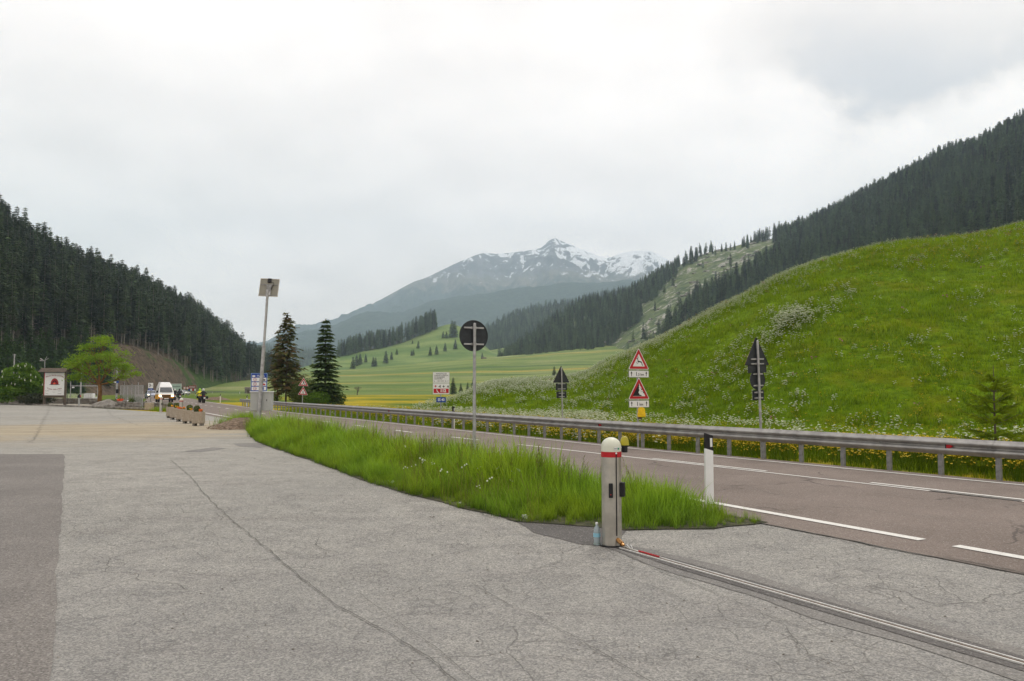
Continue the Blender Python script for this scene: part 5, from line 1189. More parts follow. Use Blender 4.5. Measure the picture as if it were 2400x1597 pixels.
while s < S1 - .5:
    rail_section(s, min(S1, s + STEP + .02), rail, path=rp)
    for q in (0, STEP / 2):
        p = rp(s + q, 0); yw = road_yaw(s + q)
        if pm_o is None:
            mb = MB(); mb.box((0, -.012, .17), (.085, .008, 1.06)); mb.box((-.0385, .02, .17), (.008, .056, 1.06)); mb.box((.0385, .02, .17), (.008, .056, 1.06)); mb.box((0, -.035, ZC), (.10, .040, .20)); mb.box((0, .002, ZC), (.12, .034, .16))
            pm_o = mb.build('post', 'post', rail); o_ = pm_o
        else: o_ = pm_o.copy(); col.objects.link(o_); o_.parent = rail
        o_.location = (p[0], p[1], 0); o_.rotation_euler = (0, 0, yw)
    p = rp(s + .12, 0)
    if s < 60:
        if bm_o is None: bm_o = bolt.build('bolt_set', 'post', rail); o_ = bm_o
        else: o_ = bm_o.copy(); col.objects.link(o_); o_.parent = rail
        o_.location = (p[0], p[1], ZC); o_.rotation_euler = (0, 0, road_yaw(s))
    s += STEP; k += 1
rf = None
for px_r in (2229, 1407, 912, 672):
    sr = min(np.linspace(0, 82, 1600), key=lambda q: abs(proj(np.array([*rp(q, -.08), ZC]))[0] - px_r)); p = rp(sr, 0)
    if rf is None: mb = MB(); mb.mat(0).prism([(-.045, -.055), (.055, 0), (-.045, .055)], -.106, -.072); mb.mat(1).box((-.052, -.085, 0), (.014, .06, .115)); rf = mb.build('reflector', ['red', 'black'], rail); o_ = rf
    else: o_ = rf.copy(); col.objects.link(o_); o_.parent = rail
    o_.location = (p[0], p[1], ZC + .005); o_.rotation_euler = (0, 0, road_yaw(sr)); o_.scale = (1.25, 1, 1.25)
# far guard rail round the bend
fr2 = empty('guard_rail', (0, 0, 0), 0, 'distant guard rail following the road bend at the foot of the left wood', 'guard rail')
FR = offs(FC, 4.6)[14:]
def fpath(s, n): i = min(int(s), len(FR) - 2); f = s - i; p = FR[i] * (1 - f) + FR[i + 1] * f; t = FR[i + 1] - FR[i]; t /= np.linalg.norm(t); return (p[0] + t[1] * n, p[1] - t[0] * n)
V = []; 
for i in range(len(FR)):
    for z in (.45, .80): V.append((*fpath(min(i, len(FR) - 1.01), 0), z))
MB().add(V, [(2 * i, 2 * i + 2, 2 * i + 3, 2 * i + 1) for i in range(len(FR) - 1)]).add([(v[0] + .08, v[1] + .05, v[2]) for v in V], [(2 * i, 2 * i + 1, 2 * i + 3, 2 * i + 2) for i in range(len(FR) - 1)]).build('beam', 'rail', fr2)
for i in range(0, len(FR) - 1): p = FR[i]; MB().box((p[0], p[1], .3), (.1, .1, .8)).build('post', 'post', fr2)

# ---- bollard gate at the lot entrance
def bollard(loc, label, yaw=0.0, detail=True, group=None, lamp=True):
    o = empty('barrier_bollard', loc, yaw, label, 'bollard', group); r = .105
    # fluted aluminium column
    V = []; nseg = 48; prof_ = []
    for k in range(nseg):
        t = 2 * math.pi * k / nseg; rr = r * (1 - .045 * (1 if (k % 8) in (3, 4) else 0)); prof_.append((rr * math.cos(t), rr * math.sin(t)))
    mb = MB(); vs = [(x, y, z) for z in (.01, .93) for x, y in prof_]; mb.add(vs, [(i, (i + 1) % nseg, nseg + (i + 1) % nseg, nseg + i) for i in range(nseg)] + [tuple(range(nseg, 2 * nseg))]); c_ = mb.build('column', 'alu', o, smooth=True)
    MB().lathe([(.105, .928), (.1085, .929), (.1085, .985), (.105, .986)], 32).build('red_band', 'red', o, smooth=True)
    cap = [(.1065, .986)] + [(.1065 * math.cos(t), 1.035 + .100 * math.sin(t)) for t in np.linspace(0, math.pi / 2 * .98, 9)]
    MB().lathe(cap, 32).build('cap', 'cream', o, smooth=True)
    if not detail: return o
    fa = -math.pi / 2 + .38; dx_, dy_ = math.cos(fa), math.sin(fa)
    MB().box((dx_ * .105, dy_ * .105, .55), (.010, .012, .87), fa + math.pi / 2).build('slot', 'black', c_)
    MB().lathe([(.001, -.012), (.009, -.008), (.011, 0), (.001, .006)], 8, (dx_ * .108, dy_ * .108, .972), 'Y').build('slot_knob', 'white', c_)
    a2 = -math.pi / 2 - .18; q = MB().bbox((math.cos(a2) * .118, math.sin(a2) * .118, .585), (.044, .030, .15), .004, a2 + math.pi / 2).build('sensor_box', 'black', o)
    MB().lathe([(.001, -.004), (.006, -.002), (.001, .0)], 8, (math.cos(a2) * .134, math.sin(a2) * .134, .545), 'Y').build('sensor_light', 'red', q)
    a3 = -.42; MB().bbox((math.cos(a3) * .122, math.sin(a3) * .122, .59), (.058, .045, .15), .005, a3 + math.pi / 2).build('lock_box', 'black', o)
    st = MB(); st.prism([(-.030, -.014), (.034, -.014), (.034, .014), (-.030, .014)], -.0015, 0); s_ = st.build('sticker', 'white', o); s_.location = (.045, -.098, 1.020); s_.rotation_euler = (0, 0, .44)
    MB().prism([(.012, -.010), (.030, -.010), (.030, .010), (.012, .010)], -.003, -.0016).build('sticker_mark', plain('sticker_green', (.02, .25, .12), .5), s_)
    text_part('FAAC', .016, s_, -.010, -.003, 0, 'ink', 'sticker_text')
    if lamp:
        a4 = .28; lx, ly = math.cos(a4) * .155, math.sin(a4) * .155; l_ = MB().mat(0).lathe([(.044, 1.045), (.05, 1.05), (.047, 1.075), (.036, 1.125), (.02, 1.14), (.001, 1.145)], 18, (lx, ly, 0)).build('beacon', 'olive', o, smooth=True)
        MB().lathe([(.028, .972), (.032, .975), (.032, 1.03), (.046, 1.035), (.046, 1.046)], 14, (lx, ly, 0)).box((lx * .8, ly * .8, 1.0), (.06, .03, .03)).build('beacon_socket', 'black', l_)
    MB().tube([(.05, -.09, .075), (.085, -.16, .045)], [.022, .026], 12).tube([(.085, -.16, .045), (.10, -.19, .032)], [.018, .016], 10).build('chain_nozzle', 'brass', o)
    MB().lathe([(.13, 0), (.13, .010), (.107, .012)], 28).build('base_plate', 'black', o)
    return o
bx, by = G(1437, 1284)
bollard((bx, by + .1, .006), 'large silver bollard with cream dome, red band and beacon beside the verge')
b2 = at(427, 47.5); bollard(b2, 'silver bollard with red band standing behind the flower tubs', .3, False)
b3 = at(380, 58.2); bollard(b3, 'slim silver bollard with dark boxes at the far road entrance beside the stone block', .8, True, None, False)
# chain: twin steel strands dropping to the ground, red plastic sheath further on, then lying in the track
ch = empty('barrier_chain', (0, 0, 0), 0, 'thin steel chain with red sheath running from the silver bollard into the ground track', 'chain')
s0_ = Vector((bx + .10, by + .1 - .19, .035)); pA = tk(.30, 0); pB_ = tk(.62, .0)
mb = MB()
for off in (-.008, .008): mb.tube([s0_ + Vector((off, 0, 0)), Vector(((s0_.x + pA[0]) / 2, (s0_.y + pA[1]) / 2 + off, .024)), Vector((pA[0], pA[1] + off, .022))], .004, 5)
mb.build('strand', 'alu', ch)
mb = MB(); 
for k in range(16):
    f = k / 16; a_ = Vector((pA[0] + (pB_[0] - pA[0]) * f, pA[1] + (pB_[1] - pA[1]) * f, .026)); b_ = a_ + Vector(((pB_[0] - pA[0]) / 20, (pB_[1] - pA[1]) / 20, .004 * (k % 2))); mb.tube([a_, b_], .0085, 5)
mb.build('red_sheath', 'red', ch, kind='stuff')
mb = MB(); mb.tube([(bx + .13, by - .09, .05), (bx + .16, by - .12, .02), (bx + .155, by - .2, .02)], .004, 4).tube([(bx + .17, by - .10, .05), (bx + .18, by - .15, .02)], .003, 4); mb.build('loose_wire', 'white', ch)
tr = empty('ground_track', (0, 0, 0), 0, 'flush double steel track crossing the lot entrance from the bollard', 'ground track')
for nm, off, w_, mat_, z in (('edge_strip', -.030, .014, 'white', .019), ('edge_strip', .030, .014, 'white', .019), ('channel', 0, .046, 'rubberbrown', .012)):
    if mat_ == 'rubberbrown' and mat_ not in MAT: MAT[mat_] = plain('rusty_channel', (.12, .085, .06), .7, .2, .2, 12)
    if mat_ == 'white': mat_ = 'alu_bright'
    if mat_ == 'alu_bright' and mat_ not in MAT: MAT[mat_] = plain('worn_bright_steel', (.62, .61, .58), .4, .3, .1, 12)
    a0, a1 = tk(.02, off - w_ / 2), tk(.02, off + w_ / 2); b0_, b1_ = tk(LT - .1, off - w_ / 2), tk(LT - .1, off + w_ / 2)
    MB().add([(a0[0], a0[1], z), (a1[0], a1[1], z), (b1_[0], b1_[1], z), (b0_[0], b0_[1], z)] + [(a0[0], a0[1], .009), (a1[0], a1[1], .009), (b1_[0], b1_[1], .009), (b0_[0], b0_[1], .009)], [(0, 1, 2, 3), (0, 4, 5, 1), (1, 5, 6, 2), (2, 6, 7, 3), (3, 7, 4, 0)]).build(nm, mat_, tr)
# water bottle behind the bollard
bo = empty('water_bottle', (bx - .155, by + .13, .004), 0, 'crumpled clear plastic water bottle beside the base of the silver bollard', 'bottle')
pb = M('clear_plastic', .12, spec=.5); pb.color(rgb(.55, .66, .70)); pb.b.inputs['Transmission Weight'].default_value = .55
MB().lathe([(.03, 0), (.036, .01), (.034, .05), (.037, .07), (.033, .1), (.037, .13), (.034, .16), (.03, .18), (.013, .205), (.013, .22)], 16).build('body', pb.m, bo, smooth=True)
MB().lathe([(.0375, .085), (.0375, .125)], 16).build('label_band', plain('bottle_label', (.25, .50, .62), .5), bo)
MB().lathe([(.015, .215), (.015, .235)], 12).build('cap', 'white', bo)
# crumpled litter on the verge edge
for (x_, y_, sz, lb) in ((916, 1137, .07, 'crumpled white paper scrap at the edge of the verge grass'), (1232, 1219, .06, 'torn scrap of paper on the tip of the verge edge'), (1078, 1184, .03, 'small white litter scrap in front of the dandelions')):
    gx_, gy_ = G(x_, y_); g = random.Random(int(x_)); mb = MB()
    for k in range(7): q = [(g.uniform(-sz, sz), g.uniform(-sz, sz) * .7, g.uniform(0, sz)) for _ in range(3)]; mb.add(q, [(0, 1, 2)])
    mb.build('paper_scrap', 'white', None, loc=(gx_, gy_, .015), label=lb, cat='litter')
gx_, gy_ = G(1013, 1213); g = random.Random(5); mb = MB()
for k in range(9): a_ = g.uniform(0, 6.28); mb.add([(0, 0, .004), (.05 * math.cos(a_), .03 * math.sin(a_), .012), (.03 * math.cos(a_ + .8), .03 * math.sin(a_ + .8), .003)], [(0, 1, 2)])
mb.build('dead_leaf', 'wood', None, loc=(gx_, gy_, .004), label='curled brown dead leaf lying alone on the pale asphalt', cat='leaf')
g = random.Random(77); mb = MB()
for k in range(330):
    px__, py__ = g.uniform(60, 2300), 1010 + 560 * g.random() ** 1.4; q = G(px__, py__)
    if q[0] * NV[0] + q[1] * NV[1] > 7.2: continue
    r_ = g.uniform(.004, .012); mb.add([(q[0] - r_, q[1], .001), (q[0] + r_ * .8, q[1] - r_, .001), (q[0] + r_, q[1] + r_ * .6, .001), (q[0], q[1], .001 + r_ * .8)], [(0, 1, 3), (1, 2, 3), (2, 0, 3)])
mb.build('loose_grit', 'stone', None, kind='stuff', label='loose grit lying on the asphalt')

# ---- delineator posts
def delineator(loc, label, yaw, group=None, h=1.0):
    o = empty('delineator_post', loc, yaw, label, 'marker post', group)
    def shape(z0, z1, top=False):
        pl = [(-.06, -.045), (.06, -.045), (.06, .0), (.025, .05), (-.025, .05), (-.06, 0)]; sl = .035 if top else 0
        mb = MB(); vs = [(x, y, z0 - (x + .06) / .12 * .035) for x, y in pl] + [(x, y, z1 - (x + .06) / .12 * .035) for x, y in pl]; n = 6
        return mb.add(vs, [tuple(range(n - 1, -1, -1)), tuple(range(n, 2 * n))] + [(i, (i + 1) % n, n + (i + 1) % n, n + i) for i in range(n)])
    shape(-.2, h - .20).build('shaft', 'white', o); b = shape(h - .20, h + .02, True).build('black_head', 'black', o)
    MB().box((.028, -.048, h - .115), (.034, .006, .125)).build('reflector', 'white', b); return o
delineator((*G(1661, 1182), 0), 'white marker post with black head and reflector at the tip of the verge', .25)
p = rp(31.5, .35); delineator((p[0], p[1], -.05), 'marker post whose black head peeps over the guard rail by the low mound', .5, h=.95)
p = rd(84.5, 15.4); delineator((p[0], p[1], 0), 'white marker post at the start of the guard rail left of the grey cabinet', .5)
delineator((*at(518, 104)[:2], 0), 'white marker post in the grass right of the motorcycles', .5)
delineator((*at(563, 300)[:2], 0), 'small distant white marker post on the bend beneath the wood', .5)
delineator((*at(499, 330)[:2], 0), 'tiny distant marker post before the far guard rail', .5)

# ---- signs
o = empty('round_road_sign', at(1106, 15.5), YAW_AWAY - R(2), 'round sign seen from its black back on a grey pole in the verge', 'road sign')
# (px 1106, disc centre y 787) -> height
zc = D(1106, 787, 15.5)[2]; pole(o, zc + .22, .031, (-.00, 0))
o.location.x = (1112 - 1200) / FPX * 15.5; o.rotation_euler.x = 0; 
mb = MB(); mb.mat(0).prism(circ(.298, zc, n=40), -.058, -.054); mb.mat(1).prism(circ(.300, zc, n=40), -.054, -.044); 
pts_ = circ(.298, zc, n=40); mb.mat(1).tube([(x, -.040, z) for x, z in pts_ + pts_[:1]], .009, 6, cap=False)
mb.build('disc', ['white', 'signback'], o); MB().prism(circ(.298, zc, n=40), -.061, -.0585).build('red_ring', 'red', o); MB().prism(circ(.22, zc, n=40), -.0635, -.0615).build('white_field', 'white', o)
brackets(o, (zc + .155, zc - .165), .42, -.044, .031)
def warn(o, s, z0, y=-.05, sym=None):
    "triangular warning plate, base at z0"
    pl = plate(o, 'triangle_plate', rounded(tri(s, z0), .03 * s / .7), ['white', 'signback'], y, lip=False)
    MB().prism(rounded(tri(s, z0, .016 * s / .7), .025 * s / .7), y - .018, y - .0145).build('red_border', 'red', pl)
    MB().prism(rounded(tri(s, z0, .085 * s / .7), .012), y - .021, y - .0185).build('white_field', 'white', pl)
    if sym: sym(pl, s, z0, y - .0215)
def poly_sym(pl, polys, y, name='symbol', mat='ink'):
    mb = MB()
    for p_ in polys: mb.prism(p_, y - .002, y)
    mb.build(name, mat, pl)
def deer(pl, s, z0, y):
    k = s / .7; T = lambda P: [((x) * k, z0 + z * k) for x, z in P]
    poly_sym(pl, [T([(-.015, .245), (.03, .235), (.085, .225), (.10, .205), (.09, .185), (.05, .195), (-.005, .205), (-.03, .215)]),          # body
                  T([(-.03, .215), (-.005, .215), (-.022, .262), (-.030, .300), (-.048, .302), (-.044, .262)]),   # neck
                  T([(-.044, .288), (-.028, .308), (-.058, .312), (-.082, .300), (-.075, .290)]),     # head
                  T([(-.048, .305), (-.040, .305), (-.030, .352), (-.018, .372), (-.026, .374), (-.040, .355)]),  # antler
                  T([(-.040, .305), (-.034, .303), (-.005, .340), (-.010, .345)]),
                  T([(-.030, .222), (-.020, .208), (-.070, .196), (-.098, .212), (-.103, .205), (-.074, .185)]), T([(-.010, .215), (.0, .203), (-.035, .175), (-.075, .160), (-.072, .152), (-.028, .165)]),
                  T([(.082, .222), (.102, .205), (.118, .160), (.145, .105), (.138, .101), (.106, .155), (.075, .195)]), T([(.080, .205), (.092, .198), (.100, .150), (.128, .098), (.120, .096), (.090, .148)])], y)
def rocks(pl, s, z0, y):
    k = s / .7; T = lambda P: [((x) * k, z0 + z * k) for x, z in P]
    poly_sym(pl, [T([(-.215, .092), (.085, .092), (.070, .118), (.02, .125), (-.005, .165), (-.025, .19), (.0, .225), (.012, .26), (-.010, .285), (.005, .315), (-.008, .345), (.005, .380), (-.008, .425)])] +
             [T(circ(r_, z_, x_, 10)) for x_, z_, r_ in ((.030, .365, .008), (.042, .305, .010), (.085, .275, .022), (.055, .235, .008), (.098, .215, .012), (.148, .190, .022), (.06, .205, .006))], y)
def walker(pl, s, z0, y):
    k = s / .7; T = lambda P: [((x) * k, z0 + z * k) for x, z in P]
    poly_sym(pl, [T(circ(.032, .335, 0, 12)), T([(-.03, .30), (.03, .30), (.045, .20), (-.03, .20)]), T([(-.03, .21), (.0, .21), (-.05, .10), (-.09, .10)]), T([(.01, .21), (.045, .21), (.09, .10), (.05, .10)]), T([(.03, .28), (.09, .20), (.08, .19), (.02, .25)]), T([(.06, .10), (.17, .10), (.12, .15)]), T([(-.16, .10), (-.10, .10), (-.13, .14)])], y)
def walker2(pl, s, z0, y):
    k = s / .7; T = lambda P: [((x) * k, z0 + z * k) for x, z in P]
    poly_sym(pl, [T([(-.07, .09), (-.045, .09), (-.012, .30), (-.02, .34)]), T([(.035, .09), (.07, .09), (.025, .34), (.012, .30)]), T([(-.045, .19), (.045, .19), (.035, .215), (-.035, .215)])], y)
def km_plate(o, txt, zc_, w_=.64, h_=.235, bold=.0, split=None):
    pl = plate(o, 'distance_plate', rounded(rect(w_, h_, zc_), .02), ['white', 'signback'], -.05, lip=False)
    MB().prism(rounded(rect(w_, h_, zc_), .02), -.0665, -.0645).build('border', 'galv', pl); MB().prism(rounded(rect(w_ - .022, h_ - .022, zc_), .014), -.069, -.067).build('white_field', 'white', pl)
    for sx in (-1, 1): x = sx * w_ * .37; poly_sym(pl, [[(x - .010, zc_ - .065), (x + .010, zc_ - .065), (x + .010, zc_ + .02), (x - .010, zc_ + .02)], [(x - .033, zc_ + .012), (x + .033, zc_ + .012), (x, zc_ + .075)]], -.0695, 'arrow')
    for t_, x_, s_ in txt: text_part(t_, s_, pl, x_, -.0705, zc_ - .005 - (.155 - s_) * .22, 'ink', bold=.02)
Yd = 22.9; yaw_d = R(26)
o = empty('wildlife_rockfall_sign', at(1494, Yd), yaw_d, 'two red triangles, leaping deer 1,5 km above falling rocks 1 km, on one pole', 'road sign')
zt = lambda py, Y_=Yd: D(1494, py, Y_)[2]
pole(o, zt(822), .030, (-.0, 0)); o.location.z = -.05
s_ = .665 / .95
warn(o, .72, zt(866.5) + .05, sym=deer); km_plate(o, [('1', -.085, .155), (',5 km', .065, .098)], zt(877) + .05, .69, .20)
warn(o, .74, zt(936.5) + .05, sym=rocks); km_plate(o, [('1', -.06, .155), ('km', .075, .105)], zt(947) + .05, .69, .20)
bc = MB(); zb = zt(957) + .05
pw_ = empty('warning_lamp', (o.location.x + .05, Yd - .075, 0), 0, 'yellow flashing lamp clamped to the pole under the deer and rockfall sign', 'warning lamp')
MB().prism(circ(.102, zb - .115, .03, 20), -.10, -.03).build('lens', 'yellow', pw_); MB().bbox((.035, -.03, zb - .235), (.22, .12, .13), .012).build('battery_case', 'yellow', pw_)
MB().box((.0, .03, zb - .32), (.10, .06, .08)).tube([(.02, 0, zb - .36), (.03, -.02, zb - .42)], .012, 5).build('clamp', 'wood', pw_)
def back_sign(px, Y_, lean, label, build, top, z_off=-.06):
    x, y, _ = at(px, Y_); o = empty('road_sign', (x, y, z_off), YAW_AWAY, label, 'road sign')
    # a pole leaning like the photo's: tilt the whole thing about its foot
    o.rotation_euler = (R(lean[1]), R(lean[0]), YAW_AWAY); z = lambda py: D(px, py, Y_)[2] - z_off
    pole(o, z(top) , .032); build(o, z); return o
def bA(o, z):
    s = z(790) - z(856); plate(o, 'triangle_plate', rounded(tri(s / .866, z(856)), .02), ['red', 'signback'], -.045)
    MB().prism(rounded(tri(s / .866, z(856), .05), .015), -.064, -.0595).build('white_field', 'white', o)
    plate(o, 'lower_plate', rect(.60, z(850) - z(868), (z(850) + z(868)) / 2 - .06), ['white', 'signback'], -.045); brackets(o, (z(842), z(853)), .42, -.04, .032)
    plate(o, 'round_plate', circ((z(867) - z(914)) / 2, z(890.5), n=28), ['white', 'signback'], -.045); brackets(o, (z(877), z(904)), .32, -.04, .032)
    plate(o, 'square_plate', rect(.37, z(915) - z(938), z(926.5)), ['white', 'signback'], -.045); brackets(o, (z(920), z(933)), .28, -.04, .032)
o = back_sign(1782, 19.6, (0, 0), 'grey-backed triangle, disc and plate on a leaning pole before the flowery hill', bA, 801)
o.rotation_euler = (R(0), R(1.6), YAW_AWAY)
def bB(o, z):
    s = z(858) - z(897); plate(o, 'triangle_plate', rounded(tri(s / .866, z(897)), .02), ['red', 'signback'], -.045)
    MB().prism(rounded(tri(s / .866, z(897), .05), .015), -.064, -.0595).build('white_field', 'white', o)
    plate(o, 'upper_plate', rect(.58, z(899) - z(915), z(907)), ['white', 'signback'], -.045); brackets(o, (z(900), z(912)), .40, -.04, .032)
    plate(o, 'lower_plate', rect(.52, z(918) - z(933), z(925.5)), ['white', 'signback'], -.045); brackets(o, (z(922), z(930)), .30, -.04, .032)
o = back_sign(1318, 36, (0, 0), 'smaller grey-backed triangle with two plates behind the guard rail left of the deer sign', bB, 863)
o.rotation_euler = (0, R(.9), YAW_AWAY)
# work-zone pair
o = empty('work_zone_sign', at(709, 64), R(16), 'two red triangles with walking figures on one pole before the spruces', 'road sign')
zq = lambda py: D(709, py, 64)[2]
pole(o, zq(890), .030); warn(o, .78, zq(905), sym=walker); warn(o, .78, zq(926), sym=walker2); o.rotation_euler = (0, R(2.5), R(16))
# emergency call sign
o = empty('emergency_call_sign', at(1033.5, 41), R(20), 'white police and red 112 emergency-call board above a blue SS 40 plate', 'road sign')
zq = lambda py: D(1033, py, 41)[2]; o.location.z = -.08; zz_ = .08
pole(o, zq(874) + .08, .030)
h1 = zq(872.5) - zq(898); c1 = (zq(872.5) + zq(898)) / 2 + zz_; pl = plate(o, 'upper_board', rounded(rect(.88, h1, c1), .02), ['white', 'signback'], -.05, lip=False)
MB().prism(rounded(rect(.88, h1, c1), .02), -.0665, -.0645).build('border', 'galv', pl); MB().prism(rounded(rect(.855, h1 - .025, c1), .015), -.069, -.067).build('white_field', 'white', pl)
for t_, dx_, dz_, s_, al_ in (('FINANZPOLIZEI', 0, .185, .088, 'CENTER'), ('GUARDIA di FINANZA', 0, .100, .082, 'CENTER'), ('SCHLANDERS', -.37, .015, .098, 'LEFT'), ('SILANDRO', -.37, -.070, .098, 'LEFT'), ('0473 730047', -.03, -.185, .072, 'CENTER'), ('117', .35, -.185, .072, 'CENTER')): text_part(t_, s_, pl, dx_, -.0705, c1 + dz_, 'ink', bold=.012, align=al_, xs=.92)
for x_ in (-.37, .23): poly_sym(pl, [[(x_ - .02, c1 - .155), (x_, c1 - .155), (x_ + .012, c1 - .19), (x_ + .04, c1 - .215), (x_ + .03, c1 - .225), (x_ - .008, c1 - .2)]], -.0695, 'phone_symbol')
h2 = zq(898.6) - zq(924.5); c2 = (zq(898.6) + zq(924.5)) / 2 + zz_; pl = plate(o, 'lower_board', rounded(rect(.88, h2, c2), .02), ['white', 'signback'], -.05, lip=False)
MB().prism(rounded(rect(.88, h2, c2), .02), -.0665, -.0645).build('border', 'galv', pl); MB().prism(rounded(rect(.855, h2 - .025, c2), .015), -.069, -.067).build('white_field', 'white', pl)
MB().prism(rect(.80, h2 * .40, c2 - h2 * .19), -.072, -.0695).build('red_band', 'red', pl); text_part('112', .21, pl, .10, -.0725, c2 - h2 * .19, 'white', bold=.05)
poly_sym(pl, [[(x - .205, z + c2 - h2 * .19) for x, z in ((-.04, .085), (-.015, .085), (.0, .0), (.06, -.06), (.10, -.075), (.09, -.095), (.03, -.085), (-.03, -.02), (-.045, .05))]], -.0725, 'phone_symbol', 'white')
zi = c2 + h2 * .22; poly_sym(pl, [rect(.035, .115, zi, -.30), rect(.115, .035, zi, -.30)], -.0695, 'red_cross', 'red')
poly_sym(pl, [circ(.028, zi + .04, -.06, 8), rect(.10, .04, zi - .02, -.09), rect(.05, .07, zi - .03, -.05), circ(.04, zi - .02, .13, 8), rect(.13, .02, zi - .01, .13), rect(.018, .13, zi + .01, .13), circ(.022, zi + .03, .36, 8), rect(.07, .06, zi - .03, .37), rect(.05, .02, zi - .02, .32)], -.0695, 'pictograms')
c3 = (zq(931.5) + zq(943.5)) / 2 + zz_; h3 = zq(931.5) - zq(943.5); pl = plate(o, 'road_number_plate', rounded(rect(.50, h3, c3), .02), ['blue', 'signback'], -.05, lip=False); text_part('SS 40', .20, pl, 0, -.0655, c3, 'white', bold=.02, xs=.82)

# ---- solar pole with cabinet
o = empty('solar_pole', (at(612, 35)[0] , 35, 0), 0, 'tall leaning grey pole carrying a solar panel seen from behind, above a cabinet', 'solar pole')
H_ = D(632, 700, 35)[2]; dxp = (632 - 614) / FPX * 35 * .95
MB().tube([(0, -.3, -.4), (0, -.3, 0), (dxp * .42, -.3, H_ * .42), (dxp * .62, -.3, H_ * .62), (dxp * .63, -.3, H_ * .625)], [.085, .085, .082, .08, .08], 14).tube([(dxp * .62, -.3, H_ * .62), (dxp, -.3, H_ + .35)], .055, 12).lathe([(.09, 0), (.10, .03), (.06, .05)], 12, (dxp * .62, -.3, H_ * .62)).build('pole', 'galv', o, smooth=True)
zp = D(633, 676, 35)[2]; sp_o = empty('solar_panel_frame', (dxp + .01, -.42, zp)); sp_o.parent = o; sp_o.rotation_euler = (R(-18), R(3), R(4))
bpy.data.objects.remove(sp_o)
pnl = MB().bbox((0, 0, 0), (.82, .035, .82), .006).build('solar_panel', plain('panel_back_film', (.25, .24, .20), .6, 0, .06, 2), o); pnl.location = (dxp + .02, -.16, zp); pnl.rotation_euler = (R(-14), R(2.5), R(3))
mb = MB()
for x in (-.405, .405): mb.box((x, -.024, 0), (.025, .03, .835))
for z in (-.405, .405): mb.box((0, -.024, z), (.835, .03, .025))
mb.build('frame', 'alu', pnl); MB().box((0, -.028, .13), (.80, .02, .03)).box((0, -.03, -.36), (.8, .02, .02)).build('crossbar', 'post', pnl)
MB().bbox((-.01, -.05, .32), (.16, .06, .19), .01).build('junction_box', 'black', pnl); MB().prism([(-.11, .13), (.13, .13), (.09, -.13), (-.07, -.13)], -.10, -.04).build('tilt_bracket', 'post', pnl)
MB().tube([(.07, -.06, .25), (.18, -.08, .22), (.21, -.08, .12), (.14, -.08, -.02), (.09, -.08, -.14)], .010, 6).build('cable', 'black', pnl); MB().box((0, -.10, -.15), (.21, .03, .035)).box((0, -.06, -.27), (.2, .04, .22)).build('clamp', 'galv', pnl)
mb = MB().bbox((.07, -.02, .0), (.90, .38, .80), .01); cb = mb.build('cabinet', 'cabinet', o); cb.location = (0, 0, D(616, 941, 35)[2])
MB().bbox((.07, -.03, .415), (.95, .44, .04), .008).build('lid', 'white', cb); MB().box((.075, -.2125, 0), (.006, .004, .72)).box((.34, -.216, .05), (.03, .012, .08)).build('door_seam', 'signback', cb)
MB().box((-.13, 0, .33), (.16, .14, .70), taper=1.9).build('pedestal', 'cabinet', o)

# ---- speed-limit board of the border, behind the cabinet
o = empty('border_speed_sign', at(608, 62), R(10), 'blue ITALIA speed-limit board half hidden behind the solar pole and cabinet', 'road sign')
zq = lambda py: D(608, py, 62)[2]; ht = zq(875) - zq(935); zc = (zq(875) + zq(935)) / 2
for x in (-.4, .4): MB().tube([(x, 0, -.3), (x, 0, zq(878))], .03, 8).build('post', 'galv', o)
pl = plate(o, 'board', rounded(rect(1.22, ht, zc), .05), ['blue', 'signback'], -.04, lip=False)
MB().prism(rounded(rect(1.22, ht, zc), .05), -.056, -.054).build('white_rim', plain('sign_lightblue', (.35, .50, .75), .5), pl); MB().prism(rounded(rect(1.17, ht - .05, zc), .04), -.059, -.0565).build('blue_field', 'blue', pl)
text_part('ITALIA', .20, pl, .12, -.060, zq(882), 'white', bold=.01); poly_sym(pl, [circ(.075, zq(882), -.40, 18, .125)], -.0595, 'country_oval', 'white')
for i, (py, n_, m_) in enumerate(((890, '50', 'ink'), (900.5, '90', 'red'), (911, '110', 'blue'), (922, '130', 'greensign'))):
    w_ = MB().prism(rect(1.08, .28, zq(py)), -.062, -.0595).build('row', 'white', pl)
    MB().prism(circ(.125, zq(py), -.30, 20), -.0645, -.0625).build('limit_ring', 'red', w_); MB().prism(circ(.095, zq(py), -.30, 20), -.067, -.065).build('limit_disc', 'white', w_); text_part(n_, .11, w_, -.30, -.068, zq(py), 'ink')
    if i < 2: z_ = zq(py); poly_sym(w_, [[(.02, z_ - .09), (.48, z_ - .09), (.48, z_), (.42, z_ + .03), (.36, z_), (.33, z_ + .09), (.30, z_ + .0), (.24, z_ + .03), (.20, z_ + .10), (.16, z_ + .02), (.10, z_ - .02), (.02, z_ - .03)]], -.0625, 'skyline', m_)
    else: poly_sym(w_, [rect(.24, .22, zq(py), .25)], -.0625, 'road_symbol', m_ if m_ == 'blue' else 'blue')

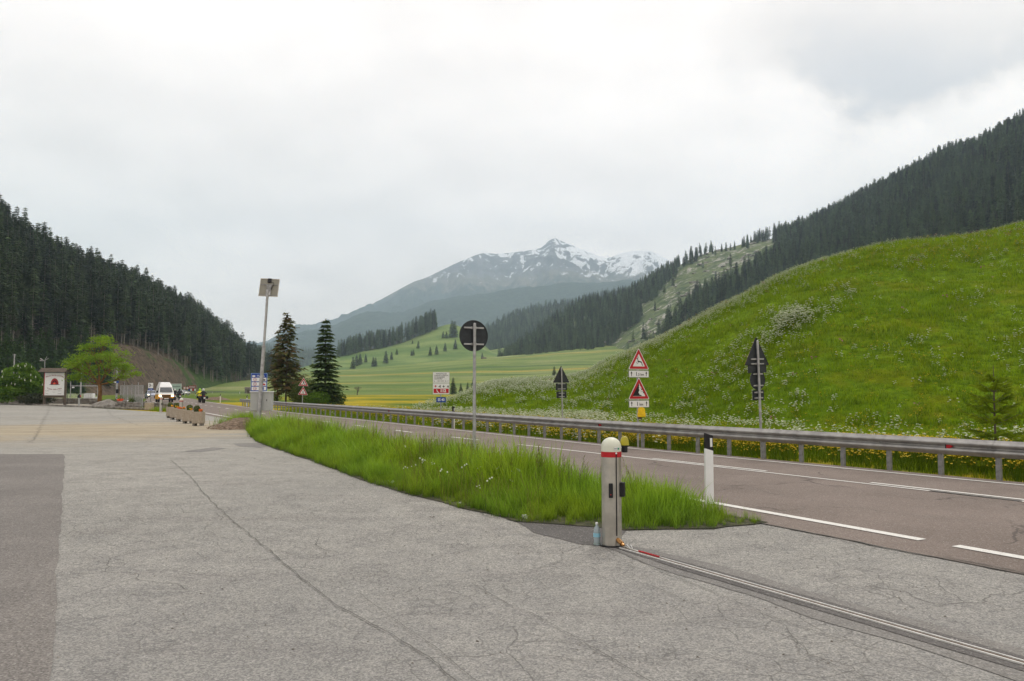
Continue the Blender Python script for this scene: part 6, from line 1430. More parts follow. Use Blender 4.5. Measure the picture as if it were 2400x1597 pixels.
# ---- flower tubs
SP = [(468, 36.3), (444.5, 38.8), (429, 41.2), (414, 43.8), (405, 46.2)]
tubl = ['front concrete flower tub, nearest of the row of five, planted with box ball', 'second concrete flower tub from the front, with a clipped box ball', 'third concrete flower tub, middle of the row, with orange flowers', 'fourth concrete flower tub, with a small box ball', 'rearmost concrete flower tub by the road, with a box ball']
for i, ((px, Y_), lb) in enumerate(zip(SP, tubl)):
    o = empty('flower_tub', at(px, Y_), R(6), lb, 'planter', 'concrete flower tubs in a row'); s = .58; o.scale = (.82, .82, .94)
    mb = MB(); ring = []
    for z, q in ((.12, .96), (.14, 1.0), (.66, 1.0), (.68, .97)):
        ring.append([(x * s / 2 * q, y * s / 2 * q, z) for x, y in ((-1, -.92), (-.92, -1), (.92, -1), (1, -.92), (1, .92), (.92, 1), (-.92, 1), (-1, .92))])
    ring.append([(p_[0] * .80, p_[1] * .80, .68) for p_ in ring[-1]]); ring.append([(p_[0] * .95, p_[1] * .95, .60) for p_ in ring[-1]])
    vs = [p_ for r_ in ring for p_ in r_]; fs = [tuple(range(7, -1, -1)), tuple(range(40, 48))]
    for k in range(5):
        for j in range(8): fs.append((k * 8 + j, k * 8 + (j + 1) % 8, k * 8 + 8 + (j + 1) % 8, k * 8 + 8 + j))
    mb.add(vs, fs).build('tub', 'aggregate', o)
    for x in (-.19, .19): MB().box((x, 0, .06), (.12, .5, .12)).build('foot', 'stone', o)
    ball = leafball('box_ball', (-.10 if i % 2 == 0 else .04, .02, .80), .165, .165, .17, 800, .028, 'leafdark' if False else 'leafbush', 400 + i, o, .8) if i != 2 else None
    g = random.Random(i); mb = MB()
    for k in range(34 if i in (0, 2, 3) else 14):
        x, y, z = g.uniform(.02, .22) if i != 2 else g.uniform(-.2, .2), g.uniform(-.22, .05), .69 + g.uniform(0, .10); r_ = .030; mb.mat(g.choice([0, 1]))
        mb.add([(x + r_ * math.cos(t), y - .01, z + r_ * math.sin(t)) for t in (0, 1.26, 2.5, 3.77, 5.03)], [(0, 1, 2, 3, 4)]); mb.add([(x + r_ * math.cos(t), y + r_ * math.sin(t), z) for t in (0, 1.26, 2.5, 3.77, 5.03)], [(0, 1, 2, 3, 4)])
    mb.build('flowers', ['orange', 'yellow'], o, kind='stuff'); leafball('flower_leaves', (.1, -.08, .68), .16, .14, .06, 160, .03, 'leafchest', 420 + i, o)
# dirt heap in front of the cabinet
def heap(name, px, py, rx, ry, h, mat, label, seed, cat='heap', base=None):
    x0, y0 = base or G(px, py); n = 34; V = []
    for i in range(n):
        for j in range(n):
            u_, v_ = i / (n - 1) * 2 - 1, j / (n - 1) * 2 - 1; r_ = math.hypot(u_, v_); z = h * max(0, 1 - r_ ** 1.6) * (.65 + .7 * float(vnoise(u_ * 3 + seed, v_ * 3, seed))) + .08 * h * float(fbm(u_ * 9 + seed, v_ * 9, seed, 3)) * (r_ < 1) - .015
            V.append((x0 + u_ * rx, y0 + v_ * ry, z))
    a_ = np.arange(n * n).reshape(n, n); F_ = np.stack([a_[:-1, :-1], a_[1:, :-1], a_[1:, 1:], a_[:-1, 1:]], -1).reshape(-1, 4)
    return link(name, npmesh(name, np.array(V), F_, [mat]), label=label, cat=cat)
heap('dirt_heap', 0, 0, 1.3, 1.9, .42, 'dirt', 'heap of loose brown earth in front of the grey cabinet', 3, base=(at(566, 34.2)[0], 34.6))
g = random.Random(8); mb = MB()
for k in range(260):
    a_ = g.uniform(0, 6.28); r_ = g.random() ** .5; x = at(566, 34.2)[0] + math.cos(a_) * r_ * 1.45; y = 34.6 + math.sin(a_) * r_ * 1.9; s = g.uniform(.015, .05); z = max(.0, .34 * (1 - r_ ** 1.6))
    mb.add([(x - s, y - s * .6, z), (x + s, y - s * .5, z), (x, y + s, z), (x + s * .1, y, z + s * 1.1)], [(0, 1, 3), (1, 2, 3), (2, 0, 3)])
mb.build('earth_clods', 'dirt', None, kind='stuff', label='loose earth clods scattered over the heap')
n = 260; gx_ = rng.normal(at(590, 36)[0], .55, n); gy_ = rng.normal(37.0, 1.2, n); kq = (gx_ * NV[0] + gy_ * NV[1] < 7.3) & (gx_ > -13.5); PQ = np.stack([gx_[kq], gy_[kq], np.zeros(kq.sum())], 1)
scatter('weeds_by_cabinet', prot, PQ, rng.uniform(1.0, 2.0, len(PQ)), rng.uniform(0, 6.28, len(PQ)), 'tall weeds round the foot of the grey cabinet')

# ---- inn board
o = empty('inn_sign_board', at(129, 83.5), R(0), 'white inn board with red oven emblem under a small shingle roof', 'sign board')
sc_b = 83.5 / FPX; Zp = lambda py: D(129, py, 83.5)[2]; Xp = lambda px: (px - 129) * sc_b
for x in (106, 154): MB().box((Xp(x), .05, Zp(868) / 2), (.20, .20, Zp(868) + .1)).build('post', 'wood', o)
MB().box((Xp(130), .05, Zp(929.5)), (2.1, .12, .28)).build('rail', 'wood', o)
pn = MB().box((Xp(129.5), -.07, (Zp(874) + Zp(927)) / 2), (Xp(153) - Xp(106), .05, Zp(874) - Zp(927))).build('panel', 'white', o)
MB().box((Xp(106.6), -.10, (Zp(874) + Zp(927)) / 2), (.05, .02, Zp(874) - Zp(927))).build('red_edge', 'red', pn)
cx0 = Xp(130.5); zb = Zp(901.5); ar = .42
arch = [(cx0 + ar * math.cos(t), zb + ar * 1.55 * math.sin(t)) for t in np.linspace(0, math.pi, 20)]
MB().prism(arch, -.104, -.097).build('oven_arch', 'red', pn)
MB().prism([(cx0 - ar - .12, zb - .045), (cx0 + ar + .12, zb - .045), (cx0 + ar + .12, zb), (cx0 - ar - .12, zb)], -.106, -.097).build('oven_sill', 'ink', pn)
mb = MB()
for k in range(11):
    t0, t1 = math.pi * k / 11 + .03, math.pi * (k + 1) / 11 - .03; mb.prism([(cx0 + q * math.cos(t), zb + q * 1.55 * math.sin(t)) for q, t in ((ar * .98, t0), (ar * .98, t1), (ar * .80, t1), (ar * .80, t0))][::-1] if False else [(cx0 + q * math.cos(t), zb + q * 1.55 * math.sin(t)) for q, t in ((ar * .80, t0), (ar * .98, t0), (ar * .98, t1), (ar * .80, t1))], -.108, -.1045)
mb.build('oven_brick', plain('dark_red_brick', (.22, .015, .02), .6), pn, kind='stuff')
MB().prism([(cx0 + ar * .70 * math.cos(t), zb + ar * 1.05 * math.sin(t)) for t in np.linspace(0, math.pi, 16)], -.1075, -.1045).build('oven_mouth', plain('oven_dark', (.05, .004, .006), .6), pn)
poly_sym(pn, [[(cx0 + x, zb + z) for x, z in ((-.22, .01), (.22, .01), (.2, .14), (.12, .25), (.08, .14), (.02, .38), (-.06, .18), (-.12, .24), (-.19, .12))]], -.108, 'flame', 'red'); poly_sym(pn, [[(cx0 + x, zb + z) for x, z in ((-.16, .01), (.1, .01), (.04, .12), (.0, .2), (-.05, .1), (-.12, .13))]], -.1105, 'flame_core', 'orange')
bend_u = lambda a_, b_: (a_ * (1 - .0 * b_), b_ + .18 * (1 - (a_ / .95) ** 2) ); bend_d = lambda a_, b_: (a_, b_ - .18 * (1 - (a_ / .95) ** 2))
MAT['sred'] = plain('script_red', (.22, .03, .04), .6)
text_part('Warme Küche und Pizza', .215, pn, cx0, -.098, Zp(882.5) - .08, 'sred', bold=.015, fn=bend_u, xs=.88); text_part('Cucina calda e Pizza', .215, pn, cx0, -.098, Zp(909), 'sred', bold=.015, fn=bend_d, xs=.88)
for t_, x_, y_ in (('Bruschette', 113.5, 916.5), ('Spaghetti', 143, 916.5), ('Panini', 129, 919.2), ('Snacks', 113, 922.5), ('Getränke', 143, 922.8)): text_part(t_, .10, pn, Xp(x_), -.098, Zp(y_), 'ink')
rf_ = empty('roof', (0, 0, 0)); rf_.parent = o
ztop, zlow = Zp(863.5), Zp(872.5)
MB().box((Xp(130), .05, ztop - .03), (2.5, .10, .08)).build('ridge_board', 'wood', rf_)
g = random.Random(2); mb = MB()
for sgn in (-1, 1):
    for row in range(3):
        x = Xp(97) if row < 3 else 0; f0, f1 = row / 3, (row + 1) / 3 + .06
        while x < Xp(159):
            w_ = g.uniform(.10, .17); y0, y1 = .05 + sgn * .62 * f0, .05 + sgn * .62 * f1; z0_, z1_ = ztop - .40 * f0 + .02, ztop - .40 * f1 + .035 + g.uniform(0, .015)
            mb.add([(x, y0, z0_), (x + w_, y0, z0_), (x + w_, y1, z1_), (x, y1, z1_), (x, y0, z0_ - .02), (x + w_, y0, z0_ - .02), (x + w_, y1, z1_ - .025), (x, y1, z1_ - .025)], [(0, 1, 2, 3), (7, 6, 5, 4), (3, 2, 6, 7), (0, 3, 7, 4), (1, 5, 6, 2)]); x += w_ + .006
mb.build('shingle', 'wood', rf_, kind='stuff')
for x in (106, 154): MB().tube([(Xp(x), .05, ztop - .1), (Xp(x), -.5, zlow - .02)], .04, 5).build('rafter', 'wood', rf_)
# gadget above: small wind wheel and weather sensor on thin masts behind the board
o = empty('wind_wheel', at(105, 86), 0, 'small dark wind wheel on a mast above the left end of the inn sign', 'wind wheel'); zc = D(105, 846, 86)[2]
MB().tube([(0, 0, 0), (0, 0, zc)], .035, 6).build('mast', 'galv', o)
for k in range(5):
    a_ = .6 + k * 2 * math.pi / 3 + (k > 2) * .5; MB().add([(0, -.1, zc), (.08 * math.cos(a_ + .4), -.1, zc + .08 * math.sin(a_ + .4)), (.55 * math.cos(a_), -.14, zc + .55 * math.sin(a_)), (.5 * math.cos(a_ - .12), -.08, zc + .5 * math.sin(a_ - .12)), (0, -.08, zc - .02)], [(0, 1, 2), (0, 2, 3), (0, 3, 4)]).build('blade', 'galv', o)
MB().tube([(0, .1, zc), (-.55, .3, zc + .1)], .02, 5).box((-.6, .3, zc + .12), (.25, .02, .2)).build('tail_vane', 'wood', o)
o = empty('weather_sensor', at(160, 85), 0, 'white weather sensor on a thin mast at the right end of the inn sign', 'weather sensor'); zc = D(160, 851, 85)[2]
MB().tube([(0, 0, 0), (0, 0, zc)], .03, 6).build('mast', 'signback', o); MB().bbox((.0, -.02, zc + .02), (.30, .16, .16), .03).build('head', 'white', o); MB().tube([(0, 0, zc - 1.0), (.35, 0, zc - 1.35)], .02, 5).build('brace', 'signback', o)
# utility poles and wires
up = []
for px, Y_, top, lb in ((33, 118, 830, 'grey utility pole rising behind the chestnut'), (191, 112, 856, 'grey utility pole between the inn sign and the light green tree'), (275, 105, 850, 'pale lamp pole seen through the light green tree')):
    o = empty('utility_pole', at(px, Y_), 0, lb, 'pole'); h = D(px, top, Y_)[2]; MB().tube([(0, 0, -.2), (0, 0, h)], [.13, .09], 8).build('shaft', 'galv', o)
    MB().box((0, 0, h - .15), (.5, .08, .06)).build('crossarm', 'galv', o); up.append((o.location.x, Y_, h))
def wire(name, a, b, sag, label):
    pts = [(a[0] + (b[0] - a[0]) * f, a[1] + (b[1] - a[1]) * f, a[2] + (b[2] - a[2]) * f - sag * 4 * f * (1 - f)) for f in np.linspace(0, 1, 16)]; return MB().tube(pts, .022, 4).build(name, 'signback', None, label=label, cat='cable')
wire('overhead_cable', (at(-60, 125)[0], 125, D(-60, 842, 125)[2]), (up[0][0], up[0][1], up[0][2] - .4), .3, 'overhead cable running left from the pole behind the chestnut')
wire('overhead_cable', (up[0][0], up[0][1], up[0][2] - .6), (up[1][0], up[1][1], up[1][2] - .2), 1.5, 'overhead cable sagging behind the inn sign')
wire('overhead_cable', (up[1][0], up[1][1], up[1][2] - .2), (up[2][0], up[2][1], up[2][2] - .3), .5, 'overhead cable passing through the light green tree')
# kerb, low walls
kb = MB(); K_ = [(-95, 101), (-70, 97), (-56.6, 88), (-48.5, 82.5), (-40.5, 74.5), (-33.5, 68.3), (-29.3, 64.8)]
for i in range(len(K_) - 1):
    a_, b_ = np.array(K_[i]), np.array(K_[i + 1]); L_ = np.linalg.norm(b_ - a_); n = max(1, int(L_ / 1.0)); ang = math.atan2(b_[1] - a_[1], b_[0] - a_[0])
    for j in range(n): c_ = a_ + (b_ - a_) * (j + .5) / n; kb.bbox((c_[0], c_[1], .06), (L_ / n - .02, .16, .16), .015, ang)
o = empty('kerb', (0, 0, 0)); o['kind'] = 'structure'; kb.build('kerb_stone', 'stone', o, kind='stuff')
sheet('old_yard', [(-95, 101.3), (-56.6, 88.3), (-40.5, 74.8), (-29.3, 65.1), (-27.5, 70), (-34, 90), (-47, 112), (-95, 122)], .0, asphalt('yard_gravel', rgb(.22, .20, .16), rgb(.36, .33, .27)), .0)
def stone_wall(a, b, h, th, label, seed):
    a, b = np.array(a), np.array(b); L_ = np.linalg.norm(b - a); ang = math.atan2(b[1] - a[1], b[0] - a[0]); o = empty('stone_wall', (a[0], a[1], 0), ang, label, 'wall'); g = random.Random(seed); mb = MB(); z = 0
    while z < h - .05:
        hh = g.uniform(.14, .22); x = -g.uniform(0, .2)
        while x < L_: w_ = g.uniform(.25, .6); mb.bbox((x + w_ / 2, g.uniform(-.02, .02), z + hh / 2), (w_ - .03, th * g.uniform(.9, 1.05), hh - .02), .02, g.uniform(-.03, .03)); x += w_
        z += hh
    mb.build('stone', 'stone', o, kind='stuff'); MB().box((L_ / 2, 0, h * .45), (L_, th * .8, h * .85)).build('core', 'dirt', o); return o
w1 = stone_wall((-62, 97), (-46.5, 89.5), .55, .4, 'low stone wall at the left edge behind the chestnut', 1)
w2 = stone_wall((-45.5, 86.5), (-35.5, 77.5), .38, .35, 'low stone edging behind the light green tree', 2)
w3 = stone_wall((-34.5, 71.2), (-27.9, 66.6), .50, .4, 'rough retaining wall behind the kerb at the wire fence', 3)
w4 = stone_wall((-28.8, 65.8), (-26.2, 62.6), .40, .4, 'short rough wall right of the stone block', 4)
for px, Y_, w_, h_, d_, lb in ((352.5, 64.2, .56, .58, .5, 'pinkish concrete block at the far edge of the lot'), (165, 92, .62, .40, .5, 'grey concrete block on the yard right of the inn sign'), (121, 95, 1.2, .35, .5, 'low beige concrete block seen under the inn sign')):
    MB().bbox((0, 0, h_ / 2), (w_, d_, h_), .03).build('concrete_block', 'aggregate', None, loc=at(px, Y_), label=lb, cat='block')
# water tank
o = empty('water_tank', at(212, 97), .1, 'white plastic tank cage on the yard left of the light green tree', 'tank')
MB().bbox((0, 0, .65), (1.0, .9, 1.0), .06).build('tank', 'white', o); MB().box((0, 0, .07), (1.05, .95, .14)).build('pallet', 'wood', o)
mb = MB()
for k in range(6): mb.box((-.5 + k * .2, -.48, .65), (.02, .02, 1.05))
for z in (.2, .65, 1.12): mb.box((0, -.485, z), (1.04, .02, .02))
mb.build('cage', 'galv', o); MB().box((.72, .1, .35), (.3, .3, .7)).build('side_box', 'white', o)
# post with a dark hood
o = empty('hooded_post', at(188, 77.5), 0, 'short grey post with a dark hooded box at the kerb right of the inn sign', 'post'); MB().tube([(0, 0, 0), (0, 0, .85)], .09, 8).build('shaft', 'cabinet', o); MB().lathe([(.10, .82), (.16, .86), (.16, 1.0), (.10, 1.14), (.02, 1.2)], 10).build('hood', 'black', o); MB().box((.15, -.05, 1.0), (.08, .06, .1)).build('lamp', 'orange', o)
# posts and rails of the old yard
for i, (px, Y_, top, lb) in enumerate(((167, 96, 893, 'thin pale fence post right of the inn sign'), (231, 90, 905, 'thin grey post left of the light green trunk'), (274, 100, 893, 'pole with two small blue and white tags behind the light green tree'))):
    h = D(px, top, Y_)[2]; o = empty('thin_post', at(px, Y_), 0, lb, 'post'); MB().tube([(0, 0, -.1), (0, 0, h)], .05, 6).build('shaft', 'galv', o)
    if i == 2: MB().box((-.16, -.06, h - .1), (.3, .02, .28)).build('white_tag', 'white', o); MB().box((.16, -.06, h - .12), (.28, .02, .3)).build('blue_tag', 'blue', o); MB().box((.15, 0, h - 1.3), (.3, .2, .5)).build('meter_box', 'black', o)
o = empty('horizontal_barrier', at(168, 98), 0, 'long grey horizontal bar with a white tag above the meadow behind the inn sign', 'barrier'); z_ = D(168, 905, 98)[2]
MB().tube([(0, 0, z_), (at(232, 98)[0] - at(168, 98)[0], 0, z_)], .05, 6).build('bar', 'galv', o); MB().box((.3, -.06, z_ - .18), (.3, .02, .16)).build('tag_plate', 'white', o)
# mobile wire fence
fx = [(284, 76.5), (301, 74.0), (319, 71.5), (337, 68.6)]
for i in range(3):
    a_, b_ = np.array(at(*fx[i])[:2]), np.array(at(*fx[i + 1])[:2]); L_ = np.linalg.norm(b_ - a_); o = empty('wire_fence_panel', (a_[0], a_[1], 0), math.atan2(b_[1] - a_[1], b_[0] - a_[0]), ['left', 'middle', 'right'][i] + ' one of the three mobile wire fence panels by the rubble', 'fence panel', 'mobile wire fence panels')
    mb = MB(); h = 2.0; mb.tube([(0, 0, 0), (0, 0, h)], .03, 6).tube([(L_ - .05, 0, 0), (L_ - .05, 0, h)], .03, 6).tube([(0, 0, h), (L_ - .05, 0, h)], .022, 6).tube([(0, 0, .2), (L_ - .05, 0, .2)], .022, 6).build('frame', 'galv', o)
    mb = MB(); x = .12
    while x < L_ - .1: mb.box((x, 0, 1.1), (.008, .008, 1.8)); x += .09
    for z in (.6, 1.1, 1.6): mb.box((L_ / 2, 0, z), (L_, .008, .01))
    mb.build('mesh', 'galv', o, kind='stuff'); MB().bbox((0, 0, .06), (.6, .22, .12), .02, math.pi / 2).build('foot', 'stone', o)
for i, (px, Y_, hh, ln) in enumerate(((290, 80, 2.1, .1), (296, 82, 2.4, -.12), (309, 79, 2.2, .08), (327, 75, 2.3, -.06))):
    o = MB().tube([(0, 0, -.1), (ln, 0, hh)], .035, 5).build('scaffold_tube', 'galv', None, loc=at(px, Y_), label=['leaning scaffold tube at the left end of the wire fence', 'second leaning scaffold tube behind the wire fence', 'upright scaffold tube behind the middle fence panel', 'upright scaffold tube behind the right fence panel'][i], cat='tube')
# rubble
heap('rubble_heap', 0, 0, 2.0, 1.3, .62, 'stone', 'low heap of stones and rubble left of the wire fence', 9, 'rubble', base=(at(276, 75)[0], 73.6))
g = random.Random(4)
for k in range(12):
    px = 252 + k * 4.2 + g.uniform(-2, 2); s = g.uniform(.15, .34); mb = MB(); v = []
    mb.bbox((0, 0, s * .5), (s * 1.5, s, s), s * .22, g.uniform(0, 3)); mb.build('boulder', 'stone', None, loc=(at(px, 72.5)[0], 72.5 + g.uniform(-.4, 1.2), g.uniform(0, .45)), label='grey boulder lying on the rubble heap by the wire fence', cat='boulder', group='boulders on the rubble heap')
o = empty('debris_bag', (at(285, 73)[0], 73.0, .55), 0, 'crumpled orange-red bag lying on the rubble heap', 'bag'); leafball('fabric', (0, 0, .12), .26, .18, .11, 160, .08, 'orange', 3, o, .8); MB().bbox((0, 0, .1), (.4, .28, .16), .06).build('body', plain('faded_orange_cloth', (.7, .17, .1), .8), o)
MB().bbox((0, 0, .1), (.45, .3, .18), .05, .4).build('white_sack', 'white', None, loc=(at(297, 73)[0], 73.2, .45), label='white sack on the rubble right of the orange bag', cat='sack')
MB().box((0, 0, .05), (1.3, .25, .06), .2).build('timber_plank', 'wood', None, loc=(at(273, 74)[0], 74.2, .62), label='brown plank lying across the left of the rubble heap', cat='plank')
# kilometre board
o = empty('kilometre_sign', at(355, 70), R(4), 'small white board with 3 1 above a blue plate behind the concrete block', 'road sign'); zq = lambda py: D(355, py, 70)[2]
MB().tube([(0, 0, 0), (0, 0, zq(900))], .035, 6).build('pole', 'post', o); pl = plate(o, 'board', rect(.42, zq(898) - zq(910), zq(904)), ['white', 'signback'], -.04, lip=False); text_part('3', .36, pl, -.07, -.0555, zq(904), 'ink', bold=.03); text_part('1', .22, pl, .10, -.0555, zq(904.5), 'ink', bold=.03)
pl = plate(o, 'blue_plate', rect(.42, zq(910.4) - zq(915.2), zq(912.8)), ['blue', 'signback'], -.04, lip=False); text_part('SS 40', .12, pl, 0, -.0555, zq(912.8), 'white')
# distant direction signs
o = empty('direction_sign', at(414.5, 185), 0, 'large pale green direction board beyond the campervan', 'road sign'); zq = lambda py: D(414, py, 185)[2]
for x in (-.9, .9): MB().tube([(x, 0, -.2), (x, 0, zq(901))], .07, 6).build('post', 'galv', o)
pl = plate(o, 'board', rect(2.5, zq(900) - zq(915.5), zq(907.7)), ['greensign', 'signback'], -.08, .03, lip=False); MB().prism(rect(2.5, zq(900) - zq(915.5), zq(907.7)), -.1145, -.1125).build('border', 'white', pl); MB().prism(rect(2.38, zq(900) - zq(915.5) - .12, zq(907.7)), -.118, -.115).build('field', 'greensign', pl); MB().prism(rect(1.9, .10, zq(906.8)), -.122, -.119).build('text_line', 'signback', pl)
o = empty('direction_sign', at(452, 205), 0, 'brown direction board with small symbols beside the motorcycles', 'road sign'); zq = lambda py: D(452, py, 205)[2]
for x in (-.9, .9): MB().tube([(x, 0, -.2), (x, 0, zq(905))], .06, 6).build('post', 'galv', o)
pl = plate(o, 'board', rect(2.0, zq(904) - zq(911.5), zq(907.7)), ['brownsign', 'signback'], -.08, .03, lip=False)
for dz_ in (-.15, .15): MB().prism(rect(1.6, .08, zq(907.7) + dz_), -.116, -.113).build('text_line', 'white', pl)
for x, m_ in ((-.75, 'blue'), (-.25, 'white'), (.25, 'red'), (.75, 'white')): MB().box((x, -.1, zq(914)), (.42, .03, .5)).build('symbol_plate', m_, o)
for px, Y_, lb in ((434, 190, 'small round prohibition sign between the two distant boards'), (441, 195, 'second small round sign left of the brown board')):
    o = empty('round_limit_sign', at(px, Y_), 0, lb, 'road sign'); z = D(px, 910, Y_)[2]; MB().tube([(0, 0, 0), (0, 0, z)], .05, 5).build('pole', 'galv', o); MB().prism(circ(.33, z, n=16), -.08, -.06).build('disc', 'red', o); MB().prism(circ(.24, z, n=16), -.085, -.081).build('white_field', 'white', o)
# stone hut near the wood, little field huts
def hut(loc, w_, d_, h_, rh, yaw, label, mw='stone', mr='wood'):
    o = empty('hut', loc, yaw, label, 'hut'); MB().box((0, 0, h_ / 2 - .5), (w_, d_, h_ + 1)).build('wall', mw, o)
    MB().add([(-w_ / 2 - .3, -d_ / 2 - .3, h_), (w_ / 2 + .3, -d_ / 2 - .3, h_), (w_ / 2 + .3, d_ / 2 + .3, h_), (-w_ / 2 - .3, d_ / 2 + .3, h_), (-w_ / 2 - .3, 0, h_ + rh), (w_ / 2 + .3, 0, h_ + rh)], [(0, 1, 5, 4), (2, 3, 4, 5), (0, 4, 3), (1, 2, 5), (3, 2, 1, 0)]).build('roof', mr, o)
    MB().box((0, -d_ / 2 - .03, h_ * .35), (1.0, .06, h_ * .7)).build('door', mr, o); return o
hut(at(586, 330)[:2] + (0,), 3.0, 3, 2.0, .6, 0, 'grey stone building at the far right foot of the left wood')
x_, y_, z_ = D(1134, 846, 880); hut((x_, y_, z_), 4.5, 4, 2.4, 1.6, .4, 'small dark timber hut on the far meadow right of the round sign', 'wood')
x_, y_, z_ = D(1163, 843, 930); hut((x_, y_, z_), 5, 3, 1.5, 1.0, .2, 'low hut tucked at the edge of the spruce forest', 'wood')
mb = MB(); mb.bbox((0, 0, 2), (9, 6, 7), 1.8, .3); p = slopeG.at_pixel(567, 893, .8, 2.5); mb.build('rock_outcrop', 'rock', None, loc=tuple(p), label='pale rock face at the right foot of the left wood', cat='rock')
heap('brown_heap', 0, 0, 2.2, 1.4, .5, 'dirt', 'small brown earth mound in the grass right of the motorcycles', 12, base=(at(508, 125)[0], 125))
# stumps and boulders on the bare cutting and outcrops in the clearing
g = random.Random(6); pts_ = slopeG.sample(500, 77, 2.0, 1.1); a, b = proj(pts_); sel = pts_[(a > 262) & (a < 440)][:34]
for i, p in enumerate(sel): s = g.uniform(.25, .6); MB().bbox((0, 0, s * .3), (s * 1.4, s, s), s * .2, g.uniform(0, 3)).build('stump', 'wood', None, loc=tuple(p), label='dark stump or clod on the bare brown cutting', cat='stump', group='stumps on the brown cutting')
pts_ = slopeB.sample(9000, 78, 2.1, 1.0); a, b = proj(pts_); sel = pts_[inpoly(a, b, clear) & (a > 1390)][:70]; mb = MB()
rko = []
for i in range(3):
    g2 = np.random.default_rng(i + 900); d = g2.normal(size=(26, 3)); d /= np.linalg.norm(d, axis=1)[:, None]; bm = bmesh.new()
    for q in d * np.array((1.0, .8, .6)) * g2.uniform(.75, 1.1, (26, 1)): bm.verts.new(q)
    bmesh.ops.convex_hull(bm, input=bm.verts); me = bpy.data.meshes.new('rock_outcrop'); bm.to_mesh(me); bm.free(); me.materials.append(MAT['rock']); rko.append(me)
for i, p in enumerate(sel):
    a_, b_ = proj(p); s = g.uniform(1.5, 5.0); o_ = link('rock_outcrop', rko[i % 3], None, tuple(p), g.uniform(0, 6), label='pale rock outcrop in the clearing on the right mountain', cat='rock', group='rock outcrops in the clearing'); o_.scale = (s * 1.8, s, s * .8)
# ---- vehicles and riders
def wheel(parent, x, y, r, w_, name='wheel', n=18, hub=True):
    o = MB().lathe([(r * .55, -w_ / 2), (r * .93, -w_ / 2), (r, -w_ * .32), (r, w_ * .32), (r * .93, w_ / 2), (r * .55, w_ / 2)], n, (0, 0, 0), 'X').build('tyre', 'rubber', None); o.name = name; o.parent = parent; o.location = (x, y, r)
    if hub: MB().lathe([(r * .1, -w_ * .40), (r * .56, -w_ * .46), (r * .58, -w_ * .3), (r * .58, w_ * .3), (r * .56, w_ * .46), (r * .1, w_ * .4)], 14, (0, 0, 0), 'X').build('rim', 'alu', o)
    return o
def shell(prof, half, name, mats, parent, wheels=()):
    "car body: side profile [(y,z)] closed loop lofted across, half-width from half(z)"
    n = len(prof); V = []; lay = (-1, -.86, 0, .86, 1)
    for k, t in enumerate(lay):
        for y, z in prof:
            hw = half(z); q = 1.0 if abs(t) < 1 else .965
            yc = sum(p[0] for p in prof) / n; zc_ = sum(p[1] for p in prof) / n
            V.append((hw * t, yc + (y - yc) * q, zc_ + (z - zc_) * q))
    F_ = []
    for k in range(4):
        for i in range(n): j = (i + 1) % n; F_.append((k * n + i, k * n + j, k * n + n + j, k * n + n + i))
    F_.append(tuple(range(n))); F_.append(tuple(range(5 * n - 1, 4 * n - 1, -1)))
    return MB().add(V, F_).build(name, mats, parent, smooth=True)
def van(loc, yaw):
    o = empty('campervan', loc, yaw, 'white and orange-yellow campervan with high roof and lit headlights driving towards us', 'van')
    hw = lambda z: float(np.interp(z, [.3, .9, 1.2, 1.9, 2.6], [.90, .92, .90, .78, .52]))
    shell([(-2.35, .38), (-2.42, .55), (-2.40, .98), (2.35, .98), (2.38, .5), (2.3, .38)], hw, 'lower_body', 'vanorange', o)
    shell([(-2.40, .98), (-2.15, 1.22), (-1.55, 1.92), (2.30, 1.92), (2.36, .98)], hw, 'upper_body', 'vanwhite', o)
    shell([(-1.60, 1.92), (-1.15, 2.40), (-.8, 2.55), (2.0, 2.58), (2.28, 1.92)], hw, 'high_roof', 'vanwhite', o)
    MB().add([(-.76, -2.13, 1.27), (.76, -2.13, 1.27), (.66, -1.62, 1.86), (-.66, -1.62, 1.86)], [(0, 1, 2, 3)]).build('windscreen', 'glass', o).location = (0, -.035, .02)
    for s in (-1, 1):
        MB().bbox((s * .72, -2.42, .82), (.30, .08, .20), .03).build('headlight', 'lamp', o); MB().box((s * .90, -2.38, .82), (.08, .08, .18)).build('indicator', 'orange', o)
        mr = MB().bbox((s * 1.05, -1.85, 1.35), (.20, .12, .28), .03).build('wing_mirror', 'black', o); MB().box((s * .93, -1.82, 1.28), (.2, .04, .04)).build('mirror_arm', 'black', mr)
        MB().add([(s * .885, -1.75, 1.25), (s * .88, -.9, 1.25), (s * .80, -.9, 1.80), (s * .80, -1.4, 1.80)], [(0, 1, 2, 3)]).build('side_window', 'glass', o).location = (s * .02, 0, 0)
        for y in (-1.45, 1.45): wheel(o, s * .80, y, .32, .20)
    MB().bbox((0, -2.43, .83), (1.12, .06, .17), .01).build('grille', 'black', o); MB().bbox((0, -2.45, .42), (1.80, .12, .22), .03).build('bumper', 'black', o); MB().box((0, -2.53, .47), (.52, .02, .12)).build('number_plate', 'white', o); MB().box((0, -2.44, .64), (1.0, .05, .10)).build('air_intake', 'black', o)
    MB().tube([(-.5, -2.0, 1.30), (.05, -1.98, 1.34)], .012, 4).tube([(.0, -2.0, 1.30), (.5, -1.98, 1.34)], .012, 4).build('wiper', 'black', o); return o
px, Y_ = 387, 103.5; van((at(px, Y_)[0], Y_, .006), R(29))
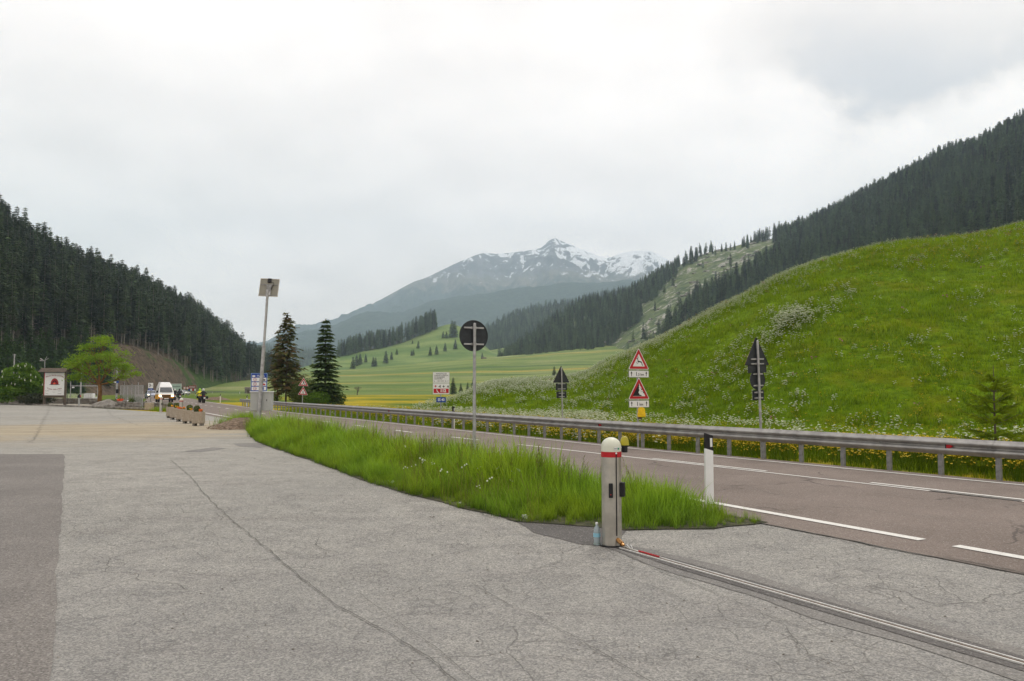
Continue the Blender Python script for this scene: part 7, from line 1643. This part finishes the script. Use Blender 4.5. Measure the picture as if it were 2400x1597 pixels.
def car(loc, yaw, body, label, lit=True, name='car'):
    o = empty(name, loc, yaw, label, 'car'); hw = lambda z: float(np.interp(z, [.2, .6, .9, 1.5], [.84, .88, .82, .58]))
    shell([(-2.0, .28), (-2.1, .50), (-2.02, .74), (-1.05, .98), (2.0, .98), (2.08, .6), (2.0, .28)], hw, 'body', body, o); shell([(-1.10, .97), (-.35, 1.44), (1.1, 1.50), (1.95, .97)], hw, 'cabin', body, o)
    MB().add([(-.70, -1.03, 1.01), (.70, -1.03, 1.01), (.56, -.38, 1.40), (-.56, -.38, 1.40)], [(0, 1, 2, 3)]).build('windscreen', 'glass', o).location = (0, -.05, .02)
    for s in (-1, 1):
        MB().add([(s * .80, -.8, 1.02), (s * .80, 1.4, 1.02), (s * .62, 1.0, 1.40), (s * .62, -.3, 1.38)], [(0, 1, 2, 3)]).build('side_window', 'glass', o).location = (s * .03, 0, 0)
        MB().bbox((s * .66, -2.02, .66), (.30, .12, .15), .03).build('headlight', 'lamp' if lit else 'white', o); MB().bbox((s * .96, -.75, 1.02), (.16, .1, .14), .02).build('wing_mirror', 'black', o)
        for y in (-1.3, 1.3): wheel(o, s * .78, y, .31, .20)
    MB().bbox((0, -2.08, .42), (1.5, .06, .26), .02).build('grille', 'black', o); MB().box((0, -2.12, .40), (.5, .02, .11)).build('number_plate', 'white', o); return o
car((at(356, 146)[0], 146, .006), R(31), 'carblue', 'pale blue car with lit headlights following the campervan')
car((at(430.5, 225)[0], 225, .006), R(60), 'vanwhite', 'white car far off between the motorcycles and the brown board', False)
car((at(630, 400)[0], 400, .006), R(80), 'black', 'tiny dark car on the bend seen beside the thin spruce', False)

def skin(name, joints, edges, mats, parent, sub=1):
    me = bpy.data.meshes.new(name); ks = list(joints); me.from_pydata([joints[k][0] for k in ks], [(ks.index(a), ks.index(b)) for a, b in edges], [])
    o = bpy.data.objects.new(name, me); col.objects.link(o); md = o.modifiers.new('skin', 'SKIN'); md.use_smooth_shade = True
    for i, k in enumerate(ks): r = joints[k][1]; me.skin_vertices[0].data[i].radius = (r, r) if not isinstance(r, tuple) else r
    me.skin_vertices[0].data[0].use_root = True
    if sub: s_ = o.modifiers.new('sub', 'SUBSURF'); s_.levels = s_.render_levels = sub
    dg = bpy.context.evaluated_depsgraph_get(); m2 = bpy.data.meshes.new_from_object(o.evaluated_get(dg)); bpy.data.objects.remove(o)
    m2.materials.clear(); m2.materials.append(MAT[mats]); m2.name = name
    return m2
RJ = {'pelvis': ((0, -.12, .86), (.17, .14)), 'waist': ((0, -.07, 1.02), (.15, .12)), 'chest': ((0, .04, 1.24), (.19, .14)), 'neck': ((0, .10, 1.42), .07), 'head': ((0, .13, 1.52), .09),
      'shl': ((-.21, .05, 1.33), .085), 'ell': ((-.33, .22, 1.12), .058), 'wrl': ((-.33, .46, 1.06), .045), 'hal': ((-.33, .53, 1.05), .045), 'shr': ((.21, .05, 1.33), .085), 'elr': ((.33, .22, 1.12), .058), 'wrr': ((.33, .46, 1.06), .045), 'har': ((.33, .53, 1.05), .045),
      'hil': ((-.14, -.08, .82), .11), 'knl': ((-.25, .28, .70), .078), 'anl': ((-.24, .0, .36), .055), 'tol': ((-.24, .16, .29), .045), 'hir': ((.14, -.08, .82), .11), 'knr': ((.25, .28, .70), .078), 'anr': ((.24, .0, .36), .055), 'tor': ((.24, .16, .29), .045)}
RE = [('pelvis', 'waist'), ('waist', 'chest'), ('chest', 'neck'), ('neck', 'head'), ('chest', 'shl'), ('shl', 'ell'), ('ell', 'wrl'), ('wrl', 'hal'), ('chest', 'shr'), ('shr', 'elr'), ('elr', 'wrr'), ('wrr', 'har'), ('pelvis', 'hil'), ('hil', 'knl'), ('knl', 'anl'), ('anl', 'tol'), ('pelvis', 'hir'), ('hir', 'knr'), ('knr', 'anr'), ('anr', 'tor')]
RIDER = skin('body', RJ, RE, 'leather', None)
def motorcycle(loc, yaw, label, tank='black', boxes=True):
    "rides towards +Y"
    o = empty('motorcycle', loc, yaw, label, 'motorcycle')
    wheel(o, 0, -.72, .32, .16); wheel(o, 0, .75, .32, .12)
    MB().bbox((0, 0, .48), (.34, .55, .38), .06).build('engine', 'black', o); MB().bbox((0, .18, .86), (.30, .48, .22), .08).build('fuel_tank', tank, o); MB().bbox((0, -.30, .80), (.28, .62, .10), .04).build('seat', 'black', o)
    t = MB().bbox((0, -.78, .82), (.22, .34, .14), .04).build('tail', tank, o); MB().bbox((0, -.96, .84), (.16, .03, .07), .01).build('tail_light', 'red', t); MB().box((0, -1.0, .62), (.20, .012, .18)).build('number_plate', 'white', t)
    MB().tube([(-.08, .5, .95), (-.09, .75, .32)], .03, 6).tube([(.08, .5, .95), (.09, .75, .32)], .03, 6).build('fork', 'galv', o); MB().tube([(-.38, .46, 1.03), (-.1, .55, 1.06), (.1, .55, 1.06), (.38, .46, 1.03)], .018, 6).build('handlebar', 'black', o)
    MB().prism([(-.2, 1.0), (.2, 1.0), (.15, 1.28), (-.15, 1.28)], .62, .64).build('windshield', 'glass', o); MB().bbox((0, .66, .92), (.26, .2, .24), .06).build('fairing', tank, o); MB().tube([(.16, .1, .35), (.17, -.5, .38), (.18, -.85, .45)], [.035, .045, .055], 8).build('exhaust', 'alu', o)
    for s in (-1, 1):
        MB().bbox((s * .42, .58, 1.16), (.14, .04, .10), .02).build('mirror', 'black', o)
        if boxes: MB().bbox((s * .34, -.62, .68), (.20, .46, .34), .05).build('pannier', 'black', o)
    return o
def rider(loc, yaw, label, suit, helmet):
    o = empty('person', loc, yaw, label, 'person'); b = link('body', RIDER, o)
    if suit != 'leather': b.material_slots[0].link = 'OBJECT'; b.material_slots[0].material = MAT[suit]
    g2 = [(.001, -.16), (.07, -.15), (.125, -.06), (.135, .02), (.115, .10), (.06, .145), (.001, .155)]; h = MB().lathe(g2, 16, (0, .14, 1.60)).build('helmet', helmet, o, smooth=True); MB().bbox((0, .255, 1.60), (.18, .06, .09), .02).build('visor', 'glass', h)
    t = MB().bbox((0, .0, 1.12), (.30, .06, .10), .02).build('belt', 'black', o); return o
MC = [(478.5, 96, -24, 'motorcycle with side cases ridden away nearest to us', 'rider in black on the nearest motorcycle, white helmet', 'leather', 'white', 'black', True),
      (470, 100, -24, 'orange motorcycle ridden away just ahead of the nearest one', 'rider in yellow jacket and lime helmet', 'hivis', 'limegreen', 'orange', True),
      (411.5, 120, -24, 'dark motorcycle farther off, directly right of the campervan', 'rider in black with white helmet right of the campervan', 'leather', 'white', 'black', False),
      (422.5, 121, -24, 'dark motorcycle farther off, second one right of the campervan', 'rider in black with black helmet, second right of the campervan', 'leather', 'black', 'black', False),
      (407, 128, -24, 'motorcycle partly hidden behind the campervan', 'rider with lime vest partly hidden behind the campervan', 'hivis', 'black', 'black', False)]
for px, Y_, yw, l1, l2, su, he, tk_, bx_ in MC:
    p = (at(px, Y_)[0], Y_, .006); motorcycle(p, R(-yw + 4), l1, tk_, bx_); rider(p, R(-yw + 4), l2, su, he)
o = empty('bird', D(991, 630, 210), .6, 'tiny dark bird in flight high against the pale sky', 'bird')
MB().add([(0, .2, 0), (.07, 0, .03), (0, -.25, 0), (-.07, 0, .03), (0, 0, -.05)], [(0, 1, 4), (1, 2, 4), (2, 3, 4), (3, 0, 4), (0, 3, 2, 1)]).build('body', 'black', o)
for s in (-1, 1): MB().add([(s * .05, .08, 0), (s * .05, -.08, 0), (s * .35, -.04, .14), (s * .6, -.12, .05), (s * .35, .06, .14)], [(0, 1, 2, 4), (4, 2, 3)]).build('wing', 'black', o)
